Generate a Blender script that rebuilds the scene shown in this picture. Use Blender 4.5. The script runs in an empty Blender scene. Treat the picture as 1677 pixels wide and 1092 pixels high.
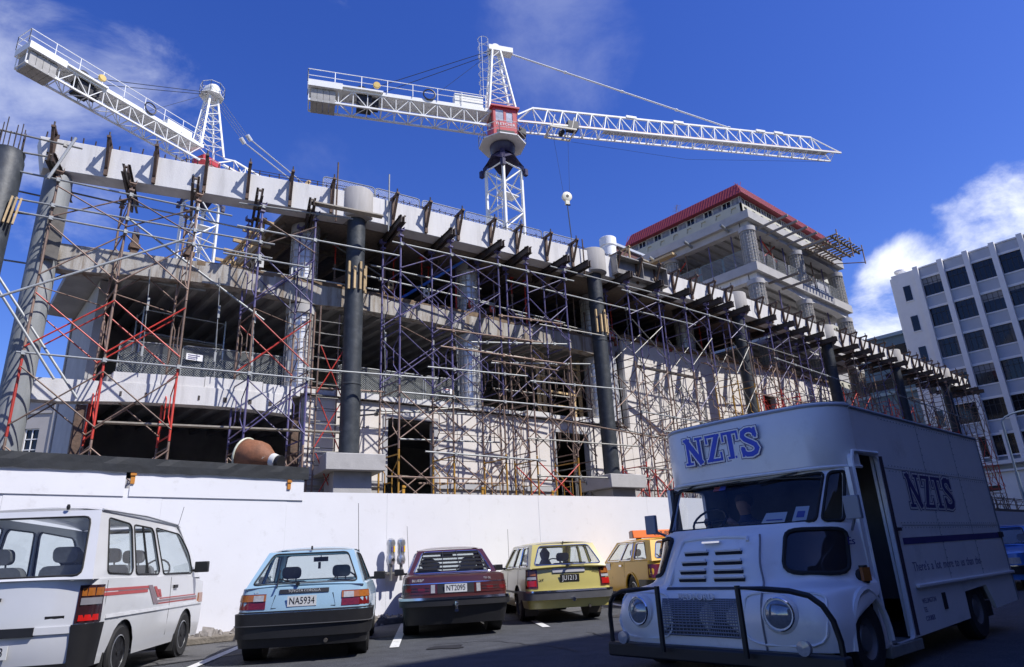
import bpy, math, random
from math import sin, cos, pi, radians, sqrt, atan2, hypot
from mathutils import Vector as V, Matrix
from mathutils.geometry import delaunay_2d_cdt
random.seed(7)
D = bpy.data; SC = bpy.context.scene; COL = SC.collection

# ---------------------------------------------------------------- camera
cam = D.cameras.new('camera'); camo = D.objects.new('camera', cam); COL.objects.link(camo)
cam.sensor_width = 36; cam.lens = 36 * 1090 / 1677; cam.clip_start = .1; cam.clip_end = 3000
PITCH, ROLL, YAW = radians(19.0), radians(2.75), radians(41.6758)
_f = V((0, cos(PITCH), sin(PITCH))); _u = V((0, -sin(PITCH), cos(PITCH))); _x = V((1, 0, 0))
_xr = cos(ROLL) * _x - sin(ROLL) * _u; _ur = sin(ROLL) * _x + cos(ROLL) * _u
_m = Matrix((_xr, _ur, -_f)).transposed()
_m = Matrix.Rotation(-YAW, 3, 'Z') @ _m
camo.matrix_world = Matrix.Translation((0, 0, 1.12)) @ _m.to_4x4()
SC.camera = camo
SC.render.resolution_x = 1024; SC.render.resolution_y = 667

# ---------------------------------------------------------------- light
SUN = V((.45, -1, 1.4)).normalized()
sl = D.lights.new('sun', 'SUN'); sl.energy = 4.7; sl.angle = radians(.53); sl.color = (1, .965, .92)
so = D.objects.new('sun', sl); COL.objects.link(so)
so.rotation_euler = SUN.to_track_quat('Z', 'Y').to_euler(); so.location = (0, -20, 60)
SC.view_settings.view_transform = 'Standard'; SC.view_settings.look = 'None'
SC.view_settings.exposure = 0.32; SC.view_settings.gamma = 1.0; SC.view_settings.use_curve_mapping = False

w = D.worlds.new('World'); SC.world = w; w.use_nodes = True
N = w.node_tree.nodes; L = w.node_tree.links; N.clear()
def wn(t, **k):
    n = N.new(t)
    for a, b in k.items(): setattr(n, a, b)
    return n
sky = wn('ShaderNodeTexSky', sky_type='NISHITA', sun_disc=False)
sky.sun_elevation = math.asin(SUN.z); sky.sun_rotation = atan2(SUN.x, SUN.y)
sky.air_density = 1.0; sky.dust_density = .35; sky.ozone_density = 3.5
hs = wn('ShaderNodeHueSaturation'); hs.inputs['Saturation'].default_value = 1.30; hs.inputs['Hue'].default_value = .526
hs.inputs['Value'].default_value = 1.12
L.new(sky.outputs[0], hs.inputs['Color'])
tc = wn('ShaderNodeTexCoord')
def wmath(op, a, b=None, c=None):
    n = wn('ShaderNodeMath', operation=op)
    for i, v in enumerate((a, b, c)):
        if v is None: continue
        if isinstance(v, (int, float)): n.inputs[i].default_value = v
        else: L.new(v, n.inputs[i])
    return n.outputs[0]
def wnoise(scale, det, rough, mp=(1, 1, 1), off=(0, 0, 0)):
    m = wn('ShaderNodeMapping'); m.inputs['Scale'].default_value = mp; m.inputs['Location'].default_value = off
    L.new(tc.outputs['Generated'], m.inputs[0])
    n = wn('ShaderNodeTexNoise'); n.inputs['Scale'].default_value = scale; n.inputs['Detail'].default_value = det
    n.inputs['Roughness'].default_value = rough; n.inputs['Distortion'].default_value = .35
    L.new(m.outputs[0], n.inputs['Vector']); return n.outputs['Fac']
def blob(d, r0, r1):
    n = wn('ShaderNodeVectorMath', operation='DOT_PRODUCT'); L.new(tc.outputs['Generated'], n.inputs[0])
    n.inputs[1].default_value = V(d).normalized()
    m = wn('ShaderNodeMapRange', interpolation_type='SMOOTHSTEP'); L.new(n.outputs['Value'], m.inputs[0])
    m.inputs[1].default_value = cos(radians(r1)); m.inputs[2].default_value = cos(radians(r0)); return m.outputs[0]
n1 = wnoise(5.5, 9, .62, (1, 1, 1.5)); n2 = wnoise(3.2, 8, .6, (1, 1, 1.3), (3.1, 1.7, .4)); n3 = wnoise(15, 7, .6)
def cloud(mask, noise, lo, hi, amt):
    t = wmath('ADD', wmath('MULTIPLY', wmath('SUBTRACT', mask, 1.0), .5), noise)
    m = wn('ShaderNodeMapRange', interpolation_type='SMOOTHSTEP'); L.new(t, m.inputs[0])
    m.inputs[1].default_value = lo; m.inputs[2].default_value = hi
    return wmath('MULTIPLY', m.outputs[0], amt)
def wmax(*a):
    r = a[0]
    for b in a[1:]: r = wmath('MAXIMUM', r, b)
    return r
right = wmax(blob((.935, .11, .30), 3, 10), blob((.91, .25, .29), 2, 7), blob((.918, .295, .22), 1, 9))
cl1 = cloud(right, n1, .24, .56, .95)
left = wmax(blob((.018, .855, .518), 2, 13), blob((.125, .815, .566), 1, 9))
cl2 = cloud(left, n1, .38, .78, .5)
cl3 = cloud(blob((.305, .648, .699), 0, 4.0), n1, .34, .7, .6)
cl4 = cloud(wmax(blob((.56, .486, .671), 1, 11), blob((.36, .776, .50), 1, 9)), n2, .36, .8, .24)
cl5 = cloud(blob((.145, .95, .276), 0, 4), n1, .3, .6, .6)
allc = wmax(cl1, cl2, cl3, cl4, cl5)
mix = wn('ShaderNodeMix', data_type='RGBA'); L.new(allc, mix.inputs[0]); L.new(hs.outputs[0], mix.inputs[6])
mix.inputs[7].default_value = (7.0, 7.3, 8.0, 1)
bg = wn('ShaderNodeBackground'); bg.inputs['Strength'].default_value = .13
L.new(mix.outputs[2], bg.inputs['Color'])
out = wn('ShaderNodeOutputWorld'); L.new(bg.outputs[0], out.inputs[0])

# ---------------------------------------------------------------- materials
_mats = {}
def mat(name, rgb, rough=.6, metal=0.0, var=.12, scale=6, bump=0.0, bscale=40, streak=False, coat=0.0, tint=None, tamt=.5, tscale=2.0, tlo=.5, thi=.65, rnd=0.0, spec=None):
    if name in _mats: return _mats[name]
    m = D.materials.new(name); m.use_nodes = True; t = m.node_tree; n = t.nodes; l = t.links
    b = n['Principled BSDF']; b.inputs['Roughness'].default_value = rough; b.inputs['Metallic'].default_value = metal
    if spec is not None: b.inputs['Specular IOR Level'].default_value = spec
    if coat: b.inputs['Coat Weight'].default_value = coat; b.inputs['Coat Roughness'].default_value = .06
    tc = n.new('ShaderNodeTexCoord'); mp = n.new('ShaderNodeMapping'); l.new(tc.outputs['Object'], mp.inputs[0])
    if streak: mp.inputs['Scale'].default_value = (1, 1, .12)
    src = None
    nz = n.new('ShaderNodeTexNoise'); nz.inputs['Scale'].default_value = scale; nz.inputs['Detail'].default_value = 6; nz.inputs['Roughness'].default_value = .62
    l.new(mp.outputs[0], nz.inputs['Vector'])
    mr = n.new('ShaderNodeMapRange'); l.new(nz.outputs['Fac'], mr.inputs[0])
    mr.inputs[1].default_value = .28; mr.inputs[2].default_value = .72; mr.inputs[3].default_value = 1 - var; mr.inputs[4].default_value = 1 + var
    vm = n.new('ShaderNodeVectorMath'); vm.operation = 'SCALE'; vm.inputs[0].default_value = rgb[:3]; l.new(mr.outputs[0], vm.inputs['Scale'])
    src = vm.outputs[0]
    if tint:
        n2 = n.new('ShaderNodeTexNoise'); n2.inputs['Scale'].default_value = tscale; n2.inputs['Detail'].default_value = 8; n2.inputs['Roughness'].default_value = .7
        l.new(mp.outputs[0], n2.inputs['Vector'])
        m2 = n.new('ShaderNodeMapRange'); m2.interpolation_type = 'SMOOTHSTEP'; l.new(n2.outputs['Fac'], m2.inputs[0])
        m2.inputs[1].default_value = tlo; m2.inputs[2].default_value = thi; m2.inputs[4].default_value = tamt
        mx = n.new('ShaderNodeMix'); mx.data_type = 'RGBA'; l.new(m2.outputs[0], mx.inputs[0]); l.new(src, mx.inputs[6])
        mx.inputs[7].default_value = (*tint, 1); src = mx.outputs[2]
    if rnd:
        oi = n.new('ShaderNodeObjectInfo'); m3 = n.new('ShaderNodeMapRange'); l.new(oi.outputs['Random'], m3.inputs[0])
        m3.inputs[3].default_value = 1 - rnd; m3.inputs[4].default_value = 1 + rnd
        v3 = n.new('ShaderNodeVectorMath'); v3.operation = 'SCALE'; l.new(src, v3.inputs[0]); l.new(m3.outputs[0], v3.inputs['Scale']); src = v3.outputs[0]
    l.new(src, b.inputs['Base Color'])
    if bump:
        nb = n.new('ShaderNodeTexNoise'); nb.inputs['Scale'].default_value = bscale; nb.inputs['Detail'].default_value = 5
        l.new(tc.outputs['Object'], nb.inputs['Vector'])
        bp = n.new('ShaderNodeBump'); bp.inputs['Strength'].default_value = bump; bp.inputs['Distance'].default_value = .02
        l.new(nb.outputs['Fac'], bp.inputs['Height']); l.new(bp.outputs[0], b.inputs['Normal'])
    _mats[name] = m; return m
def glassm(name, tintc=(.55, .62, .62), op=.35, rough=.03):
    if name in _mats: return _mats[name]
    m = D.materials.new(name); m.use_nodes = True; t = m.node_tree; n = t.nodes; l = t.links; n.clear()
    tr = n.new('ShaderNodeBsdfTransparent'); tr.inputs[0].default_value = (*tintc, 1)
    gl = n.new('ShaderNodeBsdfGlossy'); gl.inputs['Roughness'].default_value = rough
    nz = n.new('ShaderNodeTexNoise'); nz.inputs['Scale'].default_value = 3; tc = n.new('ShaderNodeTexCoord'); l.new(tc.outputs['Object'], nz.inputs[0])
    df = n.new('ShaderNodeBsdfDiffuse'); df.inputs[0].default_value = (.35, .36, .38, 1)
    lw = n.new('ShaderNodeLayerWeight'); pw = n.new('ShaderNodeMath'); pw.operation = 'POWER'; l.new(lw.outputs['Facing'], pw.inputs[0]); pw.inputs[1].default_value = 4.0
    fr = n.new('ShaderNodeMath'); fr.operation = 'MULTIPLY_ADD'; l.new(pw.outputs[0], fr.inputs[0]); fr.inputs[1].default_value = .55; fr.inputs[2].default_value = .045
    m0 = n.new('ShaderNodeMixShader'); mr = n.new('ShaderNodeMapRange'); l.new(nz.outputs['Fac'], mr.inputs[0]); mr.inputs[4].default_value = op * .3; mr.inputs[1].default_value = .3; mr.inputs[2].default_value = .8
    l.new(mr.outputs[0], m0.inputs[0]); l.new(tr.outputs[0], m0.inputs[1]); l.new(df.outputs[0], m0.inputs[2])
    m1 = n.new('ShaderNodeMixShader'); l.new(fr.outputs[0], m1.inputs[0]); l.new(m0.outputs[0], m1.inputs[1]); l.new(gl.outputs[0], m1.inputs[2])
    o = n.new('ShaderNodeOutputMaterial'); l.new(m1.outputs[0], o.inputs[0]); _mats[name] = m; return m

CONC = mat('concrete', (.43, .42, .41), .85, var=.10, scale=1.6, bump=.25, bscale=25, tint=(.27, .26, .25), tamt=.5, tscale=1.3, tlo=.52, thi=.75)
CONCL = mat('precast_concrete', (.66, .65, .64), .8, var=.07, scale=3.5, bump=.25, bscale=26, streak=True, tint=(.36, .35, .34), tamt=.55, tscale=2.0, tlo=.48, thi=.75)
CONCS = mat('stained_concrete', (.42, .40, .37), .88, var=.22, scale=5, bump=.3, bscale=22, streak=True, tint=(.19, .135, .085), tamt=.85, tscale=3.4, tlo=.44, thi=.64)
CONCD = mat('formed_concrete', (.36, .35, .34), .88, var=.2, scale=1.4, bump=.3, bscale=18)
PANEL = mat('wall_panel', (.70, .66, .62), .85, var=.05, scale=2, bump=.12, bscale=60, tint=(.44, .40, .37), tamt=.35, tscale=.8, tlo=.5, thi=.8)
FRAMEC = mat('opening_frame', (.42, .42, .43), .8, var=.08, scale=3)
WHITE = mat('white_hoarding', (.68, .685, .725), .62, var=.025, scale=1.2, tint=(.40, .385, .37), tamt=.45, tscale=3.2, tlo=.54, thi=.80, bump=.05, bscale=18)
TARP = mat('dark_sheeting', (.016, .019, .024), .7, var=.3, scale=4, bump=.4, bscale=6)
TIMBER = mat('timber', (.50, .36, .19), .75, var=.2, scale=9, bump=.2, bscale=30, rnd=.2)
TIMBERD = mat('weathered_timber', (.20, .165, .13), .85, var=.25, scale=8, bump=.3, bscale=30, rnd=.25)
PLANK = mat('plank', (.33, .30, .25), .85, var=.2, scale=7, bump=.2, bscale=30, rnd=.25)
RUST = mat('rusty_steel', (.115, .072, .05), .7, metal=.2, var=.35, scale=9, bump=.35, bscale=30, tint=(.04, .035, .035), tamt=.7, tscale=4)
STEELD = mat('dark_steel', (.05, .042, .04), .6, metal=.3, var=.4, scale=7, bump=.3, bscale=30, tint=(.14, .075, .045), tamt=.6, tscale=4)
GALV = mat('galvanised_tube', (.32, .335, .34), .55, metal=.2, var=.18, scale=6, rnd=.18)
GALVD = mat('weathered_tube', (.24, .235, .22), .55, metal=.4, var=.25, scale=6, rnd=.3)
PURP = mat('purple_paint', (.10, .088, .21), .5, var=.25, scale=6, tint=(.13, .085, .07), tamt=.8, tscale=5, tlo=.52, thi=.62, rnd=.25)
REDP = mat('red_paint', (.50, .045, .03), .5, var=.2, scale=6, tint=(.16, .06, .04), tamt=.8, tscale=5, tlo=.56, thi=.66, rnd=.2)
BROWN = mat('brown_rusted_tube', (.23, .155, .12), .65, metal=.2, var=.3, scale=6, tint=(.26, .22, .2), tamt=.6, tscale=5, rnd=.3)
OCHRE = mat('ochre_paint', (.42, .22, .03), .55, var=.2, scale=6, rnd=.2)
BLACKC = mat('black_column_wrap', (.034, .041, .05), .55, var=.3, scale=3, bump=.3, bscale=9, tint=(.085, .09, .095), tamt=.4, tscale=3)
GREYC = mat('grey_column_wrap', (.21, .225, .235), .6, var=.2, scale=3, streak=True, bump=.15, bscale=12, tint=(.33, .33, .33), tamt=.4, tscale=3)
CRANEW = mat('white_crane_paint', (.80, .80, .77), .45, var=.05, scale=4, tint=(.45, .38, .3), tamt=.3, tscale=5, tlo=.6, thi=.8)
CRANER = mat('red_crane_paint', (.47, .045, .05), .4, var=.1, scale=4)
CRANEB = mat('dark_blue_crane_paint', (.022, .018, .06), .45, var=.2, scale=4)
BLACK = mat('black_plastic', (.012, .012, .014), .5, var=.2, scale=8)
BLACKR = mat('black_rubber', (.016, .016, .017), .8, var=.25, scale=12)
CHROME = mat('chrome', (.75, .76, .78), .12, metal=1.0, var=.04, scale=5)
ALLOY = mat('alloy_rim', (.48, .49, .5), .3, metal=.8, var=.06, scale=6)
ROPE = mat('steel_rope', (.035, .04, .05), .6, var=.1)
REBAR = mat('rebar', (.05, .036, .032), .8, var=.4, scale=20)
FOIL = mat('pale_column_wrap', (.74, .76, .80), .35, metal=.35, var=.2, scale=5, bump=.3, bscale=14)
CAR_GLASS = glassm('car_glass', (.84, .89, .89), .12)
TRUCK_GLASS = glassm('truck_glass', (.74, .78, .82), .15)
WINDOW = mat('dark_window_glass', (.012, .014, .02), .06, var=.4, scale=.8)
SEATM = mat('grey_seat_cloth', (.11, .11, .12), .9, var=.15, scale=20)
PLATEW = mat('pale_number_plate', (.62, .63, .62), .5, var=.04); PLATEK = mat('black_number_plate', (.012, .012, .012), .45)
INK = mat('black_ink', (.01, .01, .01), .5); SILVERINK = mat('silver_ink', (.6, .6, .6), .4)
REDL = mat('red_lens', (.13, .008, .008), .15, var=.3, scale=25, coat=.5); REDB = mat('bright_red_lens', (.42, .012, .01), .15, coat=.5)
AMBER = mat('amber_lens', (.30, .10, .02), .15, var=.2, scale=25, coat=.5); CLEARL = mat('clear_lens', (.34, .34, .34), .12, var=.2, scale=30, coat=.5)
ORANGE = mat('orange_sign', (.75, .16, .02), .4, var=.04)
NAVY = mat('purple_lettering', (.035, .028, .16), .5, var=.1)
# ---------------------------------------------------------------- mesh helpers
class MB:
    def __init__(s): s.v = []; s.f = []
    def add(s, vs, fs):
        o = len(s.v); s.v += [tuple(p) for p in vs]; s.f += [tuple(i + o for i in f) for f in fs]; return s
    def hexa(s, p):   # p: 4 bottom (ccw), 4 top
        return s.add(p, [(3, 2, 1, 0), (4, 5, 6, 7), (0, 1, 5, 4), (1, 2, 6, 5), (2, 3, 7, 6), (3, 0, 4, 7)])
    def box(s, x0, x1, y0, y1, z0, z1):
        return s.hexa([(x0, y0, z0), (x1, y0, z0), (x1, y1, z0), (x0, y1, z0), (x0, y0, z1), (x1, y0, z1), (x1, y1, z1), (x0, y1, z1)])
    def obox(s, c, a, b, cc):  # centre and three half vectors
        c, a, b, cc = V(c), V(a), V(b), V(cc)
        return s.hexa([c - a - b - cc, c + a - b - cc, c + a + b - cc, c - a + b - cc, c - a - b + cc, c + a - b + cc, c + a + b + cc, c - a + b + cc])
    def bar(s, p, q, w, h, up=(0, 0, 1)):
        p, q = V(p), V(q); d = q - p; L = d.length
        if L < 1e-6: return s
        d /= L; u = V(up)
        if abs(d.dot(u)) > .98: u = V((1, 0, 0)) if abs(d.x) < .9 else V((0, 1, 0))
        r = d.cross(u).normalized(); u = r.cross(d)
        return s.obox((p + q) / 2, d * L / 2, r * w / 2, u * h / 2)
    def tube(s, p, q, r, n=8, r2=None, cap=True):
        p, q = V(p), V(q); d = q - p
        if d.length < 1e-6: return s
        d.normalize(); u = V((0, 0, 1)) if abs(d.z) < .9 else V((1, 0, 0))
        a = d.cross(u).normalized(); b = d.cross(a); r2 = r if r2 is None else r2
        vs = [p + (a * cos(t) + b * sin(t)) * r for t in [2 * pi * i / n for i in range(n)]] + [q + (a * cos(t) + b * sin(t)) * r2 for t in [2 * pi * i / n for i in range(n)]]
        fs = [(i, (i + 1) % n, n + (i + 1) % n, n + i) for i in range(n)]
        if cap: fs += [tuple(range(n))[::-1], tuple(range(n, 2 * n))]
        return s.add(vs, fs)
    def path(s, pts, r, n=6, closed=False):
        pts = [V(p) for p in pts]; m = len(pts); rings = []
        prev = None
        for i, p in enumerate(pts):
            a = pts[(i - 1) % m] if (closed or i > 0) else p; b = pts[(i + 1) % m] if (closed or i < m - 1) else p
            d = (b - a).normalized()
            if prev is None:
                u = V((0, 0, 1)) if abs(d.z) < .9 else V((1, 0, 0)); x = d.cross(u).normalized()
            else:
                x = (prev - d * prev.dot(d)).normalized()
            prev = x; y = d.cross(x)
            rings.append([p + (x * cos(2 * pi * k / n) + y * sin(2 * pi * k / n)) * r for k in range(n)])
        vs = [q for R in rings for q in R]; fs = []
        for i in range(m if closed else m - 1):
            j = (i + 1) % m
            for k in range(n): fs.append((i * n + k, i * n + (k + 1) % n, j * n + (k + 1) % n, j * n + k))
        if not closed: fs += [tuple(range(n))[::-1], tuple(range((m - 1) * n, m * n))]
        return s.add(vs, fs)
    def lathe(s, prof, c=(0, 0, 0), ax=(0, 0, 1), n=16, cap=True):   # prof: (radius, height)
        c, d = V(c), V(ax).normalized(); u = V((0, 0, 1)) if abs(d.z) < .9 else V((1, 0, 0))
        a = d.cross(u).normalized(); b = d.cross(a)
        vs = [c + d * h + (a * cos(2 * pi * k / n) + b * sin(2 * pi * k / n)) * max(r, 1e-4) for r, h in prof for k in range(n)]
        fs = []
        for i in range(len(prof) - 1):
            for k in range(n): fs.append((i * n + k, i * n + (k + 1) % n, (i + 1) * n + (k + 1) % n, (i + 1) * n + k))
        if cap: fs += [tuple(range(n))[::-1], tuple(range((len(prof) - 1) * n, len(prof) * n))]
        return s.add(vs, fs)
    def prism(s, poly, d):   # poly list of 3d points, extruded by vector d
        n = len(poly); poly = [V(p) for p in poly]; d = V(d)
        fs = [tuple(range(n))[::-1], tuple(range(n, 2 * n))] + [(i, (i + 1) % n, n + (i + 1) % n, n + i) for i in range(n)]
        return s.add(poly + [p + d for p in poly], fs)
    def xf(s, fn): s.v = [tuple(fn(V(p))) for p in s.v]; return s

def finish(me, ang=38):
    me.polygons.foreach_set('use_smooth', [True] * len(me.polygons)); me.set_sharp_from_angle(angle=radians(ang))
def fixn(me):
    import bmesh
    b = bmesh.new(); b.from_mesh(me); bmesh.ops.recalc_face_normals(b, faces=b.faces); b.to_mesh(me); b.free()
def obj(name, mb, m, parent=None, bevel=0, smooth=True, local=False, weld=False):
    """one mesh object; vertices are world coordinates unless local"""
    vs = mb.v
    if parent is not None and not local:
        r = parent
        while r.parent: r = r.parent
        inv = WI[r.name]; vs = [tuple(inv @ V(p)) for p in vs]
    me = D.meshes.new(name); me.from_pydata(vs, [], mb.f); fixn(me)
    if smooth: finish(me)
    me.materials.append(m); o = D.objects.new(name, me); COL.objects.link(o)
    if parent is not None: o.parent = parent
    if bevel:
        md = o.modifiers.new('bevel', 'BEVEL'); md.width = bevel; md.segments = 2; md.limit_method = 'ANGLE'; md.angle_limit = radians(40)
    return o
WI = {}
def thing(name, label, cat, loc=(0, 0, 0), rz=0, group=None, scale=1):
    o = D.objects.new(name, None); COL.objects.link(o); o.empty_display_size = .2
    o.location = loc; o.rotation_euler = (0, 0, rz); o.scale = (scale,) * 3
    WI[o.name] = (Matrix.Translation(loc) @ Matrix.Rotation(rz, 4, 'Z') @ Matrix.Scale(scale, 4)).inverted()
    return tag(o, label, cat, group)
def tag(o, label=None, cat=None, group=None, kind=None):
    if label: o['label'] = label
    if cat: o['category'] = cat
    if group: o['group'] = group
    if kind: o['kind'] = kind
    return o
def solo(name, mb, m, label, cat, group=None, bevel=0):
    """a thing that is a single mesh; its origin is moved to the base of the mesh"""
    xs, ys, zs = zip(*mb.v); c = V(((min(xs) + max(xs)) / 2, (min(ys) + max(ys)) / 2, min(zs)))
    mb.v = [tuple(V(p) - c) for p in mb.v]
    o = obj(name, mb, m, bevel=bevel); o.location = c
    return tag(o, label, cat, group)
def inst(src, parent=None, loc=(0, 0, 0), rot=None, m=None):
    """copy of a mesh object (data shared; other material on the object slot)"""
    o = src.copy(); COL.objects.link(o); o.parent = parent; o.location = loc
    if rot is not None: o.rotation_euler = rot
    if m is not None:
        o.material_slots[0].link = 'OBJECT'; o.material_slots[0].material = m
    return o
def copy_tree(o, parent=None):
    c = o.copy(); COL.objects.link(c); c.parent = parent
    for ch in list(o.children): copy_tree(ch, c)
    return c
_tx = {}
def text(name, body, size, m, parent, org, xd, up, ext=.004, align='CENTER', local=False, squeeze=1.0, shear=0.0):
    key = (body, align)
    if key not in _tx:
        cu = D.curves.new('t', 'FONT'); cu.body = body; cu.size = 1; cu.align_x = align; cu.align_y = 'CENTER'; cu.extrude = .02; cu.resolution_u = 3
        to = D.objects.new('t', cu); COL.objects.link(to); dg = bpy.context.evaluated_depsgraph_get()
        me = D.meshes.new_from_object(to.evaluated_get(dg)); _tx[key] = ([tuple(v.co) for v in me.vertices], [tuple(p.vertices) for p in me.polygons])
        D.objects.remove(to); D.meshes.remove(me)
    vs, fs = _tx[key]; org, xd, up = V(org), V(xd).normalized(), V(up).normalized(); nd = xd.cross(up)
    mb = MB(); mb.add([org + xd * ((x + shear * y) * size * squeeze) + up * (y * size) + nd * (ext if z > 0 else -.001) for x, y, z in vs], fs)
    return obj(name, mb, m, parent, smooth=False, local=local)
def ribbon(pts, w):
    """flat 2d strip with mitred joints: list of quads"""
    pts = [V((p[0], p[1], 0)) for p in pts]; out = []
    n = len(pts); off = []
    for i in range(n):
        a = (pts[i] - pts[i - 1]).normalized() if i > 0 else None; b = (pts[i + 1] - pts[i]).normalized() if i < n - 1 else None
        t = (a + b).normalized() if a and b else (a or b); nn = V((-t.y, t.x, 0))
        k = 1 / max(.5, nn.dot(V((-(b or a).y, (b or a).x, 0)))); off.append(nn * w / 2 * k)
    for i in range(n - 1): out.append([pts[i] - off[i], pts[i + 1] - off[i + 1], pts[i + 1] + off[i + 1], pts[i] + off[i]])
    return out
def rrect(u0, u1, v0, v1, r, n=3, asp=1.0):
    pts = []
    for cx, cy, a0 in ((u1 - r, v0 + r * asp, -pi / 2), (u1 - r, v1 - r * asp, 0), (u0 + r, v1 - r * asp, pi / 2), (u0 + r, v0 + r * asp, pi)):
        for k in range(n + 1):
            a = a0 + pi / 2 * k / n; pts.append((cx + r * cos(a), cy + r * asp * sin(a)))
    return pts
def rpoly(poly, r, n=3):
    """rounded polygon (2d)"""
    out = []; m = len(poly)
    for i in range(m):
        p, a, b = V((*poly[i], 0)), V((*poly[i - 1], 0)), V((*poly[(i + 1) % m], 0))
        da, db = (a - p), (b - p); rr = min(r, da.length * .45, db.length * .45)
        s, e = p + da.normalized() * rr, p + db.normalized() * rr
        for k in range(n + 1):
            t = k / n; q = s * (1 - t) ** 2 + p * 2 * t * (1 - t) + e * t * t; out.append((q.x, q.y))
    return out
def inpoly(x, y, poly):
    c = False; j = len(poly) - 1
    for i in range(len(poly)):
        if (poly[i][1] > y) != (poly[j][1] > y) and x < (poly[j][0] - poly[i][0]) * (y - poly[i][1]) / (poly[j][1] - poly[i][1]) + poly[i][0]: c = not c
        j = i
    return c
def sheet(outer, holes, grid=0):
    """triangulate a 2d polygon with holes; grid adds interior points"""
    vs = []; es = []
    for loop in [outer] + holes:
        o = len(vs); m = len(loop); vs += [V((p[0], p[1])) for p in loop]; es += [(o + i, o + (i + 1) % m) for i in range(m)]
    if grid:
        x0, x1 = min(p[0] for p in outer), max(p[0] for p in outer); y0, y1 = min(p[1] for p in outer), max(p[1] for p in outer)
        nx, ny = max(1, int((x1 - x0) / grid)), max(1, int((y1 - y0) / grid))
        for i in range(1, nx):
            for j in range(1, ny):
                x, y = x0 + (x1 - x0) * i / nx, y0 + (y1 - y0) * j / ny
                if inpoly(x, y, outer) and not any(inpoly(x, y, h) for h in holes): vs.append(V((x, y)))
    r = delaunay_2d_cdt(vs, es, [], 0, 1e-5); ov, of = r[0], r[2]; fs = []
    for f in of:
        cx, cy = sum(ov[i][0] for i in f) / len(f), sum(ov[i][1] for i in f) / len(f)
        if inpoly(cx, cy, outer) and not any(inpoly(cx, cy, h) for h in holes): fs.append(tuple(f))
    return [tuple(v) for v in ov], fs
def mapped(outer, holes, fn, thick=.0, grid=0, back=None):
    """sheet mapped by fn(u,v,depth) to 3d, with hole reveals of depth `thick`"""
    mb = MB(); vs, fs = sheet(outer, holes, grid); mb.add([fn(x, y, 0) for x, y in vs], fs)
    if thick:
        for loop in [outer] + holes:
            m = len(loop); mb.add([fn(x, y, 0) for x, y in loop] + [fn(x, y, thick) for x, y in loop], [(i, (i + 1) % m, m + (i + 1) % m, m + i) for i in range(m)])
        if back: mb.add([fn(x, y, thick) for x, y in vs], fs)
    return mb
def polyface(poly, fn, d=0, grid=0):
    mb = MB(); vs, fs = sheet(poly, [], grid); mb.add([fn(x, y, d) for x, y in vs], fs); return mb
def offpoly(poly, d):
    """offset a closed polygon outward by d (ccw or cw alike)"""
    m = len(poly); ar = sum(poly[i - 1][0] * poly[i][1] - poly[i][0] * poly[i - 1][1] for i in range(m)); sg = 1 if ar > 0 else -1; out = []
    for i in range(m):
        a, p, b = V((*poly[i - 1], 0)), V((*poly[i], 0)), V((*poly[(i + 1) % m], 0))
        t = ((p - a).normalized() + (b - p).normalized())
        t = t.normalized() if t.length > 1e-6 else (p - a).normalized()
        out.append((p.x + t.y * sg * d, p.y - t.x * sg * d))
    return out

# ---------------------------------------------------------------- plan of the curved front
BL = [(-1.2, 21.8), (.76, 21.25), (9.8, 18.6), (20.2, 16.95), (30.1, 16.05), (39.5, 15.8), (48.9, 15.45), (58, 15.25), (63, 15.2), (72, 15)]
SL = [(1.3, 21.45), (6, 20.15), (8.6, 19.85), (15.2, 19.15), (21.8, 18.55), (28.4, 18.05), (35, 17.45), (41.5, 17.1), (48, 16.95), (56, 16.9), (64, 16.9)]
def pl(P, X):
    for (a, b), (c, d) in zip(P, P[1:]):
        if X <= c: return b + (d - b) * (X - a) / (c - a)
    return P[-1][1]
def bp(X, off=0, z=0): return V((X, pl(BL, X) + off, z))
def spt(X, off=0, z=0): return V((X, pl(SL, X) + off, z))
def strip_beam(P, xs, y0, y1, z0f, z1, mb=None):
    """beam following plan P between the x stations; z0f may be a function of x"""
    mb = mb or MB(); fz = z0f if callable(z0f) else (lambda x: z0f)
    n = len(xs); vs = []
    for x in xs:
        y = pl(P, x); vs += [(x, y + y0, fz(x)), (x, y + y1, fz(x)), (x, y + y1, z1), (x, y + y0, z1)]
    fs = [(0, 3, 2, 1), tuple(4 * (n - 1) + i for i in (0, 1, 2, 3))]
    for i in range(n - 1):
        a = 4 * i
        for k in range(4): fs.append((a + k, a + (k + 1) % 4, a + 4 + (k + 1) % 4, a + 4 + k))
    return mb.add(vs, fs)
def frange(a, b, s):
    n = max(1, round((b - a) / s)); return [a + (b - a) * i / n for i in range(n + 1)]
ORD = ['first', 'second', 'third', 'fourth', 'fifth', 'sixth', 'seventh', 'eighth', 'ninth', 'tenth', 'eleventh', 'twelfth', 'thirteenth', 'fourteenth', 'fifteenth', 'sixteenth', 'seventeenth', 'eighteenth', 'nineteenth', 'twentieth']
CX = [9.8, 20.2, 30.1, 39.5, 48.9, 58]
CN = ['the front black column on its big concrete pad', 'the second black column from the left pad', 'the third black column along the front', 'the fourth black column along the front', 'the fifth black column along the front', 'the last black column at the far end']
def bay(x):
    """(bay index, phrase) for a position along the curved front"""
    i = sum(1 for c in CX if x > c)
    if i == 0: return 0, 'left of the front black column'
    if i == 6: return 6, 'beyond the last black column'
    return i, 'between the ' + ORD[i - 1] + ' and ' + ORD[i] + ' columns'
class Counter:
    def __init__(s, seq): s.n = {}; s.seq = seq
    def __call__(s, key):
        k = s.n.get(key, 0); s.n[key] = k + 1; return ORD[min(k, 19)]

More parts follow.
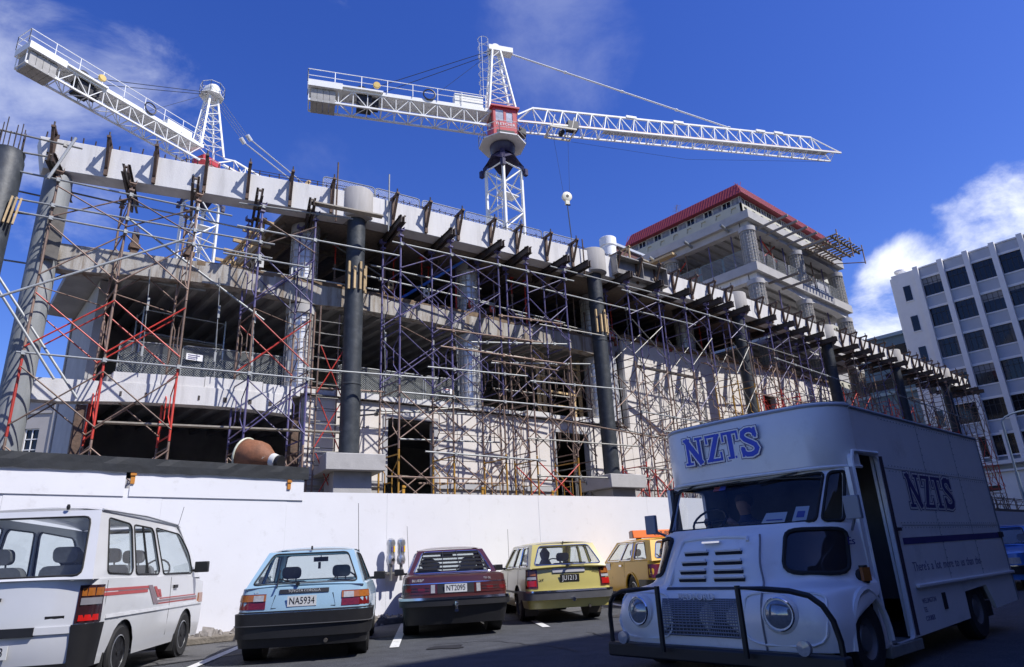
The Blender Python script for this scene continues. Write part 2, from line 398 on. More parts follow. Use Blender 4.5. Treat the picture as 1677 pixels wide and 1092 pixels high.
# ================================================================ ground
ASPH = mat('road_asphalt', (.05, .053, .06), .9, var=.35, scale=3, bump=1.0, bscale=55, tint=(.11, .115, .125), tamt=.7, tscale=38, tlo=.52, thi=.62)
PARK = mat('parking_asphalt', (.095, .094, .095), .9, var=.45, scale=34, bump=1.0, bscale=50, tint=(.035, .035, .037), tamt=.8, tscale=1.6, tlo=.50, thi=.68)
SEAM = mat('tar_seam', (.018, .018, .02), .7, var=.3)
LINE = mat('worn_white_line', (.60, .60, .58), .8, var=.1, scale=20, tint=(.12, .12, .12), tamt=.85, tscale=14, tlo=.52, thi=.68, bump=.3, bscale=60)
FOOT = mat('dirt_footpath', (.17, .15, .125), .95, var=.3, scale=5, bump=.8, bscale=25)
GRND = mat('site_ground', (.16, .145, .125), .95, var=.3, scale=1, bump=.6, bscale=8)
def sheet_obj(name, pts, z, m):
    mb = MB(); mb.add([(x, y, z) for x, y in pts], [tuple(range(len(pts)))]); o = obj(name, mb, m, smooth=False); o['kind'] = 'structure'; return o
sheet_obj('ground', [(-400, -400), (900, -400), (900, 900), (-400, 900)], -.01, GRND)
sheet_obj('road', [(-60, -9.5), (140, -9.5), (140, 13.5), (-60, 13.5)], 0, ASPH)
sheet_obj('parking_lane', [(-30, 10.55), (2.9, 11.0), (7.4, 11.1), (13.5, 11.75), (40, 11.9), (40, 13.42), (-30, 13.42)], .004, PARK)
mb = MB()
P_ = [(-30, 10.5), (-4, 10.8), (2.9, 10.98), (4.7, 11.2), (7.4, 11.06), (10.5, 11.4), (13.5, 11.73), (40, 11.9)]
for a, b in zip(P_, P_[1:]): mb.add([(a[0], a[1] - .05, .008), (b[0], b[1] - .05, .008), (b[0], b[1] + .06, .008), (a[0], a[1] + .06, .008)], [(0, 1, 2, 3)])
o = obj('tar_seam', mb, SEAM, smooth=False); o['kind'] = 'structure'
dk = V((cos(radians(56)), sin(radians(56)), 0)); dn = V((-dk.y, dk.x, 0))
for i, px in enumerate([0.93, 4.02, 7.11, 10.2, 13.29, 16.4]):   # x where each bay line meets Y = 11.6 (approx.)
    c = V((px + .05 * i, 11.6, .012)); mb = MB()
    a, b = c - dk * 2.6, c + dk * 1.9
    mb.add([a - dn * .07, b - dn * .07, b + dn * .07, a + dn * .07], [(0, 1, 2, 3)])
    o = obj('bay_marking', mb, LINE, smooth=False); o['kind'] = 'structure'
mb = MB(); mb.box(-30, 60, 13.42, 14.3, -.01, .13); o = obj('footpath', mb, FOOT, bevel=.03); o['kind'] = 'structure'
CR = random.Random(31); mb = MB()
for (x, y, n_) in ((6.3, 9.2, 14), (9.3, 12.4, 10), (3.4, 12.6, 9), (12.4, 9.4, 16), (8.6, 8.2, 18)):
    a = CR.uniform(0, 6)
    for k in range(n_):
        a += CR.uniform(-.7, .7); x2, y2 = x + .22 * cos(a), y + .22 * sin(a); w_ = .012; nx_, ny_ = -sin(a) * w_, cos(a) * w_
        mb.add([(x - nx_, y - ny_, .0075), (x2 - nx_, y2 - ny_, .0075), (x2 + nx_, y2 + ny_, .0075), (x + nx_, y + ny_, .0075)], [(0, 1, 2, 3)]); x, y = x2, y2
o = obj('road_cracks', mb, SEAM, smooth=False); o['kind'] = 'structure'
OIL = mat('oil_stain', (.025, .025, .027), .55, var=.3, scale=6)
for (x, y, r_) in ((5.6, 11.6, .38), (8.8, 12.2, .3), (6.2, 8.7, .26), (11.3, 9.6, .34), (3.2, 11.9, .3)):
    mb = MB(); mb.add([(x + r_ * (1 + .35 * sin(3 * t + x)) * cos(t), y + r_ * .8 * (1 + .3 * cos(2 * t + y)) * sin(t), .0095) for t in [2 * pi * i / 20 for i in range(20)]], [tuple(range(20))]); o = obj('oil_stain', mb, OIL, smooth=False); o['kind'] = 'structure'
mb = MB(); R = random.Random(3)
for i in range(520):
    x, y, s = R.uniform(-2, 22), R.uniform(13.3, 14.0), R.uniform(.015, .06) * (2.2 if R.random() < .06 else 1)
    c = V((x, y, .125 + s * .3)) if y > 13.45 else V((x, y, s * .4)); q = Matrix.Rotation(R.uniform(0, 6), 3, (R.random(), R.random(), R.random() + .1))
    vs = [c + q @ V((a * s * R.uniform(.6, 1.2), b * s * R.uniform(.6, 1.2), d * s * R.uniform(.5, .9))) for a in (-1, 1) for b in (-1, 1) for d in (-1, 1)]
    mb.add(vs, [(0, 1, 3, 2), (4, 6, 7, 5), (0, 4, 5, 1), (2, 3, 7, 6), (0, 2, 6, 4), (1, 5, 7, 3)])
tag(obj('rubble', mb, mat('rubble_stone', (.24, .22, .2), .9, var=.35, scale=8), smooth=False), 'broken stones and rubble strewn along the foot of white hoarding', 'rubble', kind='stuff')

# ================================================================ hoarding
def ftop(x): return 2.74 + max(0, min(x - 4, 16)) * .0165
fence = thing('hoarding_fence', 'long white painted plywood hoarding behind the parked cars', 'fence', (10, 14.1, 0))
R = random.Random(5); x = -13.6
while x < 74:
    x2 = x + 2.44; dy = R.uniform(-.004, .004); mb = MB()
    mb.hexa([(x + .0015, 14.1 + dy, .10), (x2 - .0015, 14.1 + dy, .10), (x2 - .0015, 14.13 + dy, .10), (x + .0015, 14.13 + dy, .10),
             (x + .0015, 14.1 + dy, ftop(x)), (x2 - .0015, 14.1 + dy, ftop(x2)), (x2 - .0015, 14.13 + dy, ftop(x2)), (x + .0015, 14.13 + dy, ftop(x))])
    obj('panel', mb, WHITE, fence, smooth=False); x = x2
for z in (.3, 2.3): mb = MB(); mb.box(-13.6, 74, 14.137, 14.2, z, z + .1); obj('rail', mb, TIMBERD, fence)
up = thing('raised_hoarding', 'raised white hoarding strip on the left with dark sheeting along its top', 'fence', (-3, 14.1, 0))
for x in (-13.6, -10.36, -7.1, -3.85, -.6, 2.9):
    x2 = min(x + 3.42, 6.27) if x < 2.9 else 6.27
    mb = MB(); mb.box(x + .002, x2 - .002 if x2 < 6.2 else x2, 14.075, 14.092, 2.6, 3.05); obj('panel', mb, WHITE, up, smooth=False)
mb = MB(); xs = frange(-13.6, 6.35, .22); vs = []; R = random.Random(9)
for i, x in enumerate(xs):
    k = R.uniform(-.012, .012)
    vs += [(x, 14.035 + k * .6, 3.035 + R.uniform(-.012, .012)), (x, 14.03 + k, 3.17), (x, 14.035 - k * .5, 3.30), (x, 14.7, 3.31), (x, 14.7, 3.0)]
n = len(xs)
mb.add(vs, [(5 * i + k, 5 * i + 5 + k, 5 * i + 6 + k, 5 * i + 1 + k) for i in range(n - 1) for k in range(4)] + [tuple(range(5)), tuple(range(5 * n - 5, 5 * n))])
obj('sheeting', mb, TARP, up, smooth=False)
for (x, z, h, lab) in [(2.93, 2.93, .21, 'small orange bracket on the raised hoarding above the white van'), (5.93, 2.92, .2, 'small orange bracket at the right end of the raised hoarding'),
                    (8.85, 2.9, .25, 'orange timber peg on the fence top right of the concrete pad'), (11.3, 2.95, .25, 'orange timber peg on the fence top behind the maroon car'), (13.9, 2.96, .2, 'orange peg on the fence top nearest the second pad')]:
    mb = MB(); yy = 14.045 if x < 6 else 14.16; mb.box(x - .035, x + .035, yy, yy + .03, z - h / 2, z + h / 2); mb.box(x - .05, x + .05, yy - .02, yy, z + h / 2 - .06, z + h / 2 - .02)
    solo('orange_bracket', mb, OCHRE if x > 6 else mat('orange_paint', (.5, .2, .03), .5, var=.2), lab, 'bracket')

# ================================================================ building under construction
bd = thing('concrete_building', 'half built concrete building of stacked floors behind the scaffolding', 'building', (22, 20, 0))
def part(name, mb, m, parent=bd, **k): return obj(name, mb, m, parent, **k)
def cells(x0, x1, z0, z1, holes):
    """rectangles of x0..x1, z0..z1 left after cutting rectangular holes"""
    out = [(x0, x1, z0, z1)]
    for (a, b, c, d) in holes:
        nx = []
        for (p, q, r, s) in out:
            if b <= p or a >= q or d <= r or c >= s: nx.append((p, q, r, s)); continue
            if p < a: nx.append((p, a, r, s))
            if b < q: nx.append((b, q, r, s))
            p2, q2 = max(p, a), min(q, b)
            if d < s: nx.append((p2, q2, d, s))
            if r < c: nx.append((p2, q2, r, c))
        out = nx
    return out
HOLES = [(11.48, 13.44, 2.0, 5.98), (18.75, 20.7, 2.0, 6.02), (33.6, 34.9, 7.9, 9.1)]
R = random.Random(2)
def wall(xs, zs, off=.06):
    for i in range(len(xs) - 1):
        for j in range(len(zs) - 1):
            rc = cells(xs[i] + .012, xs[i + 1] - .012, zs[j] + .012, zs[j + 1] - .012, HOLES)
            if not rc: continue
            mb = MB(); d = R.uniform(-.006, .006)
            for (a, b, c, e) in rc:
                if b - a < .03 or e - c < .03: continue
                ya, yb = pl(SL, a) + off + d, pl(SL, b) + off + d
                mb.hexa([(a, ya, c), (b, yb, c), (b, yb + .12, c), (a, ya + .12, c), (a, ya, e), (b, yb, e), (b, yb + .12, e), (a, ya + .12, e)])
            if mb.v: part('wall_panel', mb, PANEL, smooth=False)
wall([8.75, 10.6, 12.45, 14.3, 16.15, 18.0, 19.85, 21.7, 23.2], [3.85, 4.65, 5.6, 6.5])
wall([23.2 + 1.86 * i for i in range(11)], [3.85, 4.8, 5.75, 6.72, 7.71, 8.7, 9.69, 10.69])
# backing wall just behind the panels (dark joints), plinth
for (x0, x1, z0, z1, hs_) in [(8.7, 41.8, 3.86, 6.45, HOLES), (23.2, 41.8, 6.45, 10.6, HOLES), (8.7, 41.8, 0, 3.84, [(11.48, 13.44, 2.0, 3.9), (18.75, 20.7, 2.0, 3.9)])]:
    mb = MB()
    for (a, b, c, e) in cells(x0, x1, z0, z1, hs_):
        n_ = frange(a, b, 3)
        for p, q in zip(n_, n_[1:]):
            o1 = .182 if z0 > 1 else .10
            mb.hexa([(p, pl(SL, p) + o1, c), (q, pl(SL, q) + o1, c), (q, pl(SL, q) + .4, c), (p, pl(SL, p) + .4, c), (p, pl(SL, p) + o1, e), (q, pl(SL, q) + o1, e), (q, pl(SL, q) + .4, e), (p, pl(SL, p) + .4, e)])
    part('backing_wall' if z0 > 1 else 'plinth', mb, CONCD if z0 > 1 else CONC, smooth=False)
for (a, b, c, e) in HOLES:
    mb = MB(); w_ = .16 if c < 5 else .06
    for (p, q, r, s) in [(a - w_ + .1, a + .1, c if c > 5 else 3.8, e), (b - .1, b + w_ - .1, c if c > 5 else 3.8, e), (a - w_ + .1, b + w_ - .1, e, e + .13)]:
        mb.hexa([(p, pl(SL, p) + .02, r), (q, pl(SL, q) + .02, r), (q, pl(SL, q) + .3, r), (p, pl(SL, p) + .3, r), (p, pl(SL, p) + .02, s), (q, pl(SL, q) + .02, s), (q, pl(SL, q) + .3, s), (p, pl(SL, p) + .3, s)])
    part('opening_frame', mb, FRAMEC, smooth=False)
mb = strip_beam(SL, frange(8.9, 11.45, 1.2), .03, .25, 3.66, 3.84); strip_beam(SL, frange(13.45, 18.7, 1.5), .03, .25, 3.66, 3.84, mb); part('base_ledge', mb, FRAMEC, smooth=False)
# floor plates
def plate(name, x0, x1, yb, z0, z1, m, off=.3, P=SL):
    xs = frange(x0, x1, 2.5); vs = []
    for x in xs: vs += [(x, pl(P, x) + off, z0), (x, yb, z0), (x, yb, z1), (x, pl(P, x) + off, z1)]
    n = len(xs); fs = [(0, 3, 2, 1), (4 * n - 4, 4 * n - 3, 4 * n - 2, 4 * n - 1)]
    for i in range(n - 1):
        for k in range(4): fs.append((4 * i + k, 4 * i + (k + 1) % 4, 4 * i + 4 + (k + 1) % 4, 4 * i + 4 + k))
    mb = MB(); mb.add(vs, fs); return part(name, mb, m, smooth=False)
YB = 27.0
plate('floor_slab', 3.4, 42, YB, 6.5, 6.7, CONCD); plate('floor_slab', 2.2, 42, YB, 10.1, 10.36, CONCD)
plate('ground_slab', 3.0, 42, YB, 3.2, 3.4, CONCD)
plate('formwork_deck', 7.6, 34.6, YB - .2, 12.6, 12.72, TIMBERD, .64, BL)
for z0, x0, x1, zz in ((10.1, 3.6, 23, .22), (6.5, 3.6, 10, .22)):
    mb = MB(); x = x0
    while x < x1: mb.hexa([(x, pl(SL, x) + .5, z0 - zz), (x + .16, pl(SL, x) + .5, z0 - zz), (x + .16, YB - .1, z0 - zz), (x, YB - .1, z0 - zz), (x - .03, pl(SL, x) + .5, z0 + .01), (x + .19, pl(SL, x) + .5, z0 + .01), (x + .19, YB - .1, z0 + .01), (x - .03, YB - .1, z0 + .01)]); x += .62
    o = part('soffit_ribs', mb, CONCD, smooth=False); o['kind'] = 'stuff'
mb = MB(); x = 7.8
while x < 34.4: mb.box(x, x + .08, pl(SL, x) + .4, YB - .4, 12.42, 12.59); x += .75
mb.box(7.7, 34.4, 21.2, 21.3, 12.26, 12.41); mb.box(7.7, 34.4, 23.6, 23.7, 12.26, 12.41)
o = part('formwork_joists', mb, TIMBERD, smooth=False); o['kind'] = 'stuff'
mb = MB(); mb.box(3.0, 42, YB + .02, YB + .3, 0, 12.4); mb.box(41.8, 42.1, 17.6, YB, 0, 10.0); part('back_wall', mb, CONCD, smooth=False)
mb = MB(); mb.box(3.05, 3.3, 22.6, YB, 3.4, 10.05); part('end_wall', mb, CONC, smooth=False)
# edge beams
COLX = [8.6, 15.2, 21.8, 28.4]
def haunch(base, dep):
    def f(x):
        d = min(abs(x - c) for c in [2.2] + COLX + [35]); return base - dep * max(0, 1 - d / 1.6)
    return f
part('edge_beam', strip_beam(SL, frange(1.35, 6, .8) + frange(6, 22.6, .66)[1:], -.02, .4, haunch(9.72, .13), 10.41), CONCS)
part('edge_beam', strip_beam(SL, frange(1.5, 8.3, .8), -.02, .4, haunch(5.88, .1), 6.42), CONCL)
mb = MB(); R = random.Random(4); x = 3.5
while x < 22:
    x2 = min(x + R.uniform(1.0, 1.7), 22.2); strip_beam(SL, [x, x2 - .02], .01 + R.uniform(0, .02), .3, 6.425 if x < 8.3 else 6.54, 6.74 + R.uniform(-.05, .04), mb); x = x2
part('upstand', mb, CONCL, smooth=False)
MUD = mat('muddy_concrete', (.2, .14, .09), .95, var=.4, scale=6, bump=.6, bscale=14)
mb = MB(); R = random.Random(6); x = 5.2
while x < 22.4: x2 = x + R.uniform(.4, 1.1); strip_beam(SL, [x, min(x2, 22.5)], -.026, .3, 10.41 - R.uniform(.03, .14), 10.425 + R.uniform(0, .04), mb); x = x2
o = part('muddy_edge', mb, MUD, smooth=False); o['kind'] = 'stuff'
part('drip_ledge', strip_beam(SL, frange(8.8, 23, 1), -.06, .2, 6.505, 6.535), STEELD, smooth=False)
for x in (3.7, 4.3, 5.0, 5.62, 6.3, 7.0, 7.6):
    mb = MB(); y = pl(SL, x) - .035; mb.box(x, x + .1, y, y + .05, 6.02, 6.16); part('fixing_pocket', mb, STEELD)
part('wall_top_ledge', strip_beam(SL, frange(23.2, 41.6, 1.5), -.12, .5, 10.705, 10.86), mat('muddy_concrete', (.2, .14, .09), .95, var=.4, scale=6, bump=.6, bscale=14), smooth=False)
# round columns with reinforcing cages on the building line
def cage_bars(c, r, z0, z1, nb, nr, rb=.014):
    mb = MB()
    for k in range(nb):
        a = 2 * pi * k / nb; mb.tube((c[0] + r * cos(a), c[1] + r * sin(a), z0), (c[0] + r * cos(a), c[1] + r * sin(a), z1), rb, 4)
    for k in range(nr):
        z = z0 + (z1 - z0) * (k + .5) / nr; mb.path([(c[0] + (r + .012) * cos(2 * pi * i / 14), c[1] + (r + .012) * sin(2 * pi * i / 14), z) for i in range(14)], rb * .7, 3, True)
    return mb
def rcol(x, y, z0, z1, r=.4, cap=True, nr=7, m=None, rb=.02, nb=13):
    mb = MB(); mb.lathe([(r, z0), (r, z1)], (x, y, 0), n=20); o = part('round_column', mb, m or FOIL)
    c = cage_bars((x, y), r + .05, z0 + .02, z1 - (.35 if cap else .03), nb, nr, rb); part('rebar_cage', c, mat('pale_rebar', (.50, .46, .41), .7, metal=.2, var=.4, scale=12), o)
    if cap: mb = MB(); mb.lathe([(r + .09, z1 - .3), (r + .09, z1 - .002)], (x, y, 0), n=20); part('collar', mb, CONC, o)
for x in COLX:
    y = pl(SL, x) + .45
    if x < 23: rcol(x, y, 6.71, 9.58)
    rcol(x, y, 10.37, 12.58)
for x in (2.9, 8.5): # brown steel stub posts in the ground bay
    mb = MB(); mb.box(x - .12, x + .12, pl(SL, x) + .1, pl(SL, x) + .3, 3.4, 5.75); part('steel_post', mb, RUST)
# ground bay interior on the left
mb = MB(); strip_beam(SL, frange(3.2, 8.6, 1), .5, .8, 3.4, 3.9, mb); part('low_wall', mb, CONC, smooth=False)
# timber frame in the first floor opening beside the second column
mb = MB(); y = pl(SL, 20) + .9
for x in (18.8, 19.1, 20.9, 21.3): mb.box(x, x + .14, y, y + .1, 6.72, 9.6)
for z in (7.3, 7.9, 8.5, 9.1): mb.box(18.8, 21.4, y - .05, y - .003, z, z + .09)
part('timber_frame', mb, TIMBER, smooth=False)
mb = MB(); mb.lathe([(.75, 6.73), (.75, 9.7)], (22.35, pl(SL, 22.35) + .7, 0), n=20); part('smooth_column', mb, FOIL)

# ---------------------------------------------------------------- the tower at the far end of the same building
tx0, tx1, ty0, ty1 = 35.0, 48.0, 17.25, 30.0
for (z0, z1, ov) in ((13.1, 13.6, 0), (16.85, 17.4, .0), (20.3, 20.85, .05)):
    mb = MB(); mb.box(tx0 - ov, tx1 + ov, ty0 - ov, ty1, z0, z1); part('tower_slab', mb, CONC, smooth=False)
    for (a, b, c, d) in ((tx0 + .3, tx1 - .3, ty0 + .25, ty0 + .75), (tx0 + .25, tx0 + .75, ty0 + .8, ty1 - .3), (tx1 - .75, tx1 - .25, ty0 + .8, ty1 - .3)):
        mb = MB(); n_ = 3 if b - a > 1 else 2
        if b - a > 1:
            for i in range(2):
                p, q = a + (b - a) * i / 2, a + (b - a) * (i + 1) / 2; m_ = (p + q) / 2
                mb.prism([(p, c, z0 - .002), (q, c, z0 - .002), (q, c, z0 - .55), (q - 1.6, c, z0 - .28), (p + 1.6, c, z0 - .28), (p, c, z0 - .55)], (0, d - c, 0))
        else: mb.box(a, b, c, d, z0 - .45, z0 - .002)
        part('haunched_beam', mb, CONCL if z0 < 20 else CONC, smooth=False)
    mb = MB(); y = ty0 + 1.2
    while y < ty1 - .5: mb.box(tx0 + .8, tx1 - .8, y, y + .14, z0 - .2, z0 - .003); y += .7
    o = part('soffit_ribs', mb, CONCD, smooth=False); o['kind'] = 'stuff'
CAGE = mat('column_grid_wrap', (.33, .34, .33), .7, var=.2, scale=4)
for (z0, z1) in ((10.9, 12.6), (13.6, 16.4), (17.4, 19.9)):
    for (x, y) in ((tx0 + .5, ty0 + .5), (41.4, ty0 + .45), (tx1 - .5, ty0 + .5), (tx0 + .5, 23.4), (tx1 - .5, 23.4)):
        rcol(x, y, z0, z1, .42, True, 10, CAGE, .022, 16)
mb = MB(); mb.box(38.5, 45, 23, 28, 10.6, 20.3); part('lift_core', mb, CONCD, smooth=False)
# ================================================================ colonnade
CONCS2 = mat('streaked_capital', (.37, .355, .34), .85, var=.12, scale=7, streak=True, bump=.2, bscale=25, tint=(.30, .28, .25), tamt=.5, tscale=4, tlo=.5, thi=.7)
def black_column(i, x):
    c = bp(x, .28); lab = ['black wrapped column on a big concrete pad left of the wall doorway', 'black wrapped column on a concrete pad right of the fourth scaffold tower', 'black wrapped column, third along the curved front above the delivery truck roof',
        'black wrapped column, fourth along the front below the red roofed tower corner', 'black wrapped column, fifth along the front among dense red scaffolding', 'black wrapped column, last at the far right end of the front'][i]
    t = thing('black_column', lab, 'column', (c.x, c.y, 0), 0, 'black columns carrying the curved beam')
    mb = MB(); zb = [4.42, 4.09, 4.0, 3.9, 3.9, 3.9][i]
    mb.lathe([(.31, zb), (.31, 12.66)], c, n=24)
    o = obj('shaft', mb, BLACKC, t)
    for z in ((6.7, 11.4) if i == 0 else (9.6, 11.2)):
        mb = MB(); mb.lathe([(.313, z), (.325, z + .015), (.325, z + .05), (.313, z + .065)], c, n=24); obj('wrap_band', mb, BLACKC, o)
    mb = MB(); mb.lathe([(.5, 12.64), (.56, 12.70), (.56, 13.70), (.53, 13.74)], c, n=32); obj('capital', mb, CONCS2, t)
    dx = BL[i + 3][0] - BL[i + 1][0]; dy = BL[i + 3][1] - BL[i + 1][1]; a = atan2(dy, dx); e = V((cos(a), sin(a), 0)); f = V((-sin(a), cos(a), 0))
    mb = MB(); mb.obox((c.x, c.y, zb - .25), e * .9, f * .9, V((0, 0, .25))); obj('pad', mb, CONC, t, bevel=.02)
    mb = MB(); mb.obox((c.x, c.y, (zb - .5) / 2), e * .58, f * .58, V((0, 0, (zb - .5) / 2 - .001))); obj('pier', mb, CONC, t, bevel=.02)
    if i < 2:   # timber packers strapped round the shaft
        for k in range(5):
            an = -2.6 + k * .55; q = c + V((cos(an), sin(an), 0)) * .36
            mb = MB(); mb.bar((q.x, q.y, 9.95), (q.x, q.y, 10.95 - .2 * (k % 2)), .07, .07); obj('timber_packer', mb, TIMBER, t)
    return t
for i, x in enumerate(CX): black_column(i, x)
c0 = V((.15, 20.95, 0)); t = thing('black_column', 'dark column at the left edge with bare reinforcing bars sticking out of its top', 'column', c0)
mb = MB(); mb.lathe([(.40, 0), (.40, 12.35), (.37, 12.45), (.385, 12.62)], c0, n=24); obj('shaft', mb, BLACKC, t)
mb = MB()
for k in range(14):
    a = 2 * pi * k / 14; h = 13.35 + .25 * sin(k * 2.3); mb.tube((c0.x + .28 * cos(a), c0.y + .28 * sin(a), 12.5), (c0.x + .28 * cos(a), c0.y + .28 * sin(a), h), .014, 5)
obj('starter_bars', mb, REBAR, t)
for k in range(3): mb = MB(); mb.bar((c0.x + .2 + .1 * k, c0.y - .42, 10.3), (c0.x + .28 + .1 * k, c0.y - .44, 11.1), .08, .05); obj('timber_packer', mb, TIMBER, t)
cl = V((1.42, 21.45, 0)); t = thing('grey_column', 'tall smooth grey column at the far left carrying the end beams', 'column', cl)
mb = MB(); mb.lathe([(.36, 0), (.36, 12.42), (.34, 12.5)], cl, n=28); obj('shaft', mb, GREYC, t)
mb = MB(); mb.obox((cl.x + .10, cl.y - .42, 10.55), V((.2, -.03, 0)), V((0, .03, 0)), V((0, 0, .82))); obj('timber_board', mb, mat('dark_board', (.13, .12, .11), .8, var=.2), t)

# ---------------------------------------------------------------- curved ring beam, one precast length per bay
EDGE = [.76] + CX + [63]
for i in range(7):
    a, b = EDGE[i] + (.3 if i else 0), EDGE[i + 1] - (.3 if i < 6 else 0)
    lab = ['pale precast ring beam length at the left end, sky behind it', 'pale precast ring beam length between the first two black columns', 'precast ring beam length right of the second black column, steel channel on it', 'precast ring beam length above the truck, between third and fourth columns',
           'precast ring beam length below the tower, fourth to fifth column', 'precast ring beam length near the far end, fifth to sixth column', 'last short precast ring beam length in front of the white office block'][i]
    t = thing('ring_beam', lab, 'beam', (a, pl(BL, a), 12.6), 0, 'ring beam lengths on the colonnade')
    mb = strip_beam(BL, [a, (a + b) / 2, b], 0, .62, 12.6, 13.6)
    if i == 0: mb.v = [(x + (.22 if z < 13 and x < 1 else 0), y, z) for x, y, z in mb.v]
    obj('beam_body', mb, CONCL, t, bevel=.015)
    mb = MB(); x = a + .15; R = random.Random(i)
    while x < b - .1:
        h = .20 + R.uniform(-.03, .07); y = pl(BL, x)
        mb.tube((x, y + .12, 13.55), (x + R.uniform(-.02, .02), y + .12, 13.6 + h), .016 if i else .02, 4)
        if i > 0: mb.tube((x, y + .5, 13.55), (x, y + .5, 13.6 + h), .013, 4); mb.tube((x, y + .12, 13.6 + h * .9), (x, y + .5, 13.6 + h * .9), .012, 4)
        x += .3 if i == 0 else .24
    if i:
        mb.tube((a, pl(BL, a) + .12, 13.76), (b, pl(BL, b) + .12, 13.76), .014, 4); mb.tube((a, pl(BL, a) + .5, 13.78), (b, pl(BL, b) + .5, 13.78), .014, 4)
    else:
        mb.path([(4.3 + .1 * k, 20.4, 13.6 + .28 * sin(pi * k / 6)) for k in range(7)], .014, 4); mb.tube((6.4, 19.72, 13.74), (9.5, 18.8, 13.74), .014, 4)
        mb.tube((6.4, 19.72, 13.84), (9.5, 18.8, 13.84), .012, 4)
    o = obj('rebar', mb, REBAR, t); o['kind'] = 'stuff'
# steel channel bolted on the face right of column two
mb = MB(); xs = [21.0, 22.6, 24.2]; strip_beam(BL, xs, -.05, -.004, 12.72, 13.62, mb); strip_beam(BL, xs, -.36, -.052, 13.57, 13.62, mb); strip_beam(BL, xs, -.36, -.052, 12.72, 12.77, mb)
for x in xs: mb.box(x - .02, x + .02, pl(BL, x) - .34, pl(BL, x) - .053, 12.775, 13.565)
solo('steel_channel', mb, mat('galvanised_channel', (.30, .29, .28), .5, metal=.4, var=.25, scale=3), 'big steel channel bolted to the ring beam right of the second black column', 'steel channel')

# ---------------------------------------------------------------- brackets on the ring beam
brk = thing('steel_bracket', 'rusty steel bracket hooked over the ring beam', 'bracket', (0, 0, 0), 0, 'rusty steel brackets hooked over the ring beam')
def br_mesh():
    mb = MB(); mb.box(-.05, .05, -.10, -.006, 12.62 - 13.6, .06)         # strap down the face
    mb.box(-.05, .05, -.52, .5, .06, .13)                               # arm over the top
    mb.bar((0, -.47, .06), (0, -.1, -.74), .06, .08, (1, 0, 0)); return mb
b1 = obj('strap_and_arm', br_mesh(), RUST, brk, local=True)
mb = MB(); mb.tube((0, -.42, .13), (0, -.42, .30), .025, 6); mb.box(-.05, .05, -.47, -.37, .13, .16); b2 = obj('bolt', mb, STEELD, brk, local=True)
bx = [1.13, 2.47, 3.69, 5.05, 6.27, 7.54, 8.83, 10.96, 12.23, 13.53, 14.93, 16.12, 17.53, 18.82, 21.18, 22.5, 23.67, 24.92, 26.21, 27.56, 28.9] + [31.6 + 1.32 * i for i in range(6)] + [40.9 + 1.33 * i for i in range(6)] + [50.2 + 1.33 * i for i in range(6)] + [59.2 + 1.3 * i for i in range(3)]
cn = Counter('b')
for k, x in enumerate(bx):
    r = brk if k == 0 else copy_tree(brk); i, ph = bay(x); r['label'] = cn(i) + ' rusty beam bracket from the left, ' + ph
    e = .02; dy = (pl(BL, x + e) - pl(BL, x - e)) / (2 * e); r.location = (x, pl(BL, x), 13.6); r.rotation_euler = (0, 0, atan2(dy, 1))

# ================================================================ shoring towers
LV = [.55, 2.6, 4.65, 6.7, 8.75]
def frame_mb():
    mb = MB()
    for y in (0, 1.2): mb.tube((0, y, 0), (0, y, 2.03), .033, 7)
    for z in (.15, 1.88): mb.tube((0, 0, z), (0, 1.2, z), .022, 5)
    mb.path([(0, .02, 1.7), (0, .38, 1.35), (0, .38, .75), (0, .02, .35)], .017, 5); mb.path([(0, 1.18, 1.7), (0, .82, 1.35), (0, .82, .75), (0, 1.18, .35)], .017, 5)
    mb.tube((0, .38, 1.05), (0, .82, 1.05), .017, 5)
    return mb
_proto = obj('scaffold_frame', frame_mb(), BROWN); COL.objects.unlink(_proto)
mb = MB()
for y in (0, 1.2): mb.tube((0, y, 0), (0, y, 1.18), .033, 7); mb.tube((0, y, 1.18), (0, y, 1.42), .02, 6); mb.box(-.09, .09, y - .09, y + .09, 1.42, 1.45); mb.box(-.1, -.085, y - .09, y + .09, 1.45, 1.56); mb.box(.085, .1, y - .09, y + .09, 1.45, 1.56); mb.box(-.07, .07, y - .07, y + .07, 1.2, 1.25)
mb.tube((0, 0, .5), (0, 1.2, .5), .02, 5); mb.tube((0, 0, .95), (0, 1.2, .5), .015, 5)
_jack = obj('screw_jack', mb, PURP); COL.objects.unlink(_jack)
MC = {'p': PURP, 'r': REDP, 'b': BROWN, 'o': OCHRE, 'w': GALVD}
def xbrace(a, b, z, off, h0=.3, h1=1.8, r=.021):
    mb = MB(); A0, B0 = bp(a, off, z), bp(b, off, z); d = V((0, -.04, 0))
    mb.tube(A0 + V((0, 0, h0)) + d, B0 + V((0, 0, h1)) + d, r, 6); mb.tube(A0 + V((0, 0, h1)) + d * 2.2, B0 + V((0, 0, h0)) + d * 2.2, r, 6); return mb
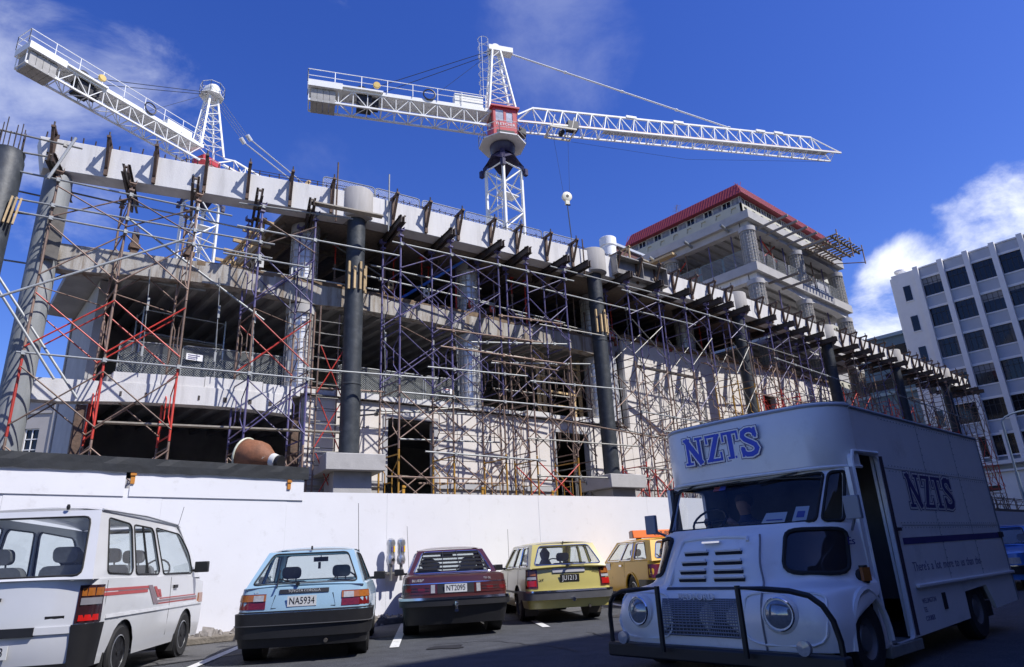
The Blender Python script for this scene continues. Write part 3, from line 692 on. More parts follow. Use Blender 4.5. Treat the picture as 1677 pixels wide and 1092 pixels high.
TW = [ # frame x positions, leg colours per level (+jack), brace colours per level, label
 ([1.35, 3.1, 4.82], 'bbrbb' 'b', 'bbbrb', 'leftmost scaffold tower with bright red cross braces against the sky'),
 ([6.6, 8.18], 'bbpbp' 'p', 'bbprp', 'scaffold tower with red cross braces just left of the front black column'),
 ([11.0, 12.9, 14.86], 'bobpp' 'p', 'pbbpp', 'wide three frame scaffold tower in front of the first wall doorway'),
 ([16.12, 17.9], 'bobbp' 'p', 'brbpp', 'scaffold tower standing left of the second black column'),
 ([21.25, 23.15], 'brbbp' 'p', 'rrbbw', 'scaffold tower standing right of the second black column'),
 ([24.9, 26.5], 'bbbbp' 'p', 'bbwpw', 'scaffold tower in front of the tall blank pale wall'),
 ([28.0, 29.3], 'bbbob' 'p', 'bbpww', 'narrow scaffold tower just left of the third black column'),
 ([31.6, 33.4], 'rrbrb' 'p', 'rrrrp', 'rusty red scaffold tower right of the third black column'),
 ([35.0, 36.7], 'rbrpp' 'p', 'rbrrp', 'scaffold tower just left of the fourth black column'),
 ([40.9, 42.6], 'rrrrb' 'b', 'rrrrb', 'red scaffold tower right of the fourth black column'),
 ([44.4, 46.2], 'rrprp' 'b', 'rrprb', 'scaffold tower under the ring beam left of the fifth black column'),
 ([50.4, 52.2], 'rrrrb' 'b', 'rrrrp', 'scaffold tower right of the fifth black column'),
 ([54.0, 55.8], 'brbrb' 'b', 'rbrrb', 'scaffold tower left of the last black column'),
 ([59.8, 61.6, 63.0], 'bbrbb' 'b', 'bbrrb', 'scaffold tower at the far right end before the office block')]
FX = []
for xs, legs, braces, lab in TW:
    o0 = bp(xs[0], -.5); t = thing('scaffold_tower', lab, 'scaffolding', (o0.x, o0.y, 0), 0, 'scaffold towers propping the ring beam')
    for x in xs:
        FX.append(x); p = bp(x, -.5)
        for k, z in enumerate(LV):
            inst(_proto, t, p + V((0, 0, z)) - o0, m=MC[legs[k]])
        inst(_jack, t, p + V((0, 0, 10.8)) - o0, m=MC[legs[5]])
        mb = MB()
        for y in (0, 1.2): mb.box(x - .12, x + .12, p.y + y - .12, p.y + y + .12, 0.002, .05); mb.tube((x, p.y + y, .05), (x, p.y + y, .56), .024, 6)
        obj('base_plate', mb, RUST, t)
    for a, b in zip(xs, xs[1:]):
        for k, z in enumerate(LV):
            for off in (-.5, .7):
                if off > 0 and k == 0: continue
                obj('cross_brace', xbrace(a, b, z, off), MC[braces[k]], t)
        if b - a < 2.2: obj('cross_brace', xbrace(a, b, 10.75, -.5, .05, 1.0), MC['p' if xs[0] > 9 else 'b'], t)
        mb = MB(); mb.tube(bp(a, -.5, 8.72), bp(b, .7, 8.72), .017, 5); obj('plan_brace', mb, BROWN, t)
    if len(xs) == 3 and xs[0] < 2: pass
# thin access tower beside the front column
t = thing('access_tower', 'slim ladder like scaffold tower with red braces left of the front black column', 'scaffolding', (8.5, 19.3, 0))
for (x, y) in ((8.75, 19.1), (9.55, 18.95), (8.8, 19.62), (9.62, 19.5)):
    mb = MB(); mb.tube((x, y, 0), (x, y, 9.3), .026, 6); obj('standard', mb, BROWN, t)
mb = MB(); z = 2.9
while z < 9.2:
    mb.tube((8.75, 19.1, z), (9.55, 18.95, z), .016, 5); mb.tube((8.8, 19.62, z + .2), (9.62, 19.5, z + .2), .016, 5); z += .42
obj('rungs', mb, GALVD, t)
for z in (3.0, 4.7, 6.4):
    for s in (0, 1):
        mb = MB(); mb.tube((8.75 + .8 * s, 19.06, z), (9.55 - .8 * s, 18.95, z + 1.5), .018, 5); obj('cross_brace', mb, REDP, t)
# second row of frames close to the wall
for xs, lab, cols in [([15.7, 16.9], 'brown scaffold tower close to the wall behind the doorway tower', 'bbbbw'), ([19.0, 20.0], 'scaffold tower close to the wall before the second doorway', 'bwbbw'), ([24.1, 25.7, 27.2], 'rusty scaffold row close against the tall pale wall', 'bbbwb'),
                      ([32.3, 34.1, 35.9], 'red scaffold row against the pale wall behind the third column', 'rrrrb'), ([37.8, 39.3], 'red scaffold tower by the wall behind the fourth black column', 'rrrbb'), ([43.2, 45.0, 47.0], 'dense red scaffold row at the rear right of the fourth column', 'rrrrr'), ([50.0, 52.0, 54.0], 'dense brown scaffold row at the rear, right of the fifth column', 'brrbr'), ([56.5, 58.5, 60.5], 'dense dark scaffold row at the rear near the far end', 'bbrbb')]:
    o0 = bp(xs[0], .85 if xs[0] < 40 else 1.5); t = thing('scaffold_tower', lab, 'scaffolding', (o0.x, o0.y, 0), 0, 'scaffold towers close to the wall')
    for x in xs:
        p = bp(x, .85 if xs[0] < 40 else 1.5)
        for k, z in enumerate(LV if xs[0] > 30 else LV[:4]): inst(_proto, t, p + V((0, 0, z)) - o0, m=MC[cols[k]])
    for a, b in zip(xs, xs[1:]):
        for k, z in enumerate(LV if xs[0] > 30 else LV[:4]): obj('cross_brace', xbrace(a, b, z, .85 if xs[0] < 40 else 1.5), MC[cols[k]], t)
# bearers under the beam, at every front frame
be = thing('needle_beam', 'x', 'steel beam', (0, 0, 0), 0, 'dark steel needle beams under the ring beam')
mb = MB()
for s in (-1, 1): mb.box(s * .05 - .012, s * .05 + .012, -.95, 1.5, 0, .24); mb.box(s * .075 - .035, s * .075 + .035, -.95, 1.5, .24, .255); mb.box(s * .075 - .035, s * .075 + .035, -.95, 1.5, -.015, 0)
obj('channel_pair', mb, STEELD, be, local=True)
mb = MB()
for y in (-.75, -.1, .5, 1.2): mb.box(-.1, .1, y - .04, y + .04, .256, .30)
obj('packing', mb, TIMBERD, be, local=True)
cn = Counter('n'); rn = random.Random(8)
for k, x in enumerate(sorted(FX + [18.9, 27.2, 38.2, 47.8, 57])):
    r = be if k == 0 else copy_tree(be); i, ph = bay(x); r['label'] = cn(i) + ' dark needle beam from the left, ' + ph
    dy = (pl(BL, x + .02) - pl(BL, x - .02)) / .04; r.location = (x, pl(BL, x), 12.33 + rn.uniform(-.02, .02)); r.rotation_euler = (radians(rn.uniform(-1, 1)), 0, atan2(dy, 1) + radians(rn.uniform(-4, 4)))

# ---------------------------------------------------------------- loose horizontal tubes: (x0,z0,x1,z1,offset from beam face, colour)
TB = [(-.9, 13.25, 1.75, 13.07, -.6, 'w'), (-.9, 12.6, 1.25, 12.62, -.6, 'w'), (-.9, 12.1, 5.75, 11.67, -.57, 'g'), (.4, 12.1, 1.5, 12.0, .8, 'w'), (.45, 11.17, 7.0, 10.9, -.57, 'g'), (-.9, 10.7, 1.0, 10.75, -.6, 'w'),
      (-.9, 10.85, 6.95, 10.4, -.6, 'g'), (-.5, 9.9, 5.6, 9.6, .76, 'g'), (1.7, 12.3, 3.2, 12.15, .76, 'w'), (3.2, 12.2, 7.0, 11.9, .76, 'g'), (1.6, 10.1, 3.1, 9.98, .76, 'g'),
      (1.2, 6.83, 8.36, 6.62, -.57, 'g'), (1.6, 6.47, 7.0, 6.3, .76, 'g'), (7.85, 6.93, 12.3, 7.0, -.6, 'g'), (8.4, 6.6, 11.0, 6.65, .4, 'b'), (11.0, 6.43, 18.65, 6.47, -.57, 'g'), (9.9, 6.05, 14.8, 6.25, .8, 'g'), (9.7, 5.8, 14.9, 6.6, .9, 'w'),
      (5.9, 12.15, 9.3, 12.25, -.57, 'g'), (5.9, 11.35, 10.9, 11.2, -.6, 'g'), (5.6, 10.35, 8.0, 10.25, -.62, 'g'), (6.0, 10.55, 10.9, 10.4, .76, 'g'), (10.65, 11.69, 18.3, 11.7, -.57, 'g'), (10.6, 11.3, 15.0, 11.2, .76, 'g'),
      (9.3, 10.95, 15.6, 10.7, .8, 'g'), (14.8, 10.65, 18.9, 10.4, .76, 'g'), (17.2, 12.12, 24.5, 12.09, -.57, 'g'), (20.8, 11.8, 30.8, 11.6, -.6, 'g'), (15.2, 11.15, 25.5, 11.05, -.5, 'g'), (16.5, 10.4, 22.5, 10.2, .76, 'w'),
      (17.0, 6.0, 22.3, 5.6, -.5, 'b'), (21.2, 6.6, 26.5, 6.4, -.6, 'g'), (20.5, 6.2, 25.0, 5.9, .76, 'g'), (15.0, 8.1, 19.6, 8.6, .3, 'g'), (14.2, 8.8, 18.5, 9.3, .3, 'g'), (31.3, 10.3, 40.2, 10.0, -.6, 'g'), (29.0, 8.2, 37, 8.3, -.6, 'b'), (33.8, 9.2, 39.6, 9.1, .4, 'g'), (46, 10.1, 58, 9.7, -.6, 'g'), (40, 8.4, 50, 8.2, -.6, 'b')]
R = random.Random(77)
for k in range(16):
    a = R.uniform(10.5, 17); TB.append((a, R.choice((3.9, 4.7, 5.3, 7.4, 8.0, 8.7, 9.6)) + R.uniform(-.15, .15), 0, 0, R.choice((-.57, -.6, .76, .8)), R.choice('wbbg')))
for k in range(34):
    a = R.uniform(20.6, 58); TB.append((a, R.choice((4.4, 5.2, 5.9, 6.7, 7.5, 8.3, 9.0, 9.9, 10.8)) + R.uniform(-.15, .15), 0, 0, R.choice((-.57, -.6, .76, .8)), R.choice('wbbg')))
TB = [(a, z, b if b else a + R.uniform(2.6, 5.5), z2 if z2 else z + R.uniform(-.12, .12), o_, c_) for a, z, b, z2, o_, c_ in TB]
CM = {'g': GALV, 'w': GALVD, 'b': BROWN}; cn = Counter('t')
for (x0, z0, x1, z1, off, c) in sorted(TB, key=lambda q: -q[1]):
    mb = MB(); n_ = max(1, int((x1 - x0) / 3)); p, q = bp(x0, off, z0), bp(x1, off, z1); mb.tube(p, q, .029, 8)
    for fx in FX:
        if x0 < fx < x1: mb.obox(p.lerp(q, (fx - x0) / (x1 - x0)) + V((0, .02, 0)), V((.05, 0, 0)), V((0, .05, 0)), V((0, 0, .055)))
    i, ph = bay((x0 + x1) / 2); band = 'near beam level' if z0 > 11.4 else ('at second floor level' if z0 > 9.5 else 'at first floor level')
    nm = {'g': 'silvery', 'w': 'grey', 'b': 'brown'}[c]
    solo('scaffold_tube', mb, CM[c], '%s %s tube from the top %s, %s' % (cn((c, band, i)), nm, band, ph), 'scaffold tube', 'loose horizontal scaffold tubes')
for a, b, lab in [(((-.7, 20.3, 10.1), (2.05, 20.0, 6.1)), 0, 'long silvery raking tube at the left edge, front one'), (((-.4, 21.0, 10.2), (2.7, 20.6, 5.8)), 0, 'long silvery raking tube at the left edge, rear one'), (((-.8, 20.4, 7.2), (4.5, 19.4, 10.55)), 0, 'silvery raking tube crossing upward from the left edge'),
                  (((3.3, 20.9, 11.5), (7.2, 19.8, 8.7)), 0, 'thin silvery raking tube before the dark second floor bay')]:
    mb = MB(); mb.tube(a[0], a[1], .034, 8); solo('raking_tube', mb, GALV, lab, 'scaffold tube', 'raking tubes')
mb = MB(); mb.tube((1.55, 20.35, 13.35), (1.1, 20.3, 11.8), .04, 8); solo('scaffold_tube', mb, GALV, 'short upright silvery tube in front of the ring beam left end', 'scaffold tube')
for x, lab in ((8.95, 'thin upright rusty tube rising above the ring beam left of the front column'), (10.75, 'thin upright silver tube rising above the ring beam right of the front column'), (19.35, 'thin upright rusty tube left of the second column capital')):
    mb = MB(); mb.tube(bp(x, -.12, 12.3), bp(x, -.12, 14.6 if x < 12 else 14.0), .028, 7); solo('scaffold_tube', mb, GALV if 10 < x < 12 else RUST, lab, 'scaffold tube')
# planks
for (a, b, off, z, lab) in [(7.9, 10.2, -.75, 12.5, 'grey plank under the ring beam crossing the front black column'), (3.3, 9.6, .3, 5.25, 'long grey plank walkway in the dark ground bay on the left'), (12.0, 13.3, 1.4, 4.05, 'plank across the first doorway')]:
    mb = MB(); mb.bar(bp(a, off, z), bp(b, off, z - .05), .24, .045); solo('plank', mb, PLANK, lab, 'plank')
mb = MB(); mb.bar(bp(23.0, .9, 9.1), bp(26.3, .2, 8.75), .12, .1); solo('dark_bundle', mb, STEELD, 'dark bundle of bars laid across the scaffold at the pale wall', 'bundle')
# ================================================================ props, tags, mesh fences on the floors
R = random.Random(21); cn = Counter('p')
PR = []
for x in [8.9, 9.9, 10.6, 11.4, 12.2, 13.0, 13.7, 14.5, 15.0, 16.2, 17.1, 17.8, 18.6, 19.5, 20.6, 21.2, 22.9, 23.8, 24.7, 25.6, 26.8, 27.6, 29.2, 30.3, 31.4, 32.6, 33.6]: PR.append((x, R.choice((.12, .25, .12, .9))))
for x in [9.4, 11.8, 14.1, 16.6, 19, 21.5, 24.2, 26.3]: PR.append((x, 3.4))
pm = {}
def prop_mesh():
    a = MB(); a.tube((0, 0, 0), (0, 0, 1.25), .034, 7); a.box(-.09, .09, -.09, .09, 0, .012); a.tube((0, 0, 1.2), (0, 0, 1.3), .05, 8)
    b = MB(); b.tube((0, 0, 1.25), (0, 0, 2.05), .026, 7); b.box(-.09, .09, -.09, .09, 2.038, 2.05); return a, b
pa, pb = prop_mesh()
pr0 = thing('steel_prop', 'x', 'prop', (0, 0, 0), 0, 'steel props holding up the third floor formwork')
obj('outer_tube', pa, REDP, pr0, local=True); obj('inner_tube', pb, GALVD, pr0, local=True)
for k, (x, off) in enumerate(sorted(PR)):
    r = pr0 if k == 0 else copy_tree(pr0); i, ph = bay(x); c = R.choice('rrbwp')
    r.children[0].material_slots[0].link = 'OBJECT'; r.children[0].material_slots[0].material = MC[c]
    r.children[1].material_slots[0].link = 'OBJECT'; r.children[1].material_slots[0].material = R.choice((GALVD, BROWN, REDP))
    r.location = spt(x, off, 10.362); r['label'] = cn(i) + ' steel prop from the left, second floor, ' + ph
mb = MB(); mb.tube((12.4, 20.2, 10.75), (14.6, 18.9, 12.5), .06, 8); solo('diagonal_prop', mb, mat('bright_blue_paint', (.05, .16, .62), .4, var=.15), 'bright blue diagonal tube between the props under the ring beam', 'prop')
mb = MB(); mb.tube((9.3, 20.3, 12.4), (11.2, 19.6, 11.2), .03, 6); solo('diagonal_prop', mb, GALVD, 'pale diagonal tube behind the front black column', 'prop')
# square paper tags hanging on beam ends
TG = [(7.0, 10.75, 'w'), (8.15, 10.65, 'w'), (10.05, 10.95, 'r'), (11.6, 10.9, 'o'), (13.05, 10.85, 'w'), (15.0, 10.8, 'r'), (16.0, 10.8, 'r'), (17.4, 10.75, 'w'), (19.4, 10.8, 'r'), (22.6, 10.75, 'r'), (24.6, 10.8, 'w'), (26.6, 10.75, 'r'), (31.0, 10.8, 'r')]
TGM = {'w': mat('white_tag', (.62, .62, .60), .7, var=.08), 'r': mat('red_tag', (.52, .09, .06), .7, var=.1), 'o': mat('ochre_tag', (.42, .32, .17), .7, var=.15)}
cn = Counter('g')
for x, z, c in TG:
    i, ph = bay(x); nm = {'w': 'white', 'r': 'red', 'o': 'tan'}[c]; p = spt(x, .02, z)
    t = thing('formwork_beam', cn((i, c)) + ' timber beam end carrying a square ' + nm + ' tag, ' + ph, 'timber beam', p, R.uniform(-.3, .3), 'tagged timber beam ends on the second floor edge')
    mb = MB(); mb.box(-.08, .08, .012, 2.6, -.2, .06); obj('beam', mb, RUST, t, local=True)
    mb = MB(); mb.box(-.13, .13, -.012, .01, -.17, .15); o = obj('tag_board', mb, TGM[c], t, local=True)
    mb = MB(); mb.box(-.055, .055, -.02, -.0125, -.05, .055); obj('square_mark', mb, INK if c != 'r' else TGM['w'], o, local=True)
mb = MB(); 
for x in frange(8.7, 34, .9): 
    p = spt(x, .18 + R.uniform(0, .2), 10.415); s = R.uniform(.1, .28); mb.obox((p.x, p.y, p.z + s * .35), V((s, R.uniform(-.05, .05), 0)), V((0, .06, 0)), V((0, 0, s * .35)))
tag(obj('formwork_offcuts', mb, mat('muddy_offcuts', (.30, .17, .09), .9, var=.5, scale=5), smooth=False), 'muddy timber offcuts and rubbish lying along the second floor edge', 'offcuts', kind='stuff')
# hanging chains / wire stays from second floor edge
cn = Counter('w')
for x in (4.0, 5.85, 6.9, 8.0, 11.3, 13.2, 14.2, 15.0):
    mb = MB(); p = spt(x, -.06, 0); mb.tube((p.x, p.y, 10.0), (p.x + .12, p.y - .05, 6.75), .012, 5); mb.box(p.x + .03, p.x + .09, p.y - .06, p.y, 8.6, 9.0); mb.box(p.x + .05, p.x + .11, p.y - .07, p.y - .01, 7.2, 7.5)
    i, ph = bay(x); solo('wire_stay', mb, GALV, cn(i) + ' thin wire stay hanging from the second floor edge ' + ph, 'wire stay', 'wire stays hanging at the floor edge')
# mesh panels
def mesh_panel(L, H):
    f = MB(); r = .021; pts = rrect(0, L, 0, H, .12, 3); f.path([(x, 0, z) for x, z in pts], r, 6, True)
    g = MB(); s = .075
    def diag(sg):
        c = -H if sg > 0 else 0
        while c < (L if sg > 0 else L + H):
            a, b = (max(0, c), max(0, -c)), (min(L, c + H), min(H, L - c))
            if sg < 0: a, b = (min(L, c), max(0, c - L)), (max(0, c - H), min(H, c))
            p, q = V((a[0], 0, a[1])), V((b[0], 0, b[1]))
            if (q - p).length > .05:
                n = V((q - p).zxy if False else (-(q - p).z, 0, (q - p).x)).normalized() * .0035
                y = V((0, .002 * sg, 0)); g.add([p - n + y, q - n + y, q + n + y, p + n + y], [(0, 1, 2, 3)])
            c += s
    diag(1); diag(-1); return f, g
MESH = mat('chain_wire', (.42, .44, .44), .5, metal=.3, var=.1)
mp = {}
def mesh_fence(p, q, H, label, group, m=GALV):
    p, q = V(p), V(q); L = round((q - p).length, 1); key = (L, H)
    t = thing('mesh_fence_panel', label, 'fence panel', p, atan2(q.y - p.y, q.x - p.x), group)
    if key not in mp:
        f, g = mesh_panel(L, H); a = obj('tube_frame', f, m, t, local=True); b = obj('wire_mesh', g, MESH, t, local=True); mp[key] = (a, b)
    else: inst(mp[key][0], t, m=m); inst(mp[key][1], t)
    return t
cn = Counter('m')
for (x, y) in zip(frange(3.6, 8.4, 1.6)[:-1], frange(3.6, 8.4, 1.6)[1:]): mesh_fence(spt(x + .03, .55, 6.76), spt(y - .03, .55, 6.76), 1.05, cn(1) + ' wire mesh panel on the first floor left of the front column', 'mesh panels on the first floor edge')
for (x, y) in zip(frange(10.0, 15.0, 1.66)[:-1], frange(10.0, 15.0, 1.66)[1:]): mesh_fence(spt(x + .03, .6, 6.76), spt(y - .03, .6, 6.76), 1.05, cn(2) + ' wire mesh panel on the first floor right of the front column', 'mesh panels on the first floor edge')
xs = frange(8.9, 20.2, 1.9)
for a, b in zip(xs, xs[1:]): mesh_fence(bp(a + .03, 1.0, 13.66), bp(b - .03, 1.0, 13.66), .95, cn(3) + ' wire mesh panel on top of the ring beam, from the front column rightwards', 'mesh panels along the ring beam top')
for k, y in enumerate(frange(17.9, 27.9, 1.67)[:-1]): mesh_fence((35.3, y + 1.62, 17.42), (35.3, y + .05, 17.42), 1.1, cn(4) + ' wire mesh panel on the left edge of the tower upper floor, from the corner', 'mesh panels on the tower floors', mat('green_grey_tube', (.25, .33, .33), .5, metal=.3))
for k, x in enumerate(frange(36.0, 47.4, 1.9)[:-1]): mesh_fence((x + .04, 17.55, 17.42), (x + 1.86, 17.55, 17.42), 1.1, cn(5) + ' wire mesh panel on the right edge of the tower upper floor, from the corner', 'mesh panels on the tower floors')
for k, x in enumerate(frange(36.6, 47.4, 1.8)[:-1]): mesh_fence((x + .04, 17.55, 13.62), (x + 1.76, 17.55, 13.62), 1.0, cn(6) + ' wire mesh panel on the lower tower floor, from the left', 'mesh panels on the tower floors')
DARKB = mat('dark_screen', (.035, .042, .042), .8, var=.2)
for (a, b, lab) in [(10.1, 15.0, 'dark green screen behind the first floor mesh panels right of the front column'), (3.7, 8.3, 'dark green screen behind the first floor mesh panels on the left')]:
    mb = MB(); p, q = spt(a, .68, 6.75), spt(b, .68, 6.75); mb.hexa([p, q, q + V((0, .02, 0)), p + V((0, .02, 0)), p + V((0, 0, .8)), q + V((0, 0, .8)), q + V((0, .02, .8)), p + V((0, .02, .8))]); solo('screen_sheet', mb, DARKB, lab, 'screen')
for (x, z, lab) in [(5.55, 7.45, 'small white notice with blue lettering on the left mesh panels'), (14.2, 7.3, 'small white notice with red and blue lettering on the right mesh panels')]:
    t = thing('notice_board', lab, 'notice', spt(x, .5, z), 0)
    mb = MB(); mb.box(-.24, .24, 0, .012, -.09, .11); obj('board', mb, mat('notice_white', (.75, .75, .75), .6, var=.03), t, local=True)
    for k, zz in enumerate((.06, 0, -.05)):
        mb = MB(); mb.box(-.19, .15 - .06 * k, -.004, -.0005, zz - .012, zz + .012); obj('print_line', mb, NAVY if x < 10 or k else mat('notice_red', (.5, .05, .05), .6), t, local=True)
# interior mobile scaffold on the first floor
t = thing('mobile_scaffold', 'light alloy scaffold standing inside the first floor bay on the left', 'scaffolding', spt(4.3, 1.6, 6.71))
mb = MB()
for x in (0, 2.5):
    for y in (0, .9): mb.tube((x, y, 0), (x, y, 2.6), .03, 6)
    for z in (.5, 1.0, 1.7, 2.5): mb.tube((x, 0, z), (x, .9, z), .02, 5)
for z in (1.0, 1.75, 2.5): mb.tube((0, 0, z), (2.5, 0, z), .022, 6)
obj('frames', mb, mat('alloy_tube', (.45, .5, .56), .4, metal=.5), t, local=True)
mb = MB(); mb.box(.05, 2.45, .05, .85, 1.68, 1.72); obj('deck', mb, PLANK, t, local=True)
mb = MB(); mb.tube((0, -.03, .1), (2.5, -.03, .95), .02, 5); obj('brace', mb, GALV, t, local=True)
# timber trestle frames at the left of the second floor
def trestle(mb, o, L, H, n):
    for k in range(n + 1):
        x = L * k / n; mb.bar(o + V((0, x, 0)), o + V((0, x, H)), .09, .09); mb.bar(o + V((-.35, x, H)), o + V((.35, x, H)), .09, .11)
        mb.bar(o + V((-.3, x, 0)), o + V((.02, x, H * .9)), .07, .05)
        if k < n: mb.bar(o + V((.02, x, .05)), o + V((.02, x + L / n, H - .05)), .06, .07)
    mb.bar(o + V((0, -.2, H)), o + V((0, L + .2, H)), .09, .11); mb.bar(o + V((0, -.2, .05)), o + V((0, L + .2, .05)), .08, .1)
mb = MB(); trestle(mb, V((7.15, 20.6, 10.4)), 4.8, 1.25, 5); trestle(mb, V((7.2, 20.6, 11.8)), 4.8, .75, 5)
solo('timber_trestle', mb, TIMBER, 'pale timber trestle frames at the left end of the second floor formwork', 'trestle')
mb = MB(); mb.bar((7.9, 19.95, 13.3), (8.6, 20.3, 14.5), .14, .1); mb.bar((8.5, 20.25, 14.1), (9.9, 20.3, 13.85), .12, .09); mb.bar((9.9, 20.3, 13.4), (9.95, 20.3, 14.3), .16, .14); mb.bar((9.0, 20.3, 14.0), (9.5, 20.3, 13.5), .08, .08)
solo('timber_offcuts', mb, TIMBER, 'loose timber lengths sticking up behind the ring beam left of the front column', 'timber')
for x, z, lab in ((3.55, 10.42, 'short bundled post at the left end of the second floor'), (5.0, 10.42, 'upright stub post wrapped in bars on the second floor edge, middle of the left bay')):
    mb = MB(); p = spt(x, .2, z); mb.box(p.x - .09, p.x + .09, p.y - .09, p.y + .09, z, z + .75); mb.box(p.x - .14, p.x + .14, p.y - .14, p.y + .14, z + .2, z + .34)
    for k in range(4): mb.tube((p.x - .06 + .04 * k, p.y, z + .7), (p.x - .06 + .04 * k, p.y, z + .95), .01, 4)
    solo('stub_post', mb, RUST, lab, 'post')
# rusty concrete skip resting above the dark sheeting
p = V((6.78, 18.2, 4.13)); t = thing('concrete_skip', 'rusty bottle shaped concrete skip lying on its side above the hoarding', 'concrete skip', (p.x, p.y, 3.4))
ax = V((.50, -.82, -.24)).normalized(); mb = MB(); mb.lathe([(.0, -.50), (.43, -.49), (.45, -.45), (.45, -.05), (.42, .12), (.24, .38), (.19, .46)], p, ax, 28)
obj('drum', mb, mat('rusted_skip', (.21, .085, .04), .7, var=.4, scale=4, bump=.3, bscale=20, tint=(.42, .36, .3), tamt=.8, tscale=6, tlo=.62, thi=.68), t)
mb = MB(); mb.path([p + ax * -.47 + (ax.cross(V((0, 0, 1))).normalized() * cos(2 * pi * k / 24) + ax.cross(ax.cross(V((0, 0, 1)))).normalized() * sin(2 * pi * k / 24)) * .46 for k in range(24)], .03, 6, True); obj('rim', mb, mat('skip_rim', (.6, .62, .5), .6, var=.15), t)
mb = MB(); mb.lathe([(.19, .44), (.2, .48), (.18, .60), (.16, .61)], p, ax, 20); obj('collar', mb, mat('skip_collar', (.62, .62, .6), .6, var=.1), t)
mb = MB(); mb.lathe([(.155, .612), (.175, .64), (.175, .74), (.0, .73)], p, ax, 20); obj('mouth', mb, BLACK, t)
mb = MB(); mb.box(p.x - .7, p.x + .6, p.y - .1, p.y + .1, 3.4, 3.42); mb.box(p.x - .5, p.x - .3, p.y - .3, p.y + .3, 3.0, 3.5); mb.box(p.x + .2, p.x + .35, p.y - .3, p.y + .3, 2.9, 3.45); obj('cradle', mb, TIMBERD, t)
# tower edge scaffold
cn = Counter('o')
for k, x in enumerate([36.4, 37.6, 38.9, 40.2, 41.6, 43.0]):
    mb = MB(); mb.bar((x, 17.6, 20.05), (x, 15.5, 20.12), .12, .12); solo('outrigger', mb, mat('weathered_outrigger', (.3, .27, .23), .8, var=.2), cn(0) + ' timber outrigger sticking out under the tower top slab, right face, from the corner', 'outrigger', 'outriggers on the tower right face')
for k, x in enumerate([36.8, 38.4]):
    mb = MB(); mb.bar((x, 17.6, 16.5), (x, 15.7, 16.5), .12, .12); solo('outrigger', mb, TIMBERD, cn(1) + ' outrigger sticking out under the tower upper floor slab, from the corner', 'outrigger', 'outriggers on the tower right face')
for k, y in enumerate([18.9, 21.6, 24.4]):
    mb = MB(); mb.tube((36, y, 20.0), (34.2, y - .2, 20.15), .09, 8); solo('outrigger', mb, GALV, cn(2) + ' grey outrigger tube on the tower left face, from the corner', 'outrigger', 'outriggers on the tower left face')
t = thing('edge_platform', 'timber scaffold platform hanging off the far right of the tower', 'scaffold platform', (46, 16.3, 20))
for k in range(4):
    mb = MB(); y = 15.2 + .62 * k; mb.box(41.6, 46.0, y, y + .12, 20.12, 20.24); obj('ledger', mb, TIMBERD, t)
for k in range(10):
    mb = MB(); x = 41.7 + .44 * k; mb.box(x, x + .16, 14.9, 17.2, 20.25, 20.3); obj('plank', mb, PLANK if k % 2 else TIMBER, t)
for x in (42.0, 44.0, 45.9):
    mb = MB(); mb.tube((x, 15.0, 19.3), (x, 15.0, 20.7), .04, 6); mb.tube((x, 15.0, 19.4), (x, 17.2, 20.1), .035, 6); obj('standard', mb, BROWN, t)

t = thing('edge_platform', 'timber handrail and working deck on the left edge of the tower top', 'scaffold platform', (34.4, 26, 20))
mb = MB(); mb.box(33.9, 35.2, 24.6, 29.8, 20.05, 20.15); obj('deck', mb, PLANK, t)
mb = MB(); mb.box(34.4, 34.9, 22.5, 29.5, 19.75, 19.9); obj('ledger', mb, TIMBER, t)
mb = MB(); mb.bar((33.95, 25.6, 20.15), (33.95, 25.6, 21.5), .1, .1); mb.bar((33.95, 25.5, 21.4), (33.95, 29.8, 21.3), .1, .1); mb.bar((33.95, 25.7, 20.3), (33.95, 26.5, 20.9), .08, .08); mb.bar((33.95, 26.4, 20.8), (33.95, 25.6, 21.3), .08, .08); obj('handrail', mb, TIMBER, t)
cn = Counter('tp')
for z0, z1, pts in ((17.42, 20.28, [(35.6, 18.9), (35.7, 20.6), (35.6, 22.3), (36.2, 25), (37.4, 17.9), (38.8, 18.0), (40.2, 17.9), (42.6, 18), (44.2, 17.9), (46, 18)]), (13.62, 16.8, [(37.0, 18.0), (38.6, 17.9), (36, 20), (43, 18), (45.5, 18)])):
    for k, (x, y) in enumerate(pts):
        mb = MB(); mb.tube((x, y, z0), (x, y, z1), .045, 6); mb.box(x - .1, x + .1, y - .1, y + .1, z1 - .02, z1)
        solo('steel_prop', mb, (PURP, REDP, BROWN)[k % 3] if k % 3 != 1 else PURP, cn(z0) + ' prop on the tower ' + ('upper' if z0 > 15 else 'lower') + ' floor, counted along its edge from the corner', 'prop', 'props on the tower floors')
for (a, b, lab) in [((38.0, 18.1, 18.9), (39.6, 18.1, 20.0), 'red brace on the tower upper floor right of the corner column, rising rightward'), ((38.0, 18.15, 20.0), (39.6, 18.15, 18.9), 'red brace on the tower upper floor right of the corner column, falling rightward'), ((35.9, 21.5, 18.3), (35.9, 24.8, 18.0), 'red brace on the tower upper floor left face, nearly level'), ((35.85, 24.8, 17.6), (35.85, 22.4, 19.6), 'red brace on the tower upper floor left face, steep')]:
    mb = MB(); mb.tube(a, b, .045, 6); solo('brace', mb, REDP, lab, 'brace')

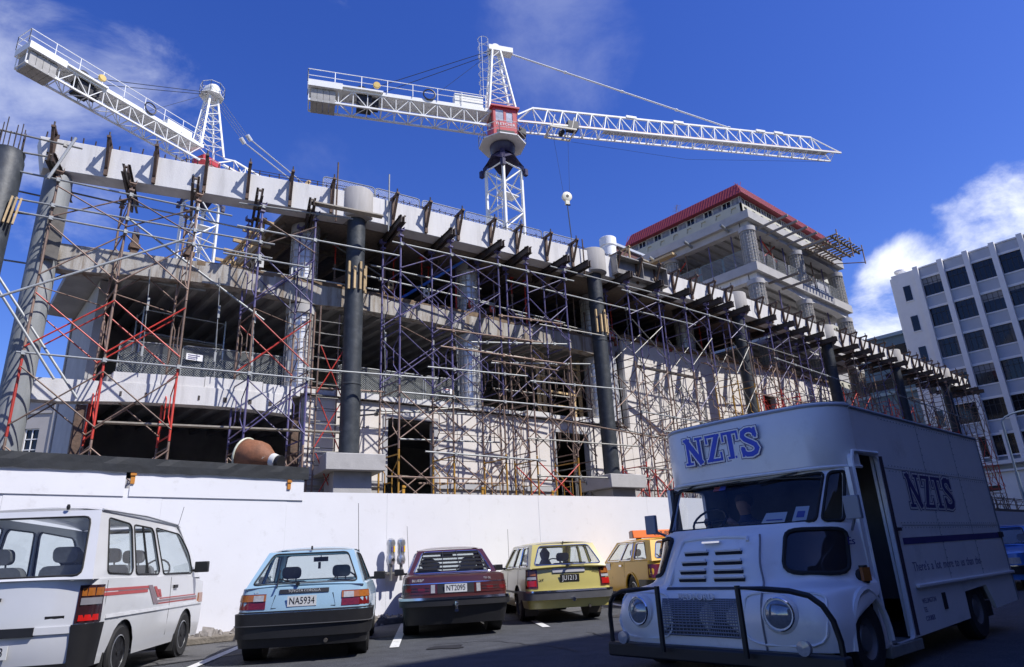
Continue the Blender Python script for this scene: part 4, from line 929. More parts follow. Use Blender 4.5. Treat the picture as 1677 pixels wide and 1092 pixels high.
# ================================================================ tower cranes
def lattice(mb, O, ax, u, v, L, w, h, n, rc, rb, faces=4):
    """square lattice along ax from O; u,v unit side vectors, w,h sizes"""
    O, ax, u, v = V(O), V(ax), V(u), V(v); cs = [(-1, -1), (1, -1), (1, 1), (-1, 1)]
    P = lambda k, t: O + ax * t + u * (cs[k][0] * w / 2) + v * (cs[k][1] * h / 2)
    for k in range(4): mb.bar(P(k, 0), P(k, L), rc, rc, u)
    for i in range(n):
        a, b = L * i / n, L * (i + 1) / n
        for k in range(faces):
            j = (k + 1) % 4
            mb.tube(P(k, a), P(j, b), rb, 5) if (i + k) % 2 else mb.tube(P(j, a), P(k, b), rb, 5)
            mb.tube(P(k, b), P(j, b), rb, 5)
def rail(mb, pts, h, r=.022, every=1):
    for a, b in zip(pts, pts[1:]):
        a, b = V(a), V(b); n = max(1, round((b - a).length / 1.5))
        for k in range(n + 1): p = a.lerp(b, k / n); mb.tube(p, p + V((0, 0, h)), r, 5)
        mb.tube(a + V((0, 0, h)), b + V((0, 0, h)), r, 5); mb.tube(a + V((0, 0, h * .5)), b + V((0, 0, h * .5)), r * .8, 5)
def crane(M0, mw, zt, jd, cab, label, k, apex_h, jib_len, cj_len):
    """M0 mast xy; zt jib level; jd unit jib direction; k size factor"""
    t = thing('tower_crane', label, 'crane', (M0[0], M0[1], 0)); z = V((0, 0, 1)); j = V((*jd, 0)).normalized(); s = V((-j.y, j.x, 0)); O = V((M0[0], M0[1], 0))
    mb = MB(); ms = V((cos(radians(3)), sin(radians(3)), 0)) if cab else j; mt = V((-ms.y, ms.x, 0)); zb = zt - 3.9 * k
    lattice(mb, O, z, ms, mt, zb, mw, mw, round(zb / (1.55 * k)), .15 * k, .05 * k); obj('mast', mb, CRANEW, t)
    for zz in frange(4, zb - 2, 6 * k)[1:]: mb = MB(); mb.box(O.x - mw * .4, O.x + mw * .4, O.y - mw * .4, O.y + mw * .05, zz, zz + .06); obj('mast_platform', mb, CRANEW, t)
    mb = MB()
    for q in (-.2, .2): mb.tube(O + mt * .3 * mw + ms * q, O + mt * .3 * mw + ms * q + z * zb, .03, 5)
    zz = 3
    while zz < zb: mb.tube(O + mt * .3 * mw - ms * .2 + z * zz, O + mt * .3 * mw + ms * .2 + z * zz, .016, 4); zz += .4
    obj('mast_ladder', mb, CRANEW, t)
    # slewing funnel
    mb = MB(); a = mw * .62
    c4 = [O + ms * a * p + mt * a * q for p, q in ((-1, -1), (1, -1), (1, 1), (-1, 1))]
    for p in c4:
        d = (p - O).normalized(); mb.bar(p + z * (zb - .25), O + d * .55 * k + z * (zb + 1.35 * k), .28 * k, .12 * k); mb.box(p.x - .12, p.x + .12, p.y - .12, p.y + .12, zb - .45, zb)
    for i in range(4):   # plated faces of the funnel, pointing down at mid face
        p, q = c4[i], c4[(i + 1) % 4]; m_ = (p + q) / 2; dp, dq = (p - O).normalized(), (q - O).normalized()
        tri = [p.lerp(q, .04) + z * (zb + .15), O + dp * .62 * k + z * (zb + 1.2 * k), O + dq * .62 * k + z * (zb + 1.2 * k), q.lerp(p, .04) + z * (zb + .15), m_ * .96 + O * .04 + z * (zb + .75 * k)]
        mb.prism(tri, (O - m_).normalized() * .05)
    mb.lathe([(.62 * k, zb + 1.15 * k), (.80 * k, zb + 1.4 * k), (.84 * k, zb + 1.75 * k), (.7 * k, zb + 1.8 * k)], O, z, 24)
    obj('slewing_ring', mb, CRANEB, t)
    zs = zb + 1.82 * k
    # round platform with rail
    mb = MB(); pts = [O + (j * cos(a_) + s * sin(a_)) * 1.55 * k + z * zs for a_ in [2 * pi * i / 8 + .39 for i in range(9)]]
    mb.prism([p for p in pts[:-1]], (0, 0, .07)); obj('platform', mb, CRANEW, t)
    mb = MB(); rail(mb, pts, .95 * k, .022); obj('platform_rail', mb, CRANEW, t)
    if cab:
        f = -s if (-s).dot(V((-.6, -.7, 0))) > 0 else s
        C = O + f * .15; hw, hd = .82 * k, .75 * k
        fr = lambda u, v, d: C + j * (u * hw) + f * (hd - d) + z * v
        zc0, zc1 = zs + .08, zs + 2.32 * k; H = zc1 - zc0
        wins = [rrect(-.78, -.12, zc0 + H * .55, zc0 + H * .93, .06, 2), rrect(.08, .62, zc0 + H * .52, zc0 + H * .88, .06, 2)]
        mb = mapped([(-1, zc0), (1, zc0), (1, zc1), (-1, zc1)], wins, fr, .05)
        for (p, q) in ((-1, 0), (1, 0)):
            side = C + j * (p * hw); mb.prism([side + f * hd + z * zc0, side - f * hd + z * zc0, side - f * hd + z * zc1, side + f * hd + z * zc1], j * (-p * .04))
        bk = C - f * hd; mb.prism([bk - j * hw + z * zc0, bk + j * hw + z * zc0, bk + j * hw + z * zc1, bk - j * hw + z * zc1], f * .04)
        mb.prism([C + j * hw * a_ + f * hd * b_ + z * zc0 for a_, b_ in ((-1, -1), (1, -1), (1, 1), (-1, 1))], (0, 0, .05))
        o = obj('cab', mb, CRANER, t)
        mb = MB(); mb.obox(C + z * (zc1 + .07), j * (hw * 1.18), f * (hd * 1.2), z * .06); obj('cab_roof', mb, CRANER, o)
        for wq in wins: obj('window', polyface(wq, fr, .03), mat('cab_glass', (.5, .52, .56), .08, var=.4, scale=2, coat=1), o, smooth=False)
        for p in (-1, 1):
            mb = MB(); c_ = C + j * (p * (hw + .012)) + z * (zc0 + H * .68); mb.obox(c_, j * .008, f * (hd * .5), z * (H * .2)); obj('window', mb, WINDOW, o)
        mb = MB(); mb.obox(C + f * (hd + .01) + z * (zc0 + H * .16), j * hw * .72, f * .01, z * H * .08); obj('vent_opening', mb, BLACK, o)
        text('lettering', 'FLETCHER', .27 * k, mat('white_lettering', (.8, .8, .8), .5), o, C + f * (hd + .012) + z * (zc0 + H * .44), j, z, squeeze=1.05)
        mb = MB(); mb.obox(C + j * (hw * 1.45) + f * .5 + z * (zc0 + H * .32), j * .2 + z * -.1, f * .25, z * .22); obj('mirror_board', mb, BLACK, o)
    else:
        mb = MB(); mb.obox(O + z * (zt - .62 * k), j * .7 * k, s * .6 * k, z * .22 * k); obj('turret', mb, CRANER, t)
    # apex
    mb = MB(); A = O + j * .1 + z * (zt + apex_h); b0 = [O + j * (.95 * k * p) + s * (.55 * k * q) + z * (zt + .25 * k) for p, q in ((-1, -1), (1, -1), (1, 1), (-1, 1))]
    tp = [A + j * (.28 * k * p - .3 * k) + s * (.25 * k * q) for p, q in ((-1, -1), (1, -1), (1, 1), (-1, 1))]
    n = 7
    for i in range(4):
        mb.bar(b0[i], tp[i], .12 * k, .12 * k)
        for q in range(n):
            a, b = q / n, (q + 1) / n; i2 = (i + 1) % 4
            mb.tube(b0[i].lerp(tp[i], a), b0[i2].lerp(tp[i2], b), .032 * k, 5); mb.tube(b0[i].lerp(tp[i], b), b0[i2].lerp(tp[i2], b), .026 * k, 5)
    obj('apex_frame', mb, CRANEW, t)
    mb = MB(); ac = A - j * .3 * k
    if cab: mb.obox(ac + z * .18 * k + j * .35 * k, j * .85 * k, s * .3 * k, z * .2 * k); mb.lathe([(.3 * k, -.2 * k), (.3 * k, .2 * k)], ac + z * .3 * k, s, 14)
    else: mb.lathe([(.38 * k, -.45 * k), (.5 * k, -.2 * k), (.5 * k, .3 * k), (.32 * k, .42 * k)], ac + z * .35 * k, s, 18)
    obj('apex_head', mb, CRANEW, t)
    mb = MB(); q = ac - j * .85 * k
    if cab:
        for zz in frange(-4.2 * k, .9 * k, .72 * k):
            mb.path([q + z * zz + j * .3 * k * (1 if cos(a_) > .99 else 1) * (1 + cos(a_)) * .0 + (j * cos(a_) + s * sin(a_)) * .36 * k for a_ in [2 * pi * i / 10 for i in range(10)]], .025, 4, True)
        for a_ in (0, 2.1, 4.2): mb.tube(q + (j * cos(a_) + s * sin(a_)) * .36 * k + z * -4.2 * k, q + (j * cos(a_) + s * sin(a_)) * .36 * k + z * .9 * k, .022, 4)
    else:
        pp = [ac + (j * cos(a_) + s * sin(a_)) * .85 * k + z * -.2 * k for a_ in [2 * pi * i / 8 for i in range(9)]]; rail(mb, pp, .9 * k, .022); mb.prism(pp[:-1], (0, 0, .05))
    obj('ladder_cage' if cab else 'apex_platform', mb, CRANEW, t)
    # counter jib
    w, h = 1.05 * k, 1.05 * k; mb = MB(); c0 = O - j * .9 * k + z * (zt - .45 * k)
    lattice(mb, c0, -j, s, z, cj_len - .9 * k, w, h, round(cj_len / (.95 * k)), .11 * k, .03 * k); obj('counter_jib', mb, CRANEW, t)
    mb = MB()
    for q in (-1, 1): mb.obox(O - j * (cj_len / 2 + .3) + s * (q * w * .52) + z * (zt + .16 * k), j * (cj_len / 2 - .5), s * .05, z * .13 * k)
    mb.obox(O - j * (cj_len / 2 + .3) + z * (zt + .12 * k), j * (cj_len / 2 - .5), s * (w * .46), z * .02); obj('walkway', mb, CRANEW, t)
    mb = MB(); e0 = O - j * (cj_len + .1); p_ = [O - j * 1.2 - s * w * .62 + z * (zt + .28 * k), e0 - s * w * .62 + z * (zt + .28 * k), e0 + s * w * .62 + z * (zt + .28 * k), O - j * 1.2 + s * w * .62 + z * (zt + .28 * k)]
    rail(mb, p_, .9 * k, .026); obj('walkway_rail', mb, CRANEW, t)
    mb = MB(); mb.obox(O - j * (cj_len - .95 * k) + z * (zt + .12 * k), j * 1.0 * k, s * w * .75, z * .22 * k); mb.obox(O - j * (cj_len - 2.2 * k) + z * (zt + .22 * k), j * 2.2 * k, s * w * .72, z * .06 * k); obj('end_deck', mb, CRANEW, t)
    for q in range(4):
        mb = MB(); mb.obox(O - j * (cj_len - .30 * k - .36 * k * q) + z * (zt - .62 * k), j * .175 * k, s * w * .56, z * .46 * k); obj('counterweight', mb, mat('counterweight_concrete', (.36, .35, .33), .85, var=.2, scale=3), t, bevel=.02)
    mb = MB(); mb.lathe([(.36 * k, -.4 * k), (.36 * k, .4 * k)], O - j * (cj_len - 3.1 * k) + z * (zt + .35 * k), s, 18); mb.obox(O - j * (cj_len - 3.3 * k) + z * (zt - .35 * k), j * .45 * k, s * .42 * k, z * .42 * k); mb.obox(O - j * (cj_len - 4.0 * k) + z * (zt - .35 * k), j * .18 * k, s * .3 * k, z * .25 * k); obj('winch', mb, BLACK, t)
    mb = MB(); mb.obox(O - j * 2.3 * k + s * w * .25 * (1 if not cab else -1) + z * (zt + .72 * k), j * .95 * k, s * .3 * k, z * .42 * k); obj('cabinet', mb, mat('cream_cabinet', (.78, .77, .70), .5, var=.05), t, bevel=.02)
    mb = MB(); mb.lathe([(.2 * k, -.1 * k), (.24 * k, 0), (.2 * k, .1 * k)], O - j * (cj_len - 4.0 * k) - s * w * .6 + z * (zt + .72 * k), s, 14); obj('lamp', mb, mat('yellow_lamp', (.7, .5, .15), .4), t)
    mb = MB(); rr = .38 * k; cc = O - j * 4.9 * k - s * w * .62 + z * (zt + .62 * k); mb.path([cc + (j * cos(a_) + z * sin(a_)) * rr for a_ in [2 * pi * i / 16 for i in range(16)]], .05, 5, True); obj('hose_coil', mb, BLACK, t)
    mb = MB()
    for q in (-1, 1): mb.tube(A - j * .5 * k + s * (.2 * k * q), O - j * (cj_len - 3.2 * k) + s * (w * .4 * q) + z * (zt + .3), .025, 4)
    mb.tube(A - j * .5 * k, O - j * (cj_len * .42) + z * (zt + .4), .014, 4); obj('tie_rope', mb, ROPE, t)
    # jib: triangular truss
    mb = MB(); wj, hj = 1.15 * k, (1.6 if cab else 1.25) * k; jt = j + z * (.056 if cab else 0); J0 = O + j * .95 * k + z * (zt - .35 * k); n = round(jib_len / (1.3 * k)); e = jib_len - .95 * k
    top = lambda d: J0 + jt * d + z * hj; lo = lambda d, q: J0 + jt * d + s * (wj / 2 * q)
    d0, d1 = 1.3 * k, e - 2.0 * k
    mb.bar(top(d0), top(d1), .12 * k, .12 * k)
    for q in (-1, 1):
        mb.bar(lo(0, q), lo(e, q), .11 * k, .11 * k); mb.bar(lo(0, q) + z * .5 * k, top(d0), .09 * k, .09 * k); mb.bar(lo(e, q), top(d1), .07 * k, .07 * k)
        for i in range(n):
            a, b = d0 + (d1 - d0) * i / n, d0 + (d1 - d0) * (i + 1) / n
            mb.tube(top(a), lo((a + b) / 2, q), .035 * k, 5); mb.tube(lo((a + b) / 2, q), top(b), .035 * k, 5)
    for i in range(2 * n):
        a, b = e * i / (2 * n), e * (i + 1) / (2 * n); mb.tube(lo(a, -1 if i % 2 else 1), lo(b, 1 if i % 2 else -1), .026 * k, 4); mb.tube(lo(a, -1), lo(a, 1), .026 * k, 4)
    obj('jib', mb, CRANEW, t)
    mb = MB(); mb.obox(J0 + jt * e * .6 - s * wj * .2 + z * .06, jt * e * .36, s * .22 * k, z * .015); obj('jib_catwalk', mb, mat('grating', (.42, .43, .45), .6, var=.1), t)
    mb = MB(); q0 = -s if (-s).y < 0 else s; mb.bar(lo(.3, 1 if q0 == s else -1) + z * .09 * k, lo(e, 1 if q0 == s else -1) + z * .09 * k, .05, .03); obj('rail_strip', mb, mat('orange_strip', (.6, .3, .1), .6, var=.3, scale=3), t)
    mb = MB(); f_ = [top(jib_len * .62) + z * .1 * k]; a0 = A + j * .55 * k + z * .15 * k
    if cab:
        for i in range(4):
            p, q = a0.lerp(f_[0], i / 4), a0.lerp(f_[0], (i + 1) / 4); mb.tube(p, q, .06 * k, 6); mb.tube(q.lerp(p, .03), q.lerp(p, -.01), .1 * k, 6)
    else:
        for q in (-1, 1): mb.tube(A + j * 3.1 * k + s * .35 * k * q - z * 1.9 * k, top(jib_len * .62) + s * .2 * q, .05 * k, 6); mb.tube(A + j * 2.8 * k + s * .35 * k * q - z * 1.7 * k, A + j * 3.2 * k + s * .35 * k * q - z * 2.0 * k, .16 * k, 8)
        for q in (-1, -.3, .3, 1): mb.tube(A + s * .35 * k * q, A + j * 2.9 * k + s * .35 * k * q - z * 1.77 * k, .02, 4)
    obj('jib_pendant', mb, CRANEW if cab else mat('grey_pendant', (.55, .56, .58), .5), t)
    if cab:
        for d in (.32 * jib_len, .46 * jib_len, .72 * jib_len, .78 * jib_len): mb = MB(); mb.obox(top(d) + z * .08, j * .4 * k, s * .1 * k, z * .09 * k); obj('joint_plate', mb, CRANEW, t)
        d = 3.2 * k; tr = J0 + jt * d - z * .22 * k; mb = MB()
        for q in (-1, 1): mb.bar(tr - j * .95 * k + s * wj * .55 * q, tr + j * .95 * k + s * wj * .55 * q, .1, .12); mb.bar(tr - j * .8 * k + s * wj * .55 * q, tr - j * .55 * k + s * wj * .55 * q + z * .95 * k, .06, .06); mb.bar(tr + j * .6 * k + s * wj * .55 * q, tr + j * .85 * k + s * wj * .55 * q + z * .95 * k, .06, .06)
        for a_ in (-.9, .9): mb.bar(tr + j * a_ * k - s * wj * .55, tr + j * a_ * k + s * wj * .55, .08, .1)
        obj('trolley', mb, mat('worn_cream', (.62, .58, .48), .6, var=.25, scale=5), t)
        mb = MB(); mb.obox(tr + j * .75 * k + z * .4 * k - s * wj * .3, j * .38 * k, s * .3 * k, z * .28 * k); mb.lathe([(.18, -.2), (.18, .2)], tr + j * .1 + z * .05, s, 12); obj('trolley_winch', mb, BLACK, t)
        hb = tr + j * .1 - z * 4.9 * k; mb = MB()
        for q in (-1, 1): mb.tube(tr + j * .55 * q, hb + j * .22 * q + z * .3, .012, 4)
        mb.tube(lo(e - .8, 1) - z * .1, lo(e * .5, 1) - z * 1.0 * k, .012, 4); mb.tube(lo(e * .5, 1) - z * 1.0 * k, lo(e * .16, 1) - z * .4 * k, .012, 4); obj('hoist_rope', mb, ROPE, t)
        mb = MB(); mb.lathe([(.2 * k, -.14 * k), (.33 * k, -.1 * k), (.33 * k, .1 * k), (.2 * k, .14 * k)], hb, s, 18); mb.obox(hb - z * .42 * k, j * .13 * k, s * .1 * k, z * .16 * k); o = obj('hook_block', mb, mat('cream_block', (.74, .70, .55), .5, var=.1), t)
        mb = MB(); mb.lathe([(.1 * k, -.16 * k), (.1 * k, .16 * k)], hb, s, 10); mb.path([hb - z * (.55 + .0) * k + (j * sin(a_) - z * (.14 - .14 * cos(a_)) * 1) * .16 * k * 1.2 for a_ in [i * .45 for i in range(9)]], .045, 5); obj('hook', mb, BLACK, o)
        mb = MB(); mb.tube(hb - z * .7 * k, hb - z * 4.4 * k + j * .15, .035, 5); obj('sling', mb, ROPE, o)
    return t
crane((24.65, 27.75), 1.6, 28.9, (23.0, -10.4), True, 'white tower crane with a red cab and long jib right of centre', 1.0, 5.5, 27.3, 12.2)
crane((11.7, 46.6), 1.7, 31.0, (8.5, 3.3), False, 'white tower crane at the upper left, its counter jib towards the viewer', 1.05, 5.4, 30, 12.7)
# ================================================================ background buildings
# white office block, face at X = 79
WB = mat('white_render', (.80, .79, .79), .75, var=.05, scale=1, bump=.1, bscale=10); WB2 = mat('grey_spandrel', (.45, .48, .54), .75, var=.06, scale=1)
MULL = mat('dark_mullion', (.03, .03, .035), .5)
ob = thing('office_block', 'white office block with tall pilasters and dark windows at the right', 'building', (80, 8, 0))
X0 = 79.0; PY = [20.98 - 2.42 * i for i in range(-1, 19)]
mb = MB(); mb.box(X0 + .55, X0 + 16, -24.5, 23.55, 0, 29.7); obj('core', mb, WB2, ob, smooth=False)
mb = MB(); mb.box(X0 + .05, X0 + .56, 21.2, 23.6, 8.0, 29.9); obj('corner_wall', mb, WB, ob, smooth=False)
mb = MB(); mb.box(X0 + .1, X0 + 16, 23.56, 23.8, 0, 29.6); obj('side_wall', mb, WB, ob, smooth=False)
for i, y in enumerate(PY[1:]):
    mb = MB(); mb.box(X0 - .28, X0 + .5, y - .25, y + .25, 8.0 if i % 1 == 0 else 0, 30.08); obj('pilaster', mb, WB, ob, smooth=False)
ROWS = [(26.55, 28.6), (23.03, 25.05), (19.52, 21.5), (15.95, 17.97), (12.4, 14.43), (8.9, 10.85)]
for j, (a, b) in enumerate(ROWS):
    for i in range(1, len(PY) - 1):
        y1, y0 = PY[i] - .26, PY[i + 1] + .26
        if y0 < -22: continue
        mb = MB(); mb.box(X0 + .30, X0 + .33, y0, y1, a, b); wdw = obj('window', mb, WINDOW, ob, smooth=False)
        mb = MB()
        for k in range(1, 4): yy = y0 + (y1 - y0) * k / 4; mb.box(X0 + .25, X0 + .298, yy - .025, yy + .025, a, b)
        mb.box(X0 + .25, X0 + .296, y0, y1, b - .62, b - .57); obj('mullions', mb, MULL, wdw, smooth=False)
        rv = (i * 7 + j * 5) % 11
        if rv in (0, 4, 7): mb = MB(); mb.box(X0 + .275, X0 + .2995, y0 + .02, y1 - .02, b - (.35, .8, 1.3)[rv % 3], b - .01); obj('blind', mb, mat('pale_blind', (.26, .26, .27), .8, var=.2), wdw, smooth=False)
        if j in (1, 2) and (i * 3 + j) % 3 != 1:
            for q_ in (y1 - .32, y0 + .05): mb = MB(); mb.box(X0 + .27, X0 + .299, q_, q_ + .27, a, b - .1); obj('curtain', mb, mat('net_curtain', (.10, .105, .12), .9, var=.2), wdw, smooth=False)
        zt = 28.92 if j == 0 else ROWS[j - 1][0] - .14
        mb = MB(); mb.box(X0 + .12, X0 + .54, y0 - .01, y1 + .01, a - .13, a - .005); obj('sill', mb, WB, wdw, smooth=False); mb = MB(); mb.box(X0 + .12, X0 + .54, y0 - .01, y1 + .01, b + .005, b + .24); obj('lintel', mb, WB, wdw, smooth=False)
        if j == 0: mb = MB(); mb.box(X0 + .2, X0 + .54, y0, y1, b + .25, 29.85); obj('spandrel', mb, WB2, ob, smooth=False); mb = MB(); mb.box(X0 + .1, X0 + .54, y0 - .01, y1 + .01, 29.86, 30.0); obj('parapet_cap', mb, WB, ob, smooth=False)
        if j < 5: mb = MB(); mb.box(X0 + .2, X0 + .54, y0, y1, ROWS[j + 1][1] + .245, a - .135); obj('spandrel', mb, WB2, ob, smooth=False)
for j, (a, b) in enumerate(ROWS[:5]):
    mb = MB(); mb.box(X0 + .0, X0 + .045, 21.95, 22.66, a, b - .3); wdw = obj('window', mb, WINDOW, ob, smooth=False)
    mb = MB(); mb.box(X0 - .04, X0 + .046, 21.9, 22.72, a - .12, a - .003); obj('sill', mb, WB, wdw, smooth=False)
for q_ in ((.55, 8.0, 8.35), (.35, 7.3, 7.5)): mb = MB(); mb.box(X0 - q_[0], X0 + .54, -24.5, 23.6, q_[1], q_[2]); obj('cornice', mb, WB, ob, smooth=False)
for i in range(6):
    mb = MB(); y = 19.7 - 2.42 * i; mb.box(X0 - .1, X0 + .3, y - .17, y + .17, 8.36, 11.2); mb.box(X0 - .2, X0 + .3, y - .25, y + .25, 10.9, 11.25); obj('half_pilaster', mb, WB, ob, smooth=False)
mb = MB(); mb.box(X0 - .04, X0 + .53, -24.5, 23.6, 0, 7.28); obj('base_wall', mb, WB, ob, smooth=False)
for i in range(9):
    mb = MB(); y = 21.5 - 4.8 * i; mb.box(X0 - .08, X0 - .045, y - 2.8, y, 5.6, 6.1); obj('louvre', mb, BLACK, ob, smooth=False)
mb = MB(); mb.lathe([(.35, 30), (.35, 30.6), (.6, 30.75), (.6, 30.95), (.2, 31.2)], (X0 + 1.2, 22.9, -.3), n=14); obj('roof_vent', mb, WB, ob)
# red roofed building behind the tower
CREAM = mat('cream_concrete', (.50, .48, .385), .8, var=.06, scale=1); REDR = mat('red_metal_roof', (.26, .032, .045), .55, var=.08, scale=2)
rb = thing('red_roofed_building', 'cream building with a deep red mansard roof rising behind the concrete tower', 'building', (62.8, 31.4, 0))
rx, ry, rw, rd = 62.8, 31.5, 21.2, 15.6
FL = [36.2, 32.6, 29.0, 25.4, 21.8, 18.2]
for j, zf in enumerate(FL):
    mb = MB(); mb.box(rx + .25, rx + rw - .2, ry + .25, ry + rd - .2, zf - 1.2 if j else zf - 1.1, zf + 2.35 if j == 0 else zf + 2.3)
    obj('storey_core', mb, CREAM if j == 0 else CONCD, rb, smooth=False)
    for face in (0, 1):
        Ln = rd if face == 0 else rw; n = int(Ln / 1.15); fn = (lambda u, v, d, zf=zf: V((rx + d, ry + u, zf + v))) if face == 0 else (lambda u, v, d, zf=zf: V((rx + u, ry + d, zf + v)))
        holes = []; m = int(Ln / 1.75)
        for k in range(m):
            c = Ln * (k + .5) / m; holes.append([(c - .42, .62), (c + .42, .62), (c + .28, 1.16), (c - .28, 1.16)])
        mb = mapped([(0, 0), (Ln - .01, 0), (Ln - .01, 1.42), (0, 1.42)], holes, fn, .2); obj('spandrel', mb, CREAM, rb, smooth=False)
        for k in range(m):
            q = [(u + (u - Ln * (k + .5) / m) * .0, v) for u, v in holes[k]]; mb = polyface(q, fn, .14); obj('coffer', mb, CREAM, rb, smooth=False)
        if j < 4:
            for k in range(n):
                a, b = Ln * k / n + .03, Ln * (k + 1) / n - .03
                mb = MB(); p = [fn(a, 1.46, .2), fn(b, 1.46, .2), fn(b, 2.3, .2), fn(a, 2.3, .2)]; mb.prism(p, (.03, 0, 0) if face == 0 else (0, .03, 0))
                wdw = obj('window', mb, WINDOW if (k % 2) else mat('curtained_glass', (.20, .21, .25), .25, var=.5, scale=2), rb, smooth=False)
                mb = MB(); q = [(a + .06, 1.5), (b - .06, 1.5), (b - .06, 2.26), (a + .06, 2.26)] if k % 2 else [(a, 1.47), (b, 1.47), (b, 2.3), (a, 2.3)]
                for (u1, v1), (u2, v2) in zip(q, q[1:] + q[:1]): mb.bar(fn(u1, v1, .15), fn(u2, v2, .15), .05, .05)
                if face == 1 or k % 2: mb.bar(fn((a + b) / 2, 1.5, .15), fn((a + b) / 2, 2.26, .15), .05, .05)
                obj('frame', mb, mat('white_frame', (.62, .62, .6), .5), wdw, smooth=False)
mb = MB(); z0, z1 = 38.52, 40.2; o_, i_ = .55, -.25
vs = [(rx - o_, ry - o_, z0), (rx + rw + o_, ry - o_, z0), (rx + rw + o_, ry + rd + o_, z0), (rx - o_, ry + rd + o_, z0), (rx - i_, ry - i_, z1), (rx + rw + i_, ry - i_, z1), (rx + rw + i_, ry + rd + i_, z1), (rx - i_, ry + rd + i_, z1)]
mb.hexa(vs); roof = obj('roof', mb, REDR, rb, smooth=False)
mb = MB()
for k in range(46): y = ry - .3 + (rd + .6) * k / 45; mb.bar((rx - o_ - .012, y, z0), (rx - i_ - .012, y, z1), .03, .05)
for k in range(60): x = rx - .3 + (rw + .6) * k / 59; mb.bar((x, ry - o_ - .012, z0), (x, ry - i_ - .012, z1), .03, .05, (1, 0, 0))
o = obj('roof_seams', mb, REDR, roof, smooth=False); o['kind'] = 'stuff'
mb = MB(); mb.tube((65, 41, 40), (65, 41, 42.4), .03, 5); mb.tube((64.4, 40.4, 42.0), (65.6, 41.6, 42.0), .02, 4); mb.tube((64.6, 40.6, 42.3), (65.4, 41.4, 42.3), .02, 4)
for k in range(5): mb.tube((64.5 + .25 * k - .3, 40.5 + .25 * k + .3, 42.0), (64.5 + .25 * k + .3, 40.5 + .25 * k - .3, 42.0), .015, 4)
obj('aerial', mb, GALVD, rb)
mb = MB(); p = (39.2, 31.6, 0); mb.lathe([(.62, 12), (.62, 25.3), (.70, 25.35), (.70, 26.05), (.64, 26.1)], p, n=24); solo('vent_stack', mb, mat('white_stack', (.82, .82, .82), .5, var=.05), 'round white vent stack rising behind the ring beam left of the red roof', 'vent stack')
t = thing('brick_block', 'dark brown brick block between the white stack and the red roof', 'building', (46, 36.5, 0)); mb = MB(); mb.box(44.6, 50, 35.2, 40, 0, 28.5); obj('walls', mb, mat('brown_brick', (.13, .06, .055), .85, var=.2, scale=4, bump=.3, bscale=40), t, smooth=False)
mb = MB(); mb.box(44.4, 50.2, 35.0, 40.2, 28.505, 28.75); obj('coping', mb, WB2, t, smooth=False); mb = MB(); mb.box(46.2, 48.8, 35.15, 35.19, 26.4, 27.9); obj('window', mb, mat('pale_glass', (.25, .27, .33), .2, var=.3), t, smooth=False)
# blue grey stepped building beside the office block
t = thing('blue_grey_building', 'blue grey building with stepped eaves just left of the white office block', 'building', (96, 36, 0)); BG = mat('blue_grey_paint', (.13, .20, .26), .6, var=.1, scale=1)
for k, (z0, z1, o_) in enumerate([(24.6, 27.5, 0), (20.5, 24.0, .5), (0, 20, .9)]):
    mb = MB(); mb.box(95 + o_, 112, 27.6 + o_, 50, z0, z1); obj('storey', mb, BG, t, smooth=False); mb = MB(); mb.box(94.5 + o_, 112, 27.2 + o_, 50, z1 + .005, z1 + .45); obj('eave', mb, mat('pale_eave', (.30, .40, .45), .5), t, smooth=False)
    if z0: mb = MB(); mb.box(94.95 + o_, 94.99 + o_, 28.2, 49, z0 + .3, z0 + 1.7); obj('window_band', mb, WINDOW, t, smooth=False)
# grey rendered building far left
t = thing('rendered_building', 'grey rendered old building with white sash windows at the lower left', 'building', (5, 53, 0)); GR = mat('grey_render', (.37, .35, .33), .85, var=.06, scale=1)
ex = V((3.6, -3.1, 0)).normalized(); fy = V((ex.y, -ex.x, 0)) * 1; fy = fy if fy.y < 0 else -fy; Oc = V((3.3, 55.1, 0))
fn = lambda u, v, d: Oc + ex * u + V((0, 0, v)) - fy * d
HW = [[(u, 9.0), (u + .95, 9.0), (u + .95, 11.0), (u, 11.0)] for u in (-1.3, .28, 1.55)]
mb = mapped([(-9, 0), (4.4, 0), (4.4, 12.9), (-9, 12.9)], HW, fn, .2); obj('front_wall', mb, GR, t, smooth=False)
mb = MB(); mb.prism([fn(4.4, 0, .0), fn(4.4, 0, 8), fn(4.4, 12.9, 8), fn(4.4, 12.9, 0)], ex * -.2); mb.prism([fn(-9, 0, 1.2), fn(4.1, 0, 1.2), fn(4.1, 12.6, 1.2), fn(-9, 12.6, 1.2)], fy * .1); obj('walls', mb, GR, t, smooth=False)
mb = MB(); mb.prism([fn(-9.2, 12.95, -.25), fn(4.6, 12.95, -.25), fn(4.6, 12.95, 1), fn(-9.2, 12.95, 1)], (0, 0, .28)); mb.prism([fn(-9, 12.0, -.08), fn(3.2, 12.0, -.08), fn(3.2, 12.0, -.005), fn(-9, 12.0, -.005)], (0, 0, .14)); mb.prism([fn(3.3, 0, -.12), fn(4.45, 0, -.12), fn(4.45, 0, -.01), fn(3.3, 0, -.01)], (0, 0, 12.9)); mb.prism([fn(-9, 8.1, -.1), fn(3.2, 8.1, -.1), fn(3.2, 8.1, -.005), fn(-9, 8.1, -.005)], (0, 0, .2)); obj('cornice', mb, GR, t, smooth=False)
